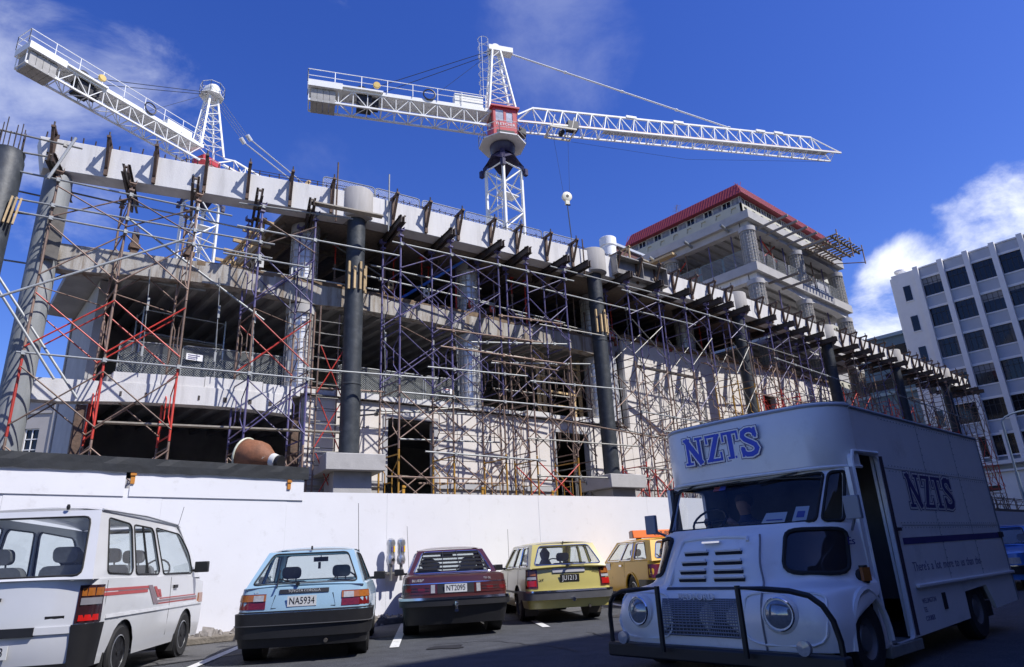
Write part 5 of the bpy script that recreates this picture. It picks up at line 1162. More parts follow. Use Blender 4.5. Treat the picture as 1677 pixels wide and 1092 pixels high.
for q in HW:
    wdw = obj('window', polyface(q, fn, .18), WINDOW, t, smooth=False); mb = MB(); u0, u1 = q[0][0], q[1][0]
    for (a, b) in (((u0 + .04, 9.04), (u1 - .04, 9.04)), ((u0 + .04, 10.96), (u1 - .04, 10.96)), ((u0 + .04, 9), (u0 + .04, 11)), ((u1 - .04, 9), (u1 - .04, 11)), ((u0, 9.6), (u1, 9.6)), ((u0, 10.3), (u1, 10.3)), (((u0 + u1) / 2, 9), ((u0 + u1) / 2, 11))): mb.bar(fn(*a, .12), fn(*b, .12), .07, .07)
    obj('frame', mb, mat('white_frame', (.62, .62, .6), .5), wdw, smooth=False)
t = thing('brick_building', 'pinkish brick building glimpsed at the far left behind the scaffold', 'building', (9.2, 52, 0)); mb = MB(); mb.box(8.3, 13, 52.5, 60, 0, 10.9); obj('walls', mb, mat('pink_brick', (.50, .24, .17), .85, var=.15, scale=6), t, smooth=False); mb = MB(); mb.box(8.5, 9.3, 52.44, 52.49, 9.4, 10.8); obj('window', mb, WINDOW, t, smooth=False)
mb = MB(); mb.box(8.25, 13.05, 52.45, 60, 10.905, 11.0); mb.box(8.28, 13, 52.46, 52.495, 8.9, 9.05); obj('band', mb, mat('pale_band', (.6, .52, .46), .8), t, smooth=False)
# lamp post and pole on the right
t = thing('street_lamp', 'tall blue grey street lamp post with a curved arm at the right edge', 'street lamp', (28.2, 6.25, 0)); b0 = V((28.15, 6.2, 0))
tp = V((26.95, 5.85, 4.55)); mb = MB()
b0 = V((27.4, 5.95, 0)); mb.tube(b0, b0 + V((0, 0, 3.2)), .05, 10); mb.tube(b0 + V((0, 0, 3.2)), b0 + V((0, 0, 4.9)), .035, 10); mb.path([b0 + V((.0 + .55 * (1 - cos(a)), -.9 * (1 - cos(a)), 4.88 + .35 * sin(a))) for a in [i * .26 for i in range(7)]], .03, 8); obj('post', mb, mat('blue_grey_post', (.16, .22, .30), .5, var=.1), t)
mb = MB(); mb.lathe([(.05, 0), (.09, .05), (.09, .3), (.03, .38)], b0 + V((.55, -.9, 5.22)), (.4, -.9, -.1), 10); obj('lamp_head', mb, GALVD, t)
mb = MB(); p = V((42, 11.5, 0)); mb.tube(p, p + V((0, 0, 5.6)), .12, 12); mb.lathe([(.14, 5.55), (.15, 5.62), (.1, 5.7)], p); mb.box(p.x - .2, p.x + .2, p.y - .2, p.y + .2, 5.0, 5.06); solo('cream_pole', mb, mat('cream_pole_paint', (.50, .48, .36), .6, var=.08), 'short cream painted pole in front of the white office block', 'pole')
t = thing('gantry_scaffold', 'tubular scaffold gantry along the fence top at the far right', 'scaffolding', (50, 14.6, 0))
mb = MB()
for x in frange(38, 72, 2.8): mb.tube((x, 14.4, 0), (x, 14.4, 4.1), .035, 6); mb.tube((x, 15.6, 0), (x, 15.6, 4.1), .035, 6); mb.tube((x, 14.4, 4.0), (x, 15.6, 4.0), .03, 5)
for z in (3.55, 4.0): mb.tube((38, 14.4, z), (72, 14.4, z), .03, 6)
for x in frange(38, 72, 2.8)[:-1]: mb.tube((x, 14.42, 3.1), (x + 2.8, 14.42, 4.0), .025, 5)
obj('tubes', mb, BROWN, t); mb = MB(); mb.box(38, 72, 14.2, 15.7, 3.02, 3.2); obj('deck', mb, TIMBERD, t)
# tall block across the street: the far end of the site and the road lie in its shade
t = thing('office_tower', 'tall concrete office tower across the street to the right, behind the viewer', 'building', (69, -20, 0)); mb = MB(); mb.box(49, 92, -30, -10, 0, 47.5); obj('walls', mb, mat('tower_concrete', (.25, .24, .23), .85, var=.1, scale=.5), t, smooth=False)
mb = MB()
for i in range(14):
    for j in range(12):
        x, z = 50 + 3 * i, 3.5 + 3.6 * j; mb.box(x, x + 1.9, -9.98, -9.95, z, z + 2.0)
o = obj('windows', mb, WINDOW, t, smooth=False); o['kind'] = 'stuff'
t = thing('shade_block', 'low unseen block added behind the viewer on the left to shade the truck', 'building', (-5, -14, 0)); mb = MB(); mb.box(-16, 6.4, -22, -9.05, 0, 9.0); obj('walls', mb, mat('terrace_brick', (.10, .085, .075), .85, var=.15, scale=1), t, smooth=False)  # unseen block, added to cut low sky light on the truck's near side
mb = MB(); mb.box(-16, 6.4, -9.045, -8.8, 8.7, 9.1); obj('cornice', mb, mat('terrace_brick', (.10, .085, .075), .85), t, smooth=False)
# terrace of shops across the street: throws its shade over the road
t = thing('street_terrace', 'dark brick street terrace across the road, behind the viewer', 'building', (29, -14, 0)); TB_ = mat('terrace_brick', (.10, .085, .075), .85, var=.15, scale=1)
mb = MB(); mb.box(6.5, 48.6, -24, -9.0, 0, 22.8); obj('walls', mb, TB_, t, smooth=False)
mb = MB()
for i in range(13):
    for j in range(6):
        x, z = 8 + 3 * i, 4.6 + 3.3 * j; mb.box(x, x + 1.4, -8.98, -8.95, z, z + 1.9)
o = obj('windows', mb, WINDOW, t, smooth=False); o['kind'] = 'stuff'
for q_ in ((-8.6, 22.4, 23.0), (-7.4, 3.4, 3.6)): mb = MB(); mb.box(6.5, 48.6, -8.99, q_[0], q_[1], q_[2]); obj('cornice', mb, TB_, t, smooth=False)
# ================================================================ cars
PIPES = mat('exhaust_steel', (.1, .09, .08), .6, metal=.5)
def interp(t, x):
    if x <= t[0][0]: return t[0][1]
    for (a, b), (c, d) in zip(t, t[1:]):
        if x <= c: return b + (d - b) * (x - a) / (c - a)
    return t[-1][1]
class Car:
    """x forward from rear axle centre, y left, z up; everything local to the root"""
    def __init__(s, name, label, loc, ang, P, k=1.05):
        s.P = P; s.t = thing(name, label, P.get('cat', 'car'), loc, radians(ang), None, k)
        s.xr, s.xf, s.hw = -P['ro'], P['wb'] + P['fo'], P['hw']; s.paint = P['paint']
        rc = P.get('rc', .16); hw = s.hw; pts = []; bow = P.get('bow', .05)
        # right half plan from rear centre (y=0) along the rear to the right, forward to front centre
        for k_ in range(8): u = k_ / 7; pts.append((s.xr + bow * u ** 2.5, -(hw - rc) * u))
        for k_ in range(1, 6): a = pi / 2 * k_ / 6; pts.append((s.xr + bow + rc * (1 - cos(a)) * 1.0, -(hw - rc) - rc * sin(a)))
        x0, x1 = s.xr + bow + rc, s.xf - rc * 1.6 - .1; n = 44
        for k_ in range(n + 1): pts.append((x0 + (x1 - x0) * k_ / n, -hw - .012 * sin(pi * k_ / n)))
        for k_ in range(1, 6): a = pi / 2 * k_ / 6; pts.append((x1 + rc * 1.6 * sin(a), -hw + rc * (1 - cos(a))))
        for k_ in range(6): u = k_ / 5; pts.append((s.xf - .1 * (1 - u) ** 2, -(hw - rc) * (1 - u)))
        s.rp = pts; s.cum = [0]
        for a, b in zip(pts, pts[1:]): s.cum.append(s.cum[-1] + hypot(b[0] - a[0], b[1] - a[1]))
        s.corner = hw  # arc length at about the rear corner
    def plan(s, d, side):
        """point and outward normal at arc length d from rear centre on side -1 (right) / +1 (left)"""
        c = s.cum; i = 0
        while i < len(c) - 2 and c[i + 1] < d: i += 1
        t = max(0, min(1, (d - c[i]) / max(1e-6, c[i + 1] - c[i]))); a, b = s.rp[i], s.rp[i + 1]
        p = (a[0] + (b[0] - a[0]) * t, a[1] + (b[1] - a[1]) * t)
        def nrm(i):
            i = max(0, min(len(s.rp) - 2, i)); a, b = s.rp[i], s.rp[i + 1]; l = hypot(b[0] - a[0], b[1] - a[1]) or 1; return ((b[1] - a[1]) / l, -(b[0] - a[0]) / l)
        n0, n1 = nrm(i), nrm(i + 1 if t > .5 else i - 1); w_ = abs(t - .5); n_ = (n0[0] * (1 - w_) + n1[0] * w_, n0[1] * (1 - w_) + n1[1] * w_)
        return p[0], p[1] * -side, n_[0], n_[1] * -side
    def S(s, d, z, off=0, side=None):
        """surface point: signed arc length d (positive = left side)"""
        side = 1 if d >= 0 else -1; x, y, nx, ny = s.plan(abs(d), side); q = off - interp(s.P['inset'], z)
        lean = interp(s.P.get('lean', [(0, 0)]), z) * max(0, min(1, (s.P['wb'] * .5 - x) / (s.P['wb'] * .5)))
        return V((x + nx * q + lean, y + ny * q, z))
    def D(s, y): return y  # arc length ~ y on the rear face
    def side_d(s, x):
        for i in range(13, len(s.rp) - 1):
            if s.rp[i + 1][0] >= x: return s.cum[i] + (x - s.rp[i][0])
        return s.cum[-1]
    def o(s, name, mb, m, parent=None, **k): return obj(name, mb, m, parent or s.t, local=True, **k)
    def strip(s, name, d0, d1, z0, z1, off, m, parent=None, n=None, inner=-.02, ztop=None):
        """box-like strip hugging the body between arc lengths d0..d1"""
        L = abs(d1 - d0); n = n or max(2, int(L / .07)); vs = []
        for i in range(n + 1):
            d = d0 + (d1 - d0) * i / n
            if abs(d) < 1e-4: d = 1e-4
            vs += [s.S(d, z0, inner), s.S(d, z0, off), s.S(d, z1, off), s.S(d, z1, inner)]
        fs = [(0, 1, 2, 3), (4 * n + 3, 4 * n + 2, 4 * n + 1, 4 * n)]
        for i in range(n):
            for k in range(4): fs.append((4 * i + k, 4 * i + (k + 1) % 4, 4 * i + 4 + (k + 1) % 4, 4 * i + 4 + k))
        mb = MB(); mb.add(vs, fs); return s.o(name, mb, m, parent)
    def shell(s):
        P = s.P; rows = 9; sill = P['sill']; R_ = P['wr'] + .055; vs = []; n = len(s.rp)
        ring = [(c, -1) for c in s.cum] + [(c, 1) for c in s.cum[::-1][1:-1]]
        N_ = len(ring)
        for c, sd in ring:
            x, y, nx, ny = s.plan(c, sd); zb = sill
            if abs(ny) > .8:
                for xa in (0, P['wb']):
                    if abs(x - xa) < R_: zb = max(zb, P['wr'] + sqrt(R_ * R_ - (x - xa) ** 2) - .0)
            zt = interp(P['belt'], x)
            for k in range(rows): f = k / (rows - 1); vs.append(s.S(c * sd if c else 1e-5 * sd, zb + (zt - zb) * f))
            p = V(vs[-1]); q = V((x - nx * .0, y, 0)); vs.append(p + V((-nx * .05, -ny * .05, .022))); vs.append(p + V((-nx * .16, -ny * .16, .032)))
        r = rows + 2; fs = []
        for i in range(N_):
            j = (i + 1) % N_
            for k in range(r - 1): fs.append((i * r + k, j * r + k, j * r + k + 1, i * r + k + 1))
        m = len(s.cum)  # deck: pair right i with left N_-i
        for i in range(1, m - 2):
            a, b = i, i + 1; c, d = (N_ - b) % N_, (N_ - a) % N_
            fs.append((a * r + r - 1, b * r + r - 1, c * r + r - 1, d * r + r - 1))
        mb = MB(); mb.add(vs, fs); s.body = s.o('body', mb, s.paint)
        # dark wheel wells and floor
        mb = MB(); mb.box(s.xr + .12, s.xf - .15, -s.hw + .2, s.hw - .2, sill + .02, sill + .12)
        for xa in (0, P['wb']):
            for sd in (-1, 1): mb.lathe([(R_ - .01, 0), (R_ - .01, .24)], (xa, sd * (s.hw - .03) if sd < 0 else s.hw - .03 - .24, P['wr'] + .02), (0, 1, 0), 18) if sd > 0 else mb.lathe([(R_ - .01, 0), (R_ - .01, .24)], (xa, -s.hw + .03, P['wr'] + .02), (0, 1, 0), 18)
        s.o('underside', mb, BLACK)
    def wheels(s, rimm=ALLOY, style=5):
        P = s.P; r = P['wr']; tw = P.get('tw', .17)
        tyre = MB(); tyre.lathe([(r * .62, 0), (r * .9, -.012), (r, .02), (r, tw - .02), (r * .9, tw + .012), (r * .62, tw)], ax=(0, 1, 0), n=26, cap=False)
        rim = MB(); rim.lathe([(r * .60, -.005), (r * .64, .0), (r * .64, .03), (r * .5, .045), (.05, .03), (.0, .02)], ax=(0, 1, 0), n=22, cap=False)
        slot = MB()
        for k in range(style):
            a = 2 * pi * k / style; c = V((cos(a), 0, sin(a))) * r * .42; slot.obox(c + V((0, .022, 0)), V((cos(a), 0, sin(a))) * r * .11, V((0, .012, 0)), V((-sin(a), 0, cos(a))) * r * .07)
        slot.lathe([(r * .1, -.0), (r * .1, .035)], ax=(0, 1, 0), n=12)
        first = None
        for xa in (0, P['wb']):
            for sd in (-1, 1):
                if first is None:
                    first = s.o('wheel', tyre, BLACKR); a = s.o('rim', rim, rimm, first); b = s.o('rim_slots', slot, BLACK, first); w_ = first
                else: w_ = copy_tree(first, s.t)
                w_.location = (xa, sd * (s.hw - .02), r); w_.rotation_euler = (0, R.uniform(0, 3), pi if sd > 0 else 0)
    def cabin(s):
        """greenhouse: four window faces with pillars and a crowned roof"""
        P = s.P; G = P['cab']  # xrb,xrt,xft,xfb,yb,yt,zb,zt
        xrb, xrt, xft, xfb, yb, yt, zr, zf, zt = (G[k] for k in ('xrb', 'xrt', 'xft', 'xfb', 'yb', 'yt', 'zr', 'zf', 'zt')); ztf = G.get('ztf', zt - .02); ztr = G.get('ztr', zt - .03)
        bl = lambda A, B, C_, D_: (lambda u, v: (A * (1 - u) + B * u) * (1 - v) + (D_ * (1 - u) + C_ * u) * v)
        gl = P.get('glass', CAR_GLASS)
        fr = MB(); seals = []; s.panes = []
        faces = {'rear': (V((xrb, -yb, zr)), V((xrb, yb, zr)), V((xrt, yt, ztr)), V((xrt, -yt, ztr))), 'front': (V((xfb, yb, zf)), V((xfb, -yb, zf)), V((xft, -yt, ztf)), V((xft, yt, ztf))),
                 'left': (V((xrb, yb, zr)), V((xfb, yb, zf)), V((xft, yt, ztf)), V((xrt, yt, ztr))), 'right': (V((xrb, -yb, zr)), V((xfb, -yb, zf)), V((xft, -yt, ztf)), V((xrt, -yt, ztr)))}
        for nm, (A, B, C_, D_) in faces.items():
            f0 = bl(A, B, C_, D_); ctr_ = (A + B + C_ + D_) / 4; nd = (B - A).cross(D_ - A).normalized(); cen = V(((xrb + xfb) / 2, 0, (zr + zt) / 2))
            if nd.dot(ctr_ - cen) < 0: nd = -nd
            bul = {'rear': .04, 'front': .07}.get(nm, .03)
            fn = lambda u, v, d, f0=f0, nd=nd, bul=bul: f0(u, v) + nd * (bul * (1 - (2 * u - 1) ** 2) * (.35 + .65 * (1 - v)) - d) if True else None
            if nm in ('left', 'right'): fn = lambda u, v, d, f0=f0, nd=nd: f0(u, v) + nd * (.035 * (1 - (2 * v - 1) ** 2) * .8 - d)
            wins = P['win'][nm if nm in ('rear', 'front') else 'side']
            asp = (B - A).length / max(.01, ((D_ - A).length + (C_ - B).length) / 2)
            holes = []
            for w_ in wins:
                q = rpoly([(u, v * (1 / asp)) for u, v in w_], .024 if nm in ('left', 'right') else .05, 3); holes.append([(u, v * asp) for u, v in q])
            m_ = mapped([(0, 0), (.25, 0), (.5, 0), (.75, 0), (1, 0), (1, 1), (.75, 1), (.5, 1), (.25, 1), (0, 1)], holes, fn, .03); fr.add(m_.v, m_.f)
            for hq, w_ in zip(holes, wins):
                pane = s.o({'rear': 'rear_window', 'front': 'windscreen'}.get(nm, 'side_window'), polyface(hq, fn, .012, .2), gl)
                ring = [fn(u, v, -.003) for u, v in hq]; mb = MB(); mb.path(ring, P.get('seal', .011), 5, True); s.o('seal', mb, P.get('sealm', BLACKR), pane)
                s.panes.append((nm, hq, fn))
        s.fn = {nm: f for nm, h, f in s.panes}
        # roof
        nx, ny = 10, 8; vs = []
        for i in range(nx + 1):
            for j in range(ny + 1):
                u, v = i / nx, 2 * j / ny - 1; zz = ztr + (ztf - ztr) * u; cr = (1 - v * v) ** .55 * .035 + (4 * u * (1 - u)) ** .6 * (zt - min(ztr, ztf)) * (1 - abs(v) ** 4 * .4)
                vs.append((xrt + (xft - xrt) * u, yt * v, zz + cr))
        fr.add(vs, [(i * (ny + 1) + j, (i + 1) * (ny + 1) + j, (i + 1) * (ny + 1) + j + 1, i * (ny + 1) + j + 1) for i in range(nx) for j in range(ny)])
        s.o('cabin_frame', fr, s.paint)
    def seat(s, x, y, h=.50, w_=.25, zb=None):
        zb = zb if zb is not None else s.P['cab']['zr'] - .42
        mb = MB(); a = rrect(-w_, w_, 0, h, .09, 3); f = lambda u, v, d: V((x - .10 - v * .22 - d, y + u, zb + v))
        m_ = mapped(a, [], f, .12, 0, True); m_.box(x - .1, x + .4, y - w_, y + w_, zb - .05, zb + .1); o_ = s.o('seat', m_, SEATM)
        mb = mapped(rrect(-.13, .13, h + .03, h + .20, .06, 3), [], f, .10, 0, True); mb.tube(f(-.06, h - .05, .05), f(-.06, h + .05, .05), .01, 5); mb.tube(f(.06, h - .05, .05), f(.06, h + .05, .05), .01, 5); s.o('headrest', mb, SEATM, o_)
    def steering(s, x, y, z):
        mb = MB(); mb.path([V((x + .08 * sin(a), y + .19 * cos(a), z + .17 * sin(a))) for a in [2 * pi * i / 16 for i in range(16)]], .014, 5, True); mb.tube((x, y - .18, z), (x, y + .18, z), .012, 5); mb.tube((x, y, z), (x + .3, y, z - .15), .02, 6); s.o('steering_wheel', mb, BLACK)
    def mirror(s, x, y, z, sd, m=None, w_=.09, h=.06):
        mb = MB(); mb.obox((x, y + sd * .1, z), V((.04, 0, 0)), V((0, w_, 0)), V((0, 0, h))); mb.obox((x + .02, y, z - h * .6), V((.03, 0, 0)), V((0, .06, 0)), V((0, 0, .02))); s.o('wing_mirror', mb, m or BLACK, bevel=.012)
    def plate(s, txt, y, z, w_, h, m, ink, off=.012, lean=0, parent=None):
        p = s.S(y if abs(y) > 1e-4 else 1e-4, z, off); mb = MB(); mb.obox((p.x - .004, y, z), V((.004, 0, 0)), V((0, w_ / 2, 0)), V((0, 0, h / 2))); o_ = s.o('number_plate', mb, m, parent)
        if txt: text('plate_text', txt, h * .95, ink, o_, (p.x - .0085, y, z), (0, -1, 0), (0, 0, 1), .002, local=True, squeeze=.78)
        return o_
    def badge(s, txt, y, z, size, m, off=.006, parent=None, shear=0):
        p = s.S(y, z, off); return text('badge', txt, size, m, parent or s.body, (p.x, y, z), (0, -1, 0), (0, 0, 1), .003, local=True, shear=shear)
    def line(s, pts, r=.004, m=None, parent=None, off=.0, name='panel_gap'):
        mb = MB(); mb.path([s.S(d, z, off) for d, z in pts], r, 4); return s.o(name, mb, m or BLACK, parent or s.body)
    def wiper(s, base, tip, arm=None):
        mb = MB(); mb.tube(base, tip, .008, 5); b = V(tip); d = V(arm or (0, 0, .3)); mb.bar(b - d * .5, b + d * .5, .012, .02); mb.lathe([(.025, -.02), (.025, .02)], base, (1, 0, 0), 8); s.o('wiper', mb, BLACK)
    def aerial(s, p, h=.7, lean=(0, 0)):
        mb = MB(); p = V(p); mb.tube(p, p + V((lean[0], lean[1], h)), .004, 4); mb.lathe([(.014, 0), (.01, .04)], p, (0, 0, 1), 8); s.o('aerial', mb, BLACK)

R = random.Random(12)
LB = mat('light_blue_paint', (.26, .40, .50), .3, var=.02, coat=.6); MAR = mat('maroon_paint', (.085, .027, .027), .28, var=.06, scale=20, coat=.7, metal=.3); YEL = mat('pale_yellow_paint', (.43, .37, .11), .32, var=.03, coat=.5)
TAX = mat('taxi_yellow_paint', (.62, .34, .006), .45, var=.03, coat=.15); VANW = mat('van_white_paint', (.58, .59, .61), .28, var=.02, coat=.6)
BLUEC = mat('blue_car_paint', (.05, .16, .48), .3, var=.03, coat=.5)
# ---- light blue hatchback
c = Car('hatchback', 'light blue hatchback with black bumper parked second from the left', (4.60, 9.90, 0), 58.5, dict(ro=.72, wb=2.43, fo=.80, hw=.815, sill=.20, wr=.285, paint=LB, rc=.14, bow=.06, cat='car',
    inset=[(.18, .05), (.42, .0), (.62, .0), (.75, .005), (.95, .04)], lean=[(.5, 0), (.9, .07)], belt=[(-.8, .88), (-.3, .905), (1.6, .90), (1.9, .86), (3.2, .70)],
    cab=dict(xrb=-.58, xrt=-.02, xft=1.15, xfb=1.85, yb=.745, yt=.575, zr=.89, zf=.895, zt=1.37), win=dict(rear=[[(.045, .06), (.955, .06), (.925, .93), (.075, .93)]], front=[[(.05, .08), (.95, .08), (.93, .94), (.07, .94)]], side=[[(.16, .1), (.45, .08), (.46, .9), (.2, .9)], [(.48, .08), (.90, .08), (.86, .9), (.49, .9)]])), 1.06)
c.shell(); c.cabin(); c.wheels(mat('grey_steel_rim', (.2, .2, .21), .5, metal=.6), 8)
c.strip('bumper', -1.45, 1.45, .30, .59, .05, BLACK); c.strip('bumper_groove', -1.4, 1.4, .445, .452, .052, mat('grey_bumper', (.09, .09, .095), .5)); c.strip('valance', -1.3, 1.3, .19, .31, .025, BLACK)
for sd in (-1, 1):
    h = c.strip('tail_light', sd * .475, sd * .93, .64, .82, .008, REDL); c.strip('amber_lens', sd * (.475 if sd < 0 else .475), sd * .93, .735, .812, .012, AMBER, h); c.strip('clear_lens', sd * .50, sd * .63, .735, .805, .015, CLEARL, h)
c.strip('trim_line', -1.5, 1.5, .60, .615, .006, BLACK); c.plate('NA5934', .02, .72, .36, .125, PLATEW, INK, .012)
h = c.strip('garnish', -.31, .31, .815, .865, .014, BLACK); c.badge('TOYOTA COROLLA', 0, .842, .045, SILVERINK, .0145, h); c.badge('1.6', .60, .845, .04, SILVERINK)
mb = MB(); p = c.S(.33, .66, .003); mb.path([c.S(d, z, .001) for d, z in ((-.36, .8), (-.40, .645), (.40, .645), (.36, .8))], .006, 4); c.o('plate_recess', mb, BLACK)
for y in (.36, -.36): c.seat(.98, y, .48)
mb = MB(); f = lambda u, v, d: V((.25 - v * .2 - d, u, .62 + v)); m_ = mapped(rrect(-.6, .6, 0, .32, .06), [], f, .12, 0, True); c.o('rear_bench', m_, SEATM)
c.steering(1.45, -.36, .88); c.mirror(1.62, -.80, .97, -1); c.mirror(1.62, .80, .97, 1)
mb = MB(); mb.obox((1.2, 0, 1.25), V((.015, 0, 0)), V((0, .11, 0)), V((0, 0, .035))); mb.tube((1.2, 0, 1.27), (1.2, 0, 1.36), .008, 5); mb.obox((1.2, .02, 1.16), V((.005, 0, 0)), V((0, .02, 0)), V((0, 0, .05))); c.o('rear_view_mirror', mb, BLACK)
g = c.fn['rear']; c.wiper(g(.56, -.02, -.02), g(.74, .13, -.03), g(.78, .62, -.03) - g(.74, .13, -.03)); c.aerial((1.15, -.58, 1.33), .75, (-.1, .02)); mb = MB(); p = g(.5, .99, -.02); mb.lathe([(.015, 0), (.012, .05)], p, (0, 0, 1), 8); c.o('washer_jet', mb, BLACK)
mb = MB(); mb.tube((-.75, -.3, .24), (-.4, -.3, .26), .025, 8); c.o('exhaust', mb, PIPES)
# ---- maroon sedan
c = Car('sedan', 'maroon four door sedan with a louvred rear window parked beside the meters', (7.68, 10.62, 0), 58, dict(ro=.98, wb=2.55, fo=.85, hw=.845, sill=.22, wr=.295, paint=MAR, rc=.15, bow=.07,
    inset=[(.2, .06), (.45, .0), (.7, .0), (.95, .03)], lean=[(.5, 0), (.95, .05)], belt=[(-1.1, .90), (-.2, .93), (1.8, .92), (2.2, .88), (3.5, .74)],
    cab=dict(xrb=-.32, xrt=.28, xft=1.32, xfb=1.98, yb=.76, yt=.585, zr=.93, zf=.92, zt=1.37), win=dict(rear=[[(.05, .05), (.95, .05), (.92, .92), (.08, .92)]], front=[[(.05, .08), (.95, .08), (.93, .94), (.07, .94)]], side=[[(.1, .1), (.42, .08), (.44, .9), (.2, .9)], [(.46, .08), (.90, .08), (.85, .9), (.47, .9)]]), sealm=CHROME, seal=.009), 1.05)
c.shell(); c.cabin(); c.wheels(ALLOY, 10)
for sd in (-1, 1):
    h = c.strip('tail_light', sd * .30, sd * .95, .655, .80, .01, mat('dark_red_lens', (.07, .014, .012), .2, var=.2, coat=.4)); c.strip('clear_lens', sd * .335, sd * .40, .665, .79, .013, CLEARL, h)
    for q in (.50, .72): c.strip('bright_lens', sd * q, sd * (q + .11), .69, .75, .013, REDL, h)
    for z in (.70, .745): c.strip('lens_rib', sd * .42, sd * .94, z, z + .006, .014, BLACK, h)
c.strip('dark_panel', -.295, .295, .655, .80, .006, BLACK); c.plate('NT2095', 0, .73, .36, .125, PLATEW, INK, .013)
c.strip('bumper', -1.7, 1.7, .47, .60, .055, BLACK); c.strip('chrome_bumper_strip', -1.1, 1.1, .565, .602, .065, CHROME); c.strip('apron', -1.35, 1.35, .2, .465, .012, BLACK); c.strip('chrome_strip', -.95, .95, .803, .816, .012, CHROME)
c.badge('BLUEBIRD', .58, .86, .055, SILVERINK, .006); c.badge('TX GL', -.52, .86, .045, SILVERINK)
for y in (.38, -.38): c.seat(1.15, y, .50)
mb = MB(); f = lambda u, v, d: V((.3 - v * .25 - d, u, .6 + v)); m_ = mapped(rrect(-.66, .66, 0, .34, .06), [], f, .14, 0, True); c.o('rear_bench', m_, SEATM)
for y in (.34, -.30): mb = mapped(rrect(y - .14, y + .14, .02, .14, .05), [], lambda u, v, d: V((.14 - d, u, 1.0 + v)), .1, 0, True); c.o('rear_headrest', mb, BLACK)
g = c.fn['rear']
for k in range(5):
    v = .2 + .155 * k; mb = MB(); mb.bar(g(.075 + .035 * v, v, -.012), g(.925 - .035 * v, v, -.012), .034, .01, (1, 0, -.15)); c.o('louvre_slat', mb, BLACK)
mb = MB()
for u in (.42, .62, .1, .9): mb.bar(g(u, .06, -.014), g(u + (.0), .92, -.014), .014, .014)
c.o('louvre_frame', mb, BLACK)
c.steering(1.6, -.38, .92); c.mirror(1.72, .82, .99, 1); c.mirror(1.72, -.82, .99, -1)
mb = MB(); mb.obox((1.4, 0, 1.26), V((.015, 0, 0)), V((0, .12, 0)), V((0, 0, .04))); c.o('rear_view_mirror', mb, BLACK); c.aerial((2.0, .72, .92), .95, (-.15, .05))
mb = MB(); mb.tube((-1.05, 0, .42), (-1.05, 0, .47), .03, 8); mb.lathe([(.03, -.03), (.035, 0), (.03, .03)], (-1.06, 0, .5)); mb.box(-1.06, -.7, -.03, .03, .38, .42); c.o('tow_ball', mb, CHROME)
c.line([(c.side_d(.35), z) for z in (.3, .5, .7, .9)]); c.line([(c.side_d(1.2), z) for z in (.3, .5, .7, .9)]); c.strip('side_moulding', c.side_d(-.5), c.side_d(2.9), .52, .56, .012, CHROME)
# ---- pale yellow estate
c = Car('estate_car', 'pale yellow estate car with black number plate parked beside the maroon sedan', (10.36, 10.6, 0), 60, dict(ro=.98, wb=2.5, fo=.8, hw=.805, sill=.25, wr=.30, paint=YEL, rc=.12, bow=.05,
    inset=[(.2, .05), (.45, .0), (.7, .0), (.95, .03)], lean=[(.5, 0), (.95, .06)], belt=[(-1.1, .94), (1.8, .92), (2.1, .88), (3.5, .76)],
    cab=dict(xrb=-.92, xrt=-.62, xft=1.3, xfb=1.95, yb=.735, yt=.60, zr=.945, zf=.915, zt=1.40), win=dict(rear=[[(.05, .1), (.95, .1), (.90, .92), (.1, .92)]], front=[[(.05, .08), (.95, .08), (.93, .94), (.07, .94)]], side=[[(.07, .1), (.31, .1), (.32, .9), (.14, .9)], [(.34, .08), (.56, .08), (.57, .9), (.35, .9)], [(.59, .08), (.92, .08), (.87, .9), (.60, .9)]]), sealm=CHROME, seal=.011), 1.05)
c.shell(); c.cabin(); c.wheels(mat('grey_steel_rim', (.2, .2, .21), .5, metal=.6), 10)
for sd in (-1, 1):
    h = c.strip('tail_light', sd * .60, sd * .86, .60, .93, .012, mat('dark_red_lens', (.07, .014, .012), .2, var=.2, coat=.4)); c.strip('bright_lens', sd * .63, sd * .80, .635, .735, .016, REDB, h); c.strip('amber_lens', sd * .63, sd * .82, .82, .9, .016, AMBER, h); c.strip('clear_lens', sd * .63, sd * .80, .755, .8, .016, CLEARL, h)
c.strip('bumper', -1.35, 1.35, .40, .555, .06, mat('grey_bumper', (.09, .09, .095), .5)); c.strip('chrome_strip', -.80, .80, .53, .56, .065, CHROME)
h = c.strip('handle_garnish', -.31, .31, .86, .935, .02, mat('dull_aluminium', (.34, .34, .35), .5, metal=.4, var=.05)); c.strip('garnish_shadow_line', -.31, .31, .852, .862, .016, BLACK, h)
c.plate('JU1213', 0, .76, .37, .13, PLATEK, SILVERINK, .015); c.badge('XT', .53, .735, .07, INK); c.badge('1800 WAGON', -.50, .905, .045, INK); c.badge('Corona', -.5, .855, .06, INK, shear=.25)
for y in (.36, -.36): c.seat(1.1, y, .50)
mb = MB(); f = lambda u, v, d: V((.2 - v * .2 - d, u, .66 + v)); m_ = mapped(rrect(-.6, .6, 0, .32, .06), [], f, .12, 0, True); c.o('rear_bench', m_, SEATM)
g = c.fn['rear']; c.wiper(g(.52, .0, -.02), g(.42, .1, -.03), g(.72, .16, -.03) - g(.42, .12, -.03)); mb = MB(); mb.lathe([(.012, 0), (.012, .04)], g(.5, .99, -.01), n=8); c.o('washer_jet', mb, BLACK)
c.steering(1.55, -.36, .95); c.mirror(1.68, .78, .99, 1); mb = MB(); mb.tube((-1.1, -.02, .4), (-1.02, -.02, .4), .04, 8); c.o('tow_ball', mb, CHROME)
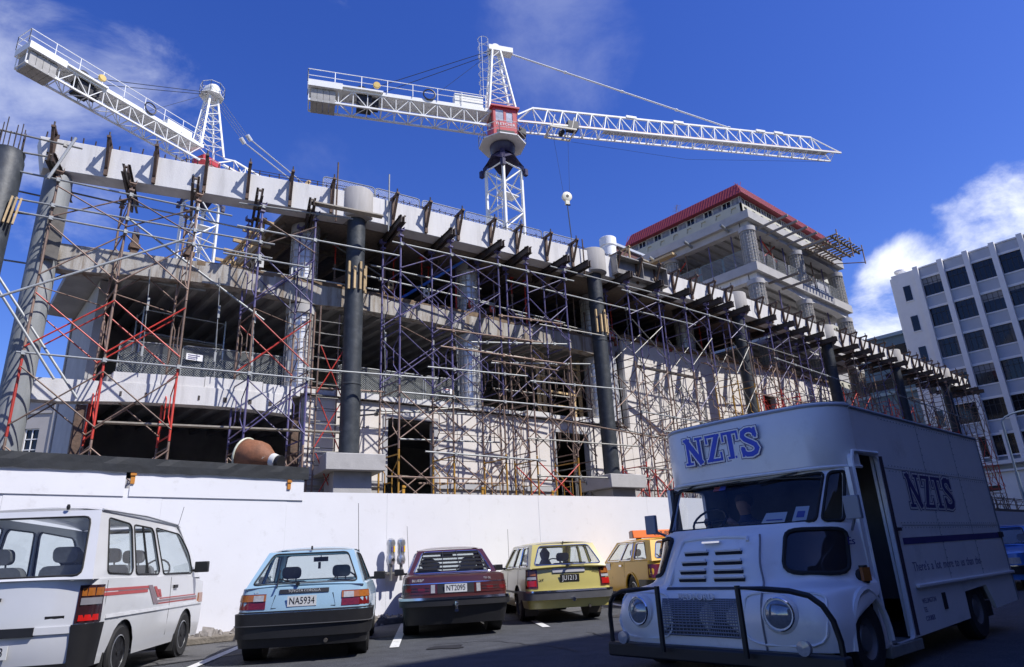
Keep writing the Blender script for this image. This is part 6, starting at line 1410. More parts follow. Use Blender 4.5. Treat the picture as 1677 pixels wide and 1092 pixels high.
mb = MB(); mb.lathe([(.18, 0), (.16, .12), (.08, .26), (.1, .32), (.11, .38), (.02, .5)], (.5, .1, .85), n=14); c.o('coat_bundle', mb, mat('lilac_bundle', (.24, .23, .3), .8, var=.2))
c.line([(c.side_d(-.1), z) for z in (.5, .7, .93)]); c.line([(c.side_d(1.0), z) for z in (.3, .5, .7, .9)]); c.line([(.70, .60), (.70, .94)]); c.line([(-.70, .60), (-.70, .94)])
c.strip('side_strip', c.side_d(-.5), c.side_d(2.8), .5, .535, .012, BLACK); c.aerial((1.9, .6, .95), .85)
mb = MB(); mb.tube((-.98, -.35, .26), (-.6, -.35, .28), .025, 8); mb.box(-.35, -.33, -.75, -.5, .1, .3); mb.box(-.35, -.33, .5, .75, .1, .3); c.o('exhaust_and_flaps', mb, PIPES)
# ---- taxi
c = Car('taxi', 'yellow taxi estate with an orange roof sign partly hidden by the delivery truck', (14.4, 10.8, 0), 61.5, dict(ro=1.15, wb=2.6, fo=.78, hw=.90, sill=.24, wr=.32, paint=TAX, rc=.14, bow=.05,
    inset=[(.2, .05), (.45, .0), (.75, .0), (1.0, .04)], lean=[(.5, 0), (.95, .06)], belt=[(-1.2, .97), (1.9, .95), (2.2, .92), (3.8, .80)],
    cab=dict(xrb=-1.05, xrt=-.72, xft=1.38, xfb=2.05, yb=.82, yt=.67, zr=.97, zf=.95, zt=1.45), win=dict(rear=[[(.05, .1), (.95, .1), (.90, .92), (.1, .92)]], front=[[(.05, .08), (.95, .08), (.93, .94), (.07, .94)]], side=[[(.08, .1), (.33, .1), (.34, .9), (.13, .9)], [(.39, .07), (.62, .06), (.60, .92), (.44, .92)], [(.635, .06), (.93, .06), (.87, .92), (.62, .92)]]), sealm=CHROME, seal=.012), 1.05)
c.shell(); c.cabin(); c.wheels(ALLOY, 8)
c.strip('bumper', -1.4, 1.4, .42, .58, .06, BLACK)
for sd in (-1, 1): c.strip('tail_light', sd * .62, sd * .95, .62, .9, .012, REDL)
for y in (.4, -.4): c.seat(1.15, y, .50)
mb = MB(); f = lambda u, v, d: V((.2 - v * .2 - d, u, .66 + v)); m_ = mapped(rrect(-.66, .66, 0, .36, .06), [], f, .12, 0, True); c.o('rear_bench', m_, SEATM)
c.steering(1.6, -.4, .98); c.line([(c.side_d(.42), z) for z in (.62, .78, .96)]); c.line([(c.side_d(1.25), z) for z in (.3, .6, .95)]); c.strip('sill_strip', c.side_d(.45), c.side_d(2.2), .235, .29, .012, CHROME)
p = c.S(c.side_d(.62), .88, .02); mb = MB(); mb.obox(p, V((.08, 0, 0)), V((0, .015, 0)), V((0, 0, .02))); c.o('door_handle', mb, CHROME); p = c.S(c.side_d(1.55), .84, .005); mb = MB(); mb.obox(p, V((.16, 0, 0)), V((0, .004, 0)), V((0, 0, .1))); c.o('door_sticker', mb, PLATEW)
mb = MB(); mb.path([c.S(c.side_d(.375 * cos(a) * 1.0), .32 + .40 * sin(a), .005) for a in [pi * i / 12 for i in range(13)]], .022, 6); c.o('arch_lip', mb, TAX)
mb = MB(); mb.prism([V((.25, -.66, 1.50)), V((.55, -.66, 1.50)), V((.48, -.66, 1.68)), V((.30, -.66, 1.68))], (0, 1.32, 0)); sg = c.o('roof_sign', mb, ORANGE, bevel=.012)
text('sign_text', '888-888', .135, INK, sg, V((.272, -.14, 1.59)), (0, -1, 0), (.28, 0, .96), .004, local=True, squeeze=1.15)
mb = MB(); mb.obox((.4, .663, 1.585), V((.11, 0, 0)), V((0, .004, 0)), V((0, 0, .075))); c.o('sign_end', mb, REDL, sg); mb = MB(); mb.box(.3, .5, -.5, -.44, 1.44, 1.5); mb.box(.3, .5, .44, .5, 1.44, 1.5); c.o('sign_feet', mb, BLACK, sg)
# ---- white van
c = Car('van', 'white passenger van with red and grey side stripes parked at the far left', (1.45, 10.40, 0), 56.6, dict(cat='van', ro=.98, wb=2.24, fo=1.05, hw=.845, sill=.24, wr=.30, paint=VANW, rc=.17, bow=.06,
    inset=[(.2, .05), (.42, .012), (.72, .0), (.74, .012), (.78, .0), (1.1, .01)], lean=[(.5, 0), (1.1, .04)], belt=[(-1.1, 1.12), (2.2, 1.12), (2.8, 1.05), (3.3, .98)],
    cab=dict(xrb=-.93, xrt=-.66, xft=2.08, xfb=2.84, yb=.825, yt=.70, zr=1.12, zf=1.09, zt=1.90, ztf=1.82), win=dict(rear=[[(.07, .05), (.93, .05), (.93, .9), (.07, .9)]], front=[[(.05, .08), (.95, .08), (.93, .94), (.07, .94)]], side=[[(.085, .08), (.28, .06), (.285, .86), (.06, .90)], [(.305, .06), (.525, .06), (.535, .86), (.31, .86)], [(.56, .06), (.90, .08), (.93, .5), (.90, .84), (.57, .88)]])), 1.04)
c.shell(); c.cabin(); c.wheels(ALLOY, 5)
h = c.strip('tail_light', -.70, -1.02, .68, 1.06, .012, mat('smoked_lens', (.03, .012, .015), .2, coat=.4)); c.strip('amber_lens', -.73, -1.0, .95, 1.03, .016, AMBER, h); c.strip('clear_lens', -.73, -.98, .86, .93, .016, mat('grey_lens', (.2, .2, .22), .2), h); c.strip('bright_lens', -.73, -.95, .70, .76, .016, REDB, h)
h = c.strip('tail_light', .70, 1.02, .68, 1.06, .012, mat('smoked_lens', (.03, .012, .015), .2)); c.strip('amber_lens', .73, 1.0, .95, 1.03, .016, AMBER, h)
c.strip('corner_bumper', -.68, -1.08, .24, .67, .03, BLACK); c.strip('corner_bumper', .68, 1.08, .24, .67, .03, BLACK); c.strip('lower_bumper', -.69, .69, .2, .30, .03, BLACK); c.strip('handle_panel', -.34, .42, .575, .665, .03, BLACK)
c.strip('tailgate_moulding', -.68, -.345, .59, .66, .018, VANW); c.strip('nameplate', -.42, -.60, .735, .765, .008, BLACK); c.plate('PE4718', .05, .44, .37, .13, PLATEW, INK, .014)
mb = MB(); p = c.S(.12, .95, .03); mb.obox(p, V((.02, 0, 0)), V((0, .09, 0)), V((0, 0, .018))); c.o('tailgate_handle', mb, BLACK)
ST1 = mat('red_stripe', (.40, .06, .06), .4, var=.05); ST2 = mat('grey_stripe', (.20, .15, .17), .4, var=.05)
d = lambda x: -c.side_d(x)
c.strip('side_stripe', d(-.72), d(.62), .985, 1.015, .003, ST1); c.strip('side_stripe', d(-.70), d(.60), .935, .972, .003, ST1); c.strip('side_stripe', d(-.30), d(.66), .975, .983, .004, ST2)
def chev(pts, m): mb = MB(); q = [c.S(d(x), z, .004) for x, z in pts]; mb.prism(q, V((0, -.002, 0))); c.o('side_stripe', mb, m)
chev([(.60, 1.02), (.74, 1.02), (1.02, .78), (.84, .78)], ST2); chev([(.80, 1.0), (.90, 1.0), (1.06, .86), (.96, .86)], ST1); chev([(.95, .96), (1.05, .96), (1.12, .86), (1.08, .86)], ST1)
c.strip('side_stripe', d(1.05), d(2.6), .835, .85, .003, ST1); c.strip('side_stripe', d(1.0), d(2.65), .80, .825, .003, ST2); c.strip('side_stripe', d(.95), d(2.65), .77, .79, .003, ST1)
c.strip('side_moulding', d(-.55), d(2.95), .70, .735, .014, mat('pale_grey_moulding', (.5, .51, .53), .4))
c.line([(d(1.45), z) for z in (.36, .6, .8, 1.0, 1.11)]); c.line([(d(-.60), 1.10), (d(-.60), .9), (d(-.60), .76)])
mb = MB(); p = c.S(d(1.62), .98, .012); mb.obox(p, V((.07, 0, 0)), V((0, .012, 0)), V((0, 0, .022))); c.o('door_handle', mb, BLACK)
for x, y in ((1.5, .4), (1.5, -.4), (.6, .0), (.6, -.45), (-.25, .35), (-.25, -.35)): c.seat(x, y, .5, .26, .78)
c.steering(2.1, -.4, 1.2); c.mirror(2.42, -.86, 1.24, -1, None, .10, .08)
mb = MB(); g = c.fn['right']; mb.bar(g(.415, .07, 0), g(.42, .86, 0), .02, .02); c.o('sliding_window_bar', mb, BLACK)
mb = MB(); mb.path([V((-.66, -.715, 1.875)), V((.6, -.725, 1.885)), V((1.84, -.715, 1.845)), V((2.3, -.77, 1.45)), V((2.6, -.80, 1.15))], .014, 5); c.o('rain_gutter', mb, mat('pale_grey_moulding', (.5, .51, .53), .4)); c.aerial((1.9, -.7, 1.78), .35, (.2, 0))
mb = MB(); g = c.fn['rear']; mb.lathe([(.014, 0), (.022, .03), (.014, .06)], g(.25, 1.0, -.02), n=8); c.o('washer_jet', mb, BLACK); mb = MB(); p = c.S(d(2.95), .85, .0); c.o('front_fittings', MB().tube((3.25, -.6, .62), (3.38, -.62, .62), .02, 6).tube((3.2, -.6, .9), (3.36, -.62, .9), .02, 6), BLACK)
c.strip('indicator', d(2.75), d(2.95), .72, .86, .012, AMBER)
for x in (-.42, 1.85): mb = MB(); mb.box(x, x + .02, -.83, -.62, .12, .34); c.o('mud_flap', mb, BLACKR)
# ---- blue car far right
c = Car('car', 'blue car parked beyond the delivery truck at the right edge', (22.6, 5.35, 0), 180, dict(ro=.9, wb=2.5, fo=.8, hw=.82, sill=.22, wr=.29, paint=BLUEC, rc=.15, bow=.06,
    inset=[(.2, .05), (.45, .0), (.7, .0), (.95, .03)], belt=[(-1.1, .88), (1.8, .90), (2.1, .86), (3.5, .74)],
    cab=dict(xrb=-.3, xrt=.3, xft=1.3, xfb=1.95, yb=.74, yt=.58, zr=.9, zf=.9, zt=1.36), win=dict(rear=[[(.05, .08), (.95, .08), (.92, .92), (.08, .92)]], front=[[(.05, .08), (.95, .08), (.93, .94), (.07, .94)]], side=[[(.1, .1), (.42, .08), (.44, .9), (.2, .9)], [(.46, .08), (.90, .08), (.85, .9), (.47, .9)]])), 1.05)
c.shell(); c.cabin(); c.wheels(ALLOY, 8)
fe = c.cum[-1]
for sd in (-1, 1): h = c.strip('headlight', sd * (fe - .40), sd * (fe - .75), .55, .68, .012, CLEARL)
c.strip('grille', -(fe - .001), -(fe - .38), .55, .68, .008, BLACK); c.strip('grille', (fe - .001), (fe - .38), .55, .68, .008, BLACK); c.strip('bumper', -(fe - .001), -(fe - 1.3), .34, .5, .05, BLACK); c.strip('bumper', (fe - .001), (fe - 1.3), .34, .5, .05, BLACK); c.strip('chrome_strip', -(fe - .001), -(fe - .8), .50, .525, .055, CHROME); c.strip('chrome_strip', (fe - .001), (fe - .8), .50, .525, .055, CHROME)
mb = MB(); p = V((c.xf + .06, 0, .42)); mb.obox(p, V((.004, 0, 0)), V((0, .18, 0)), V((0, 0, .06))); c.o('number_plate', mb, PLATEW)
for y in (.38, -.38): c.seat(1.15, y, .50)
# ================================================================ delivery truck (local drawing frame scaled into place)
TK = .85; T0 = V((0, 0, 1.12 * (1 - TK)))
TP = mat('truck_white_paint', (.80, .785, .76), .38, var=.05, scale=2, coat=.3, tint=(.46, .43, .40), tamt=.5, tscale=2.6, tlo=.54, thi=.78, bump=.05, bscale=5); TIN = mat('truck_interior', (.07, .07, .075), .8, var=.2)
tr = thing('delivery_truck', 'white walk through delivery truck lettered NZTS with its side door open', 'truck', (7.0, 3.9, 0))
def tt(p): return V(p) * TK + T0
def to(name, mb, m, parent=None, **k): mb.xf(tt); return obj(name, mb, m, parent or tr, **k)
YS, YF, ZB, ZT = 3.41, 6.05, .10, 2.84; YC = (YS + YF) / 2; XR = 13.62
# near side wall with door opening and wheel cut-out
wall_o = [(8.28, ZB - .05), (11.2, ZB + .02), (11.22, .46), (12.2, .50), (12.45, .16), (XR, .2), (XR, ZT - .06), (8.62, ZT - .04), (8.62, 2.05), (8.28, 2.02)]
door = rpoly([(8.42, .06), (9.16, .06), (9.22, 2.2), (8.40, 2.2)], .10, 3)
sf = lambda u, v, d: V((u, YS + d, v)); ff = lambda u, v, d: V((u, YF - d, v))
to('side_wall', mapped(wall_o, [door], sf, .05, .5), TP)
fwin = rpoly([(8.5, 1.25), (9.15, 1.25), (9.15, 2.0), (8.45, 2.0)], .08)
to('side_wall', mapped(wall_o, [fwin], ff, .05, .5), TP)
mb = MB(); mb.box(XR - .05, XR, YS + .003, YF - .003, .2, ZT - .06); to('rear_wall', mb, TP)
# visor and front corners of the tall body, wrapping round
def wrap(z, r=.52, x0=8.10, back=8.62, dx=0, n=7):
    pts = [(back, YS)]
    for k in range(n + 1): a = pi / 2 * k / n; pts.append((x0 + dx + r - r * sin(a) + .0, YS + r - r * cos(a)))
    pts.append((x0 + dx - .06, YC))
    for k in range(n + 1): a = pi / 2 * (1 - k / n); pts.append((x0 + dx + r - r * sin(a), YF - r + r * cos(a)))
    pts.append((back, YF)); return [V((x, y, z)) for x, y in pts]
rings = [wrap(2.04, dx=.05), wrap(2.07, dx=.02), wrap(2.45), wrap(2.76, dx=.01), wrap(2.84, dx=.05)]
n = len(rings[0]); mb = MB(); mb.add([p for r_ in rings for p in r_], [(i * n + k, i * n + k + 1, (i + 1) * n + k + 1, (i + 1) * n + k) for i in range(len(rings) - 1) for k in range(n - 1)]); to('visor', mb, TP)
mb = MB(); rr = wrap(2.845, dx=.05); mb.add(rr + [V((8.62, YF, 2.845)), V((8.62, YS, 2.845))], [tuple(range(n))]); mb.add([(8.61, YS, 2.80), (XR, YS, 2.78), (XR, YF, 2.78), (8.61, YF, 2.80), (8.61, YS + .2, 2.87), (XR, YS + .2, 2.85), (XR, YF - .2, 2.85), (8.61, YF - .2, 2.87)], [(0, 1, 5, 4), (4, 5, 6, 7), (7, 6, 2, 3), (1, 2, 6, 5), (0, 4, 7, 3)]); to('roof', mb, TP)
mb = MB(); mb.path([p + V((0, 0, .0)) for p in wrap(2.04, dx=.03)], .022, 6); to('visor_lip', mb, TP); mb = MB(); mb.path([p for p in wrap(2.80, dx=.02)], .02, 6); mb.tube((8.62, YS - .002, 2.79), (XR, YS - .002, 2.78), .022, 6); to('gutter', mb, mat('grey_gutter', (.35, .36, .38), .5))
# windscreen: curved, leaning back under the visor; pillars
lowr = [V((x, y, z)) for x, y, z in [(8.30, 3.50, 1.36), (8.0, 3.56, 1.365), (7.78, 3.74, 1.37), (7.62, 4.05, 1.375), (7.55, YC, 1.385)]]
lowr += [V((p.x, 2 * YC - p.y, p.z)) for p in lowr[-2::-1]]
upr = [V((x, y, 2.035)) for x, y in [(8.42, 3.46), (8.32, 3.52), (8.22, 3.70), (8.17, 4.05), (8.14, YC)]]; upr += [V((p.x, 2 * YC - p.y, p.z)) for p in upr[-2::-1]]
def ws(u, v, d=0):
    t = u * (len(lowr) - 1); i = min(int(t), len(lowr) - 2); f = t - i; a = lowr[i].lerp(lowr[i + 1], f); b = upr[i].lerp(upr[i + 1], f); p = a.lerp(b, v); return p + (V((8.9, YC, p.z)) - p).normalized() * d
def wpatch(u0, u1, v0, v1, d, nu=14, r=.03):
    q = rrect(u0, u1, v0, v1, r, 3, 2.5); return q
mb = mapped([(u / 16, 0) for u in range(17)] + [(u / 16, 1) for u in range(16, -1, -1)], [wpatch(.235, .765, .07, .92, 0), wpatch(.07, .205, .08, .90, 0, 5), wpatch(.795, .93, .08, .90, 0, 5)], ws, .035, .05); to('windscreen_frame', mb, TP)
for (u0, u1) in ((.235, .765), (.07, .205), (.795, .93)):
    q = wpatch(u0, u1, .07, .92, 0); g = to('windscreen' if u1 - u0 > .3 else 'quarter_light', polyface(q, lambda u, v, d: ws(u, v, .014), 0, .05), TRUCK_GLASS); mb = MB(); mb.path([ws(u, v, -.004) for u, v in q], .018, 6, True); to('seal', mb, BLACKR, g)
# nose: loft of horizontal outlines
SLI = [(1.385, [(8.32, 3.44), (8.02, 3.50), (7.76, 3.72), (7.60, 4.05), (7.50, 4.35), (7.46, YC)]), (1.25, [(8.32, 3.43), (7.98, 3.48), (7.66, 3.74), (7.48, 4.02), (7.30, 4.25), (7.27, YC)]), (1.0, [(8.32, 3.42), (7.92, 3.47), (7.52, 3.72), (7.32, 4.0), (7.14, 4.2), (7.12, YC)]), (.80, [(8.32, 3.41), (7.86, 3.45), (7.42, 3.66), (7.22, 3.96), (7.08, 4.15), (7.06, YC)]),
       (.72, [(8.30, 3.36), (7.70, 3.34), (7.22, 3.46), (7.04, 3.80), (6.99, 4.15), (7.02, YC)]), (.60, [(8.10, 3.31), (7.60, 3.29), (7.10, 3.40), (6.93, 3.78), (6.93, 4.15), (6.97, YC)]), (.40, [(7.36, 3.27), (7.30, 3.27), (7.02, 3.38), (6.88, 3.78), (6.90, 4.15), (6.94, YC)]), (.14, [(7.30, 3.30), (7.26, 3.30), (7.06, 3.40), (6.92, 3.80), (6.92, 4.15), (6.95, YC)])]
def half(i): z, pts = SLI[i]; return [V((x, y, z)) for x, y in pts]
def cr(P, t):
    t = max(0, min(len(P) - 1.0001, t)); i = int(t); f = t - i; g = lambda k: P[max(0, min(len(P) - 1, k))]
    a, b, c_, d = g(i - 1), g(i), g(i + 1), g(i + 2); return .5 * ((2 * b) + (c_ - a) * f + (2 * a - 5 * b + 4 * c_ - d) * f * f + (3 * b - a - 3 * c_ + d) * f ** 3)
def nose(u, w, off=0, sd=-1):   # u 0..5 side to middle, w 0..7 top to bottom
    p = cr([cr(half(i), u) for i in range(len(SLI))], w)
    if off:
        e = .08; du = nose(u + e, w) - nose(u - e, w); dw = nose(u, w + e) - nose(u, w - e); n_ = dw.cross(du); n_.normalize()
        if n_.x > 0 and n_.y > 0 or n_.x > .5: n_ = -n_
        p = p + n_ * off
    return p if sd < 0 else V((p.x, 2 * YC - p.y, p.z))
NU, NW = 22, 30
for sd in (-1, 1):
    mb = MB(); mb.add([nose(5 * i / NU, 7 * j / NW, 0, sd) for i in range(NU + 1) for j in range(NW + 1)], [(i * (NW + 1) + j, (i + 1) * (NW + 1) + j, (i + 1) * (NW + 1) + j + 1, i * (NW + 1) + j + 1) for i in range(NU) for j in range(NW)]); to('nose_panel', mb, TP)
    q = rpoly([(.95, .62), (2.75, .55), (2.75, 2.55), (1.05, 2.75)], .5, 4); fn = lambda u, v, d: nose(u, v, .008 - d, sd)
    g = to('quarter_window', polyface(q, fn, 0, .25), mat('smoked_window', (.02, .02, .025), .06)); mb = MB(); mb.path([fn(u, v, -.008) for u, v in q], .024, 6, True); to('seal', mb, BLACKR, g)
    c_ = nose(3.12, 5.55, .0, sd); ax = V((-1, .12 * sd, .05)).normalized()
    mb = MB(); mb.lathe([(.19, -.06), (.19, .0), (.155, .035), (.15, .03)], c_, ax, 24); h = to('headlight', mb, TP); mb = MB(); mb.lathe([(.145, .0), (.135, .035), (.09, .06), (.0, .07)], c_, ax, 24); to('lens', mb, mat('headlamp_glass', (.30, .32, .35), .06, metal=.5, var=.2, scale=30), h); mb = MB(); mb.lathe([(.148, .02), (.155, .045), (.165, .03), (.16, .01)], c_, ax, 24); to('chrome_ring', mb, CHROME, h)
    mb = MB(); mb.path([nose(u, v, .006, sd) for u, v in rpoly([(2.0, 4.35), (4.1, 4.15), (4.25, 6.7), (2.1, 6.7)], .6, 4)], .014, 5, True); to('fender_crease', mb, TP)
    # bull bar
    y = lambda v: v if sd < 0 else 2 * 4.62 - v
    mb = MB(); mb.path([V((6.62, y(4.10), .14)), V((6.62, y(4.10), .77)), V((6.63, y(3.80), .755)), V((6.65, y(3.55), .735)), V((6.69, y(3.38), .69)), V((6.73, y(3.28), .60)), V((6.77, y(3.22), .46)), V((6.80, y(3.20), .28)), V((6.80, y(3.20), .14))], .028, 8); mb.tube((6.62, y(4.10), .79), (6.62, y(4.10), .1), .03, 8); to('bull_bar', mb, BLACK)
    mb = MB(); mb.tube((8.1, y(3.44), 1.30), (7.78, y(3.24), 1.45), .018, 6); mb.obox((7.76, y(3.24), 1.53), V((.03, 0, 0)), V((0, .085, 0)), V((0, 0, .125))); to('wing_mirror', mb, mat('mirror_back', (.20, .22, .26), .4, var=.05), bevel=.03)
    mb = MB(); mb.box(6.72, 6.78, y(4.25) - .07, y(4.25) + .07, .02, .14) if sd > 0 else mb.box(6.72, 6.78, 5.3, 5.44, .02, .14)
    mb = MB(); cc = V((6.66, y(3.5), .22)); mb.lathe([(.07, -.03), (.07, .02), (.0, .03)], cc, (-1, 0, 0), 14); to('fog_lamp', mb, CLEARL)
# front wheel arch lip + wheel + dark well
for sd in (-1, 1):
    y = lambda v: v if sd < 0 else 2 * YC - v
    mb = MB(); mb.path([V((7.78 - .50 * cos(a), y(3.30 + .03 * (a > 1.7)), .14 + .55 * sin(a))) for a in [pi * i / 14 for i in range(15)]], .035, 6); to('arch_lip', mb, TP)
    for xa in (7.78, 11.75):
        yy = 3.36 if xa < 9 else 3.46
        t_ = MB(); t_.lathe([(.2, 0), (.36, -.012), (.40, .03), (.40, .2), (.36, .23), (.2, .23)], (xa, yy if sd < 0 else 2 * YC - yy, .20), (0, -sd, 0), 26, False); w_ = to('wheel', t_, BLACKR)
        t_ = MB(); t_.lathe([(.215, -.002), (.20, .02), (.14, .06), (.12, .02), (.0, .01)], (xa, yy if sd < 0 else 2 * YC - yy, .20), (0, -sd, 0), 20, False); to('rim', t_, mat('grey_steel_rim', (.2, .2, .21), .5, metal=.6), w_)
mb = MB(); mb.box(7.0, 8.4, 3.6, 2 * YC - 3.6, .12, .55); mb.box(7.3, 8.35, 3.40, 2 * YC - 3.40, .56, .66); mb.box(11.15, 12.5, 3.7, 2 * YC - 3.7, .05, .6); mb.box(9.3, XR - .2, 3.75, 2 * YC - 3.75, -.02, .2); to('underbody', mb, BLACK)
mb = MB(); mb.box(6.70, 6.86, 3.14, 6.04, .0, .155); to('bumper', mb, BLACK, bevel=.02)
mb = MB(); mb.box(8.36, 9.3, YS - .02, YF, -.06, .06); to('door_step', mb, mat('worn_step', (.22, .22, .2), .6, var=.3), bevel=.01)
mb = MB(); mb.box(8.45, 9.3, YS + .6, YF - .1, .06, .42); to('step_riser', mb, mat('green_floor', (.045, .07, .06), .7, var=.2))
mb = MB(); mb.box(8.3, XR - .1, YS + .65, YF - .06, .42, .46); mb.box(9.75, 9.8, YS + .06, YF - .06, .46, 2.78); to('cab_floor_and_bulkhead', mb, TIN)
mb = MB(); mb.box(8.62, 9.74, YS + .06, YF - .06, 2.72, 2.76); to('headlining', mb, TIN)
# sliding door parked open behind the gap
mb = mapped([(9.22, .08), (9.62, .08), (9.62, 2.22), (9.22, 2.22)], [rpoly([(9.28, 1.2), (9.56, 1.2), (9.56, 2.1), (9.28, 2.1)], .05)], lambda u, v, d: V((u, YS + .07 + d, v)), .035, 0, True); to('sliding_door', mb, TP)
mb = MB(); mb.path([V((8.40, YS - .004, .08)), V((8.40, YS - .006, 2.12)), V((8.46, YS - .006, 2.22)), V((9.2, YS - .006, 2.24))], .022, 6); to('door_frame_trim', mb, TP); mb = MB(); mb.tube((9.21, YS - .01, .1), (9.26, YS - .01, 2.2), .025, 6); mb.obox((9.30, YS - .02, 1.3), V((.07, 0, 0)), V((0, .02, 0)), V((0, 0, .02))); to('door_edge', mb, mat('dark_rubber_edge', (.03, .02, .035), .6))
# side trims
mb = MB(); mb.prism([V((9.42, YS - .003, 1.115)), V((XR - .02, YS - .003, 1.15)), V((XR - .02, YS - .003, 1.235)), V((9.42, YS - .003, 1.195))], (0, -.003, 0)); to('purple_stripe', mb, NAVY)
mb = MB(); mb.box(9.5, XR + .02, YS - .05, YS - .001, .60, .645); to('rubbing_strip', mb, TP, bevel=.01); mb = MB(); mb.box(9.5, XR, YS - .004, YS - .001, 1.345, 1.352); mb.box(9.3, XR, YS - .004, YS - .001, 2.06, 2.066); to('panel_seam', mb, mat('grey_seam', (.2, .2, .22), .6))
mb = MB()
for zz in (2.03, 2.10, 1.32, 1.38, 2.72):
    for q_ in range(40): xx = 9.5 + .105 * q_; mb.box(xx - .008, xx + .008, YS - .007, YS - .001, zz - .008, zz + .008)
for xx in (10.85, 12.25):
    for q_ in range(20): zz = .72 + .1 * q_; mb.box(xx - .008, xx + .008, YS - .007, YS - .001, zz - .008, zz + .008)
o = to('rivets', mb, mat('grey_rivet', (.36, .36, .37), .5)); o['kind'] = 'stuff'
mb = MB()
for xx in (10.82, 12.22): mb.box(xx, xx + .006, YS - .0035, YS - .001, .66, 2.76)
mb.box(XR - .03, XR + .01, YS - .012, YS + .02, .2, 2.78); to('panel_seam', mb, mat('grey_seam', (.2, .2, .22), .6))
mb = MB(); mb.box(10.3, 10.42, YS - .012, YS - .001, .30, .50); to('vent_slot', mb, BLACK)
mb = MB(); mb.box(XR - .15, XR + .04, YS - .03, YS + .05, 1.16, 1.24); to('rear_hinge', mb, BLACK)
mb = MB(); mb.lathe([(.085, -.02), (.085, .03), (.05, .05)], (8.02, 3.40, .80), (-.5, -.9, 0), 14); mb.box(8.0, 8.1, 3.36, 3.41, .70, .92); i_ = to('side_indicator', mb, BLACK); mb = MB(); mb.obox((7.99, 3.345, .83), V((.05, -.02, 0)), V((.01, .02, 0)), V((0, 0, .07))); to('amber_lens', mb, AMBER, i_)
# grille, louvres, badge
fn = lambda sd: (lambda u, v, d: nose(u, v, .008 - d, sd))
for sd in (-1, 1):
    q0 = 4.3 if sd < 0 else 4.0; q = [(q0, 4.75), (5, 4.75), (5, 6.55), (q0, 6.55)]; g = to('grille', polyface(q, fn(sd), 0, .3), mat('dark_grille', (.05, .052, .06), .5))
    mb = MB()
    for k in range(15):
        v = 4.8 + 1.7 * k / 14; mb.path([nose(q0 + (5 - q0) * t / 5, v, .014, sd) for t in range(6)], .008, 4)
    for k in range(14):
        u = q0 + (5 - q0) * k / 14; mb.path([nose(u, 4.75 + 1.8 * t / 6, .014, sd) for t in range(7)], .006, 4)
    to('grille_mesh', mb, mat('grille_silver', (.32, .33, .36), .4, metal=.5), g)
    g = to('grille_opening', polyface([(4.05, 3.55), (5, 3.5), (5, 3.95), (4.05, 3.95)], fn(sd), 0, .2), mat('dark_grille', (.05, .052, .06), .5))
    for k in range(4):
        v = 1.55 + .42 * k; mb = MB(); a = [nose(4.22 + .58 * t / 4 + (.1 if sd > 0 else 0), v, .004, sd) for t in range(5)]; mb.path(a, .022, 6); to('louvre_slot', mb, BLACK); mb = MB(); mb.path([p + V((-.02, 0, .032)) for p in a], .02, 6); to('louvre_hood', mb, TP)
    mb = MB(); mb.path([nose(3.7, v / 4, .006, sd) for v in range(3, 29)], .012, 5); to('bonnet_seam', mb, mat('grey_seam', (.2, .2, .22), .6)) if sd < 0 else None
mb = MB(); mb.path([nose(4.1, 1.1, .01, -1), nose(4.1, .9, .012, -1), nose(4.6, .8, .014, -1), nose(5, .8, .014, 1), nose(4.6, .8, .014, 1), nose(4.1, .9, .012, 1), nose(4.1, 1.1, .01, 1), nose(4.1, 3.3, .01, 1)], .02, 6); to('bonnet_swage', mb, TP)
p = V((6.955, YC + .12, .655)); mbp = tt(p); text('maker_badge', 'BEDFORD', .085, TP, tr, mbp, (0, -1, 0), (0, 0, 1), .015, squeeze=1.1)
mb = MB(); mb.box(7.2, 7.25, YC - .12, YC + .12, 1.235, 1.255); to('bonnet_handle', mb, CHROME)
mb = MB(); mb.tube(ws(.36, .97, -.05), ws(.45, .86, -.03), .012, 5); mb.tube(ws(.62, 1.0, -.05), ws(.78, .84, -.035), .012, 5); mb.bar(ws(.24, .83, -.03), ws(.42, .9, -.03), .02, .012); mb.bar(ws(.70, .90, -.03), ws(.5, .93, -.03), .02, .012); to('wipers', mb, BLACK)
# things behind the windscreen
q = [(.30, .10), (.38, .10), (.39, .36), (.31, .36)]
for (u0, u1, v1, m_) in ((.272, .33, .34, PLATEW), (.36, .42, .26, PLATEW)):
    g = to('paper_notice', polyface([(u0, .085), (u1, .085), (u1 - .006, v1), (u0 - .004, v1)], lambda u, v, d: ws(u, v, .05), 0, 0), m_)
    mb = polyface([(u0 + .012, .15), (u1 - .014, .15), (u1 - .016, .26), (u0 + .010, .26)] if u0 < .3 else [(u0 + .01, .12), (u1 - .01, .12), (u1 - .01, .14), (u0 + .01, .14)], lambda u, v, d: ws(u, v, .046)); to('print', mb, mat('blue_print', (.08, .09, .35), .6), g)
g = to('sticker', polyface([(.545, .80), (.58, .80), (.58, .89), (.545, .89)], lambda u, v, d: ws(u, v, .03)), mat('red_tag', (.52, .09, .06), .7)); to('sticker_blue', polyface([(.545, .80), (.562, .80), (.562, .89), (.545, .89)], lambda u, v, d: ws(u, v, .027)), mat('blue_print', (.08, .09, .35), .6), g)
mb = MB(); mb.path([V((8.05 + .16 * sin(a), 5.25 + .24 * cos(a), 1.52 + .16 * sin(a))) for a in [2 * pi * i / 20 for i in range(20)]], .016, 5, True); mb.tube((8.05, 5.0, 1.52), (8.05, 5.5, 1.52), .012, 5); mb.tube((8.05, 5.25, 1.52), (7.8, 5.25, 1.1), .02, 6); to('steering_wheel', mb, BLACK)
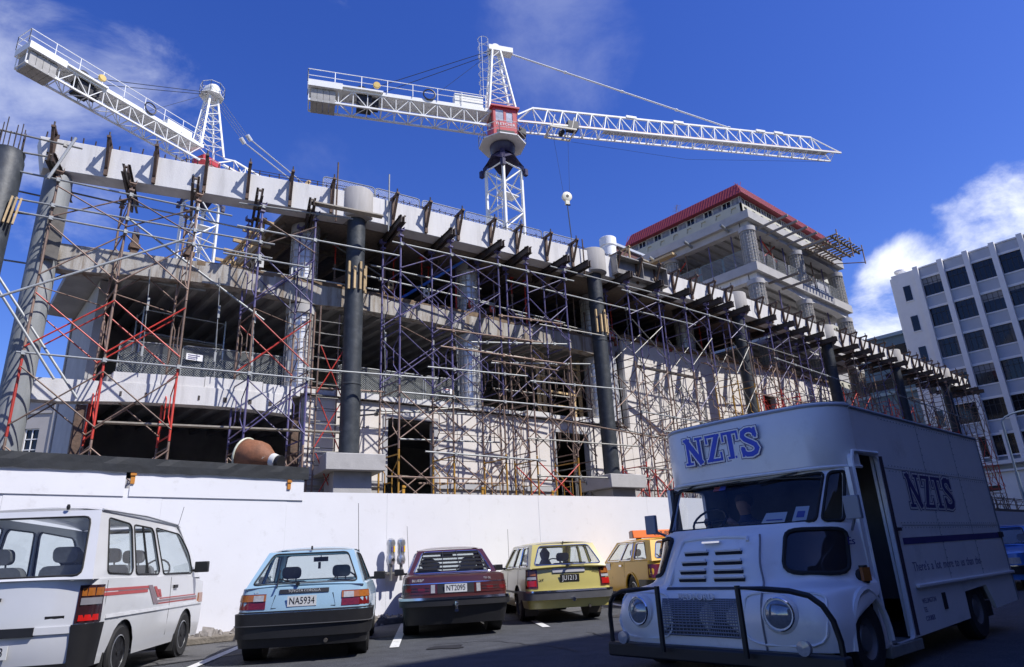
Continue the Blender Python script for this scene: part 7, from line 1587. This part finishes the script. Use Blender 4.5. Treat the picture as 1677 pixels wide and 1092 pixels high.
mb = MB(); mb.hexa([(7.7, 3.7, 1.2), (8.2, 3.7, 1.2), (8.2, 5.65, 1.2), (7.7, 5.65, 1.2), (7.75, 3.8, 1.36), (8.15, 3.8, 1.36), (8.15, 5.55, 1.36), (7.75, 5.55, 1.36)]); to('dashboard', mb, mat('grey_dash', (.16, .17, .18), .7, var=.1), bevel=.03)
for y in (5.25,):
    mb = MB(); mb.box(8.75, 9.2, y - .26, y + .26, .75, .9); mb.box(9.12, 9.25, y - .25, y + .25, .9, 1.55); mb.box(8.85, 9.1, y - .1, y + .1, .46, .75); to('driver_seat', mb, SEATM, bevel=.04)
# lettering NZTS in slab serif strokes with a double outline
def nzts(org, xd, up, H, wd, name):
    xd, up = V(xd), V(up); nd = xd.cross(up)
    def strokes(e):
        k = 2 * e; o_ = []
        def R_(x0, x1, y0, y1): o_.append([V((x0 - e, y0 - e, 0)), V((x1 + e, y0 - e, 0)), V((x1 + e, y1 + e, 0)), V((x0 - e, y1 + e, 0))])
        # N
        R_(.10, .22, .0, 1.0); R_(.62, .74, .0, 1.0); R_(0, .34, .0, .09); R_(0, .30, .91, 1.0); R_(.52, .86, .91, 1.0); o_.extend(ribbon([(.10 - 0, 1.0 + e * .5), (.72, 0 - e * .5)], .20 + k))
        # Z
        R_(.98, 1.60, .90, 1.0); R_(.96, 1.62, .0, .10); R_(.98, 1.06, .68, 1.0); R_(1.54, 1.62, .0, .32); o_.extend(ribbon([(1.50, .98 + e * .5), (1.08, .02 - e * .5)], .19 + k))
        # T
        R_(1.68, 2.36, .90, 1.0); R_(1.68, 1.76, .66, 1.0); R_(2.28, 2.36, .66, 1.0); R_(1.93, 2.11, .0, 1.0); R_(1.84, 2.20, .0, .09)
        # S
        pts = [(3.02, .70), (3.0, .84), (2.86, .93), (2.70, .93), (2.56, .86), (2.53, .73), (2.60, .62), (2.80, .50), (2.98, .38), (3.03, .25), (2.96, .12), (2.80, .06), (2.62, .07), (2.50, .16), (2.48, .32)]
        o_.extend(ribbon(pts, .17 + k)); R_(2.98, 3.08, .64, 1.0); R_(2.42, 2.52, .0, .36); return o_
    for lay, (e, m_, dz) in enumerate(((.075, NAVY if name else None, .002), (.05, TP, .004), (0, NAVY, .006))):
        m_ = m_ or NAVY; mb = MB()
        for k, q in enumerate(strokes(e)):
            h = dz + .00006 * k; mb.add([org + xd * ((p.x / 3.08 - .5) * wd) + up * ((p.y - .5) * H) + nd * h for p in q], [tuple(range(len(q)))])
        to(('lettering_outline', 'lettering_inline', 'lettering')[lay], mb, m_ if lay != 2 or name else mat('blue_lettering', (.02, .07, .55), .5, var=.1), smooth=False)
nzts(V((8.045, 4.94, 2.47)), V((0, -1, 0)), V((-.06, 0, 1)).normalized(), .36, 1.12, None)
nzts(V((10.83, YS - .001, 1.80)), V((1, 0, 0)), V((0, 0, 1)), .44, 1.75, 'side')
sx = 9.55
for wd_ in "There's a lot more to us than this".split():
    o = text('slogan_word', wd_, .135, mat('faded_lettering', (.16, .15, .24), .6), tr, tt((sx, YS - .001, .84)), (1, 0, 0), (0, 0, 1), .002, align='LEFT', squeeze=1.15)
    sx += max(v[0] for v in _tx[(wd_, 'LEFT')][0]) * .135 * 1.15 / TK + .085
for k, s_ in enumerate(('WELLINGTON', 'TEL', 'COURIER')): text('small_lettering', s_, .07, mat('faded_lettering', (.16, .15, .24), .6), tr, tt((9.6, YS - .001, .44 - .1 * k)), (1, 0, 0), (0, 0, 1), .002, align='LEFT', squeeze=.9)
text('fleet_mark', 'Es', .1, NAVY, tr, tt((7.98, 3.425, 1.18)), V((.75, -.35, 0)), (0, 0, 1), .004)

# driver
dm = D.meshes.new('person'); J = [(8.98, 5.2, .95), (8.96, 5.2, 1.15), (8.93, 5.2, 1.38), (8.91, 5.2, 1.52), (8.89, 5.2, 1.62), (8.86, 5.2, 1.74), (8.85, 5.2, 1.84), (8.92, 4.98, 1.46), (8.66, 4.90, 1.26), (8.30, 5.0, 1.44), (8.16, 5.05, 1.54), (8.92, 5.42, 1.46), (8.66, 5.50, 1.26), (8.30, 5.42, 1.44), (8.16, 5.38, 1.56), (8.5, 5.05, .97), (8.36, 5.05, .55), (8.5, 5.36, .97), (8.36, 5.36, .55)]
E_ = [(0, 1), (1, 2), (2, 3), (3, 4), (4, 5), (5, 6), (2, 7), (7, 8), (8, 9), (9, 10), (2, 11), (11, 12), (12, 13), (13, 14), (0, 15), (15, 16), (0, 17), (17, 18)]
RR = [.19, .17, .19, .12, .065, .115, .09, .075, .06, .045, .05, .075, .06, .045, .05, .10, .07, .10, .07]
dm.from_pydata([tuple(tt(p)) for p in J], E_, []); do = D.objects.new('person', dm); COL.objects.link(do)
md = do.modifiers.new('skin', 'SKIN'); sv = dm.skin_vertices[0].data
for i, r_ in enumerate(RR): sv[i].radius = (r_ * TK, r_ * TK)
sv[0].use_root = True; do.modifiers.new('sub', 'SUBSURF').levels = 2
me = D.meshes.new_from_object(do.evaluated_get(bpy.context.evaluated_depsgraph_get())); D.objects.remove(do)
pt = tt((8.96, 5.2, .9)); me.transform(Matrix.Translation(-pt)); do = D.objects.new('person', me); do.location = pt; COL.objects.link(do)
for m_ in (mat('blue_jumper', (.03, .05, .16), .9, var=.1), mat('skin', (.42, .24, .17), .6, var=.05), mat('dark_trousers', (.03, .03, .035), .9)): me.materials.append(m_)
zc = [tt((0, 0, q)).z - pt.z for q in (1.62, .93)]
for p in me.polygons:
    c_ = p.center; p.material_index = 1 if c_.z > zc[0] or (c_.x < (tt((8.28, 0, 0)).x - pt.x) and c_.z > zc[1] + .2) else (2 if c_.z < zc[1] else 0); p.use_smooth = True
tag(do, 'driver in a dark blue jumper sitting behind the truck windscreen', 'person')
mb = MB(); hc = tt((8.89, 5.2, 1.82)); mb.lathe([(.06, -.09), (.10, -.05), (.108, .01), (.08, .06), (.0, .085)], hc - pt + V((.012, 0, 0)), n=14); obj('hair', mb, mat('brown_hair', (.06, .035, .02), .8), do, local=True)
# ================================================================ parking meters on the hoarding
t = thing('parking_meter', 'twin headed silver parking meter fixed to the white hoarding by the maroon sedan', 'parking meter', (8.45, 13.85, 0.9))
SIL = mat('silver_meter', (.50, .51, .53), .28, metal=.75, var=.06)
mb = MB(); mb.box(8.2, 8.7, 13.98, 14.09, 1.0, 1.06); mb.box(8.22, 8.68, 13.84, 13.99, 1.005, 1.05); obj('wall_bracket', mb, GALVD, t)
for x in (8.33, 8.60):
    c_ = V((x, 13.85, 0)); mb = MB(); mb.tube(c_ + V((0, 0, .86)), c_ + V((0, 0, 1.22)), .035, 12); h = obj('stem', mb, GALVD, t)
    mb = MB(); mb.lathe([(.02, 1.18), (.085, 1.22), (.105, 1.30), (.09, 1.38), (.075, 1.42), (.085, 1.47), (.085, 1.60), (.10, 1.66), (.085, 1.74), (.03, 1.785), (.0, 1.79)], c_, n=20); hd = obj('head', mb, SIL, h)
    mb = MB(); mb.obox(c_ + V((.035, -.082, 1.54)), V((.022, .008, 0)), V((0, .008, 0)), V((0, 0, .065))); obj('yellow_label', mb, mat('yellow_label', (.72, .45, .02), .5), hd)
    mb = MB(); mb.obox(c_ + V((-.02, -.088, 1.54)), V((.018, 0, 0)), V((0, .006, 0)), V((0, 0, .05))); obj('coin_plate', mb, mat('violet_plate', (.12, .08, .25), .5), hd)
    mb = MB(); mb.lathe([(.085, 0), (.09, .006), (.075, .012)], c_ + V((0, -.045, 1.68)), (0, -1, .25), 14); obj('window', mb, mat('meter_glass', (.35, .36, .38), .1), hd)
    mb = MB(); mb.lathe([(.035, 0), (.035, .012)], c_ + V((0, -.097, 1.31)), (0, -1, .0), 10); obj('coin_lock', mb, BLACK if x < 8.5 else SIL, hd)
# ================================================================ render settings
SC.render.engine = 'CYCLES'
SC.cycles.max_bounces = 8; SC.cycles.transparent_max_bounces = 16; SC.cycles.glossy_bounces = 3; SC.cycles.diffuse_bounces = 3
for o in D.objects:
    if o.users_collection == () and o.users == 0: D.objects.remove(o)
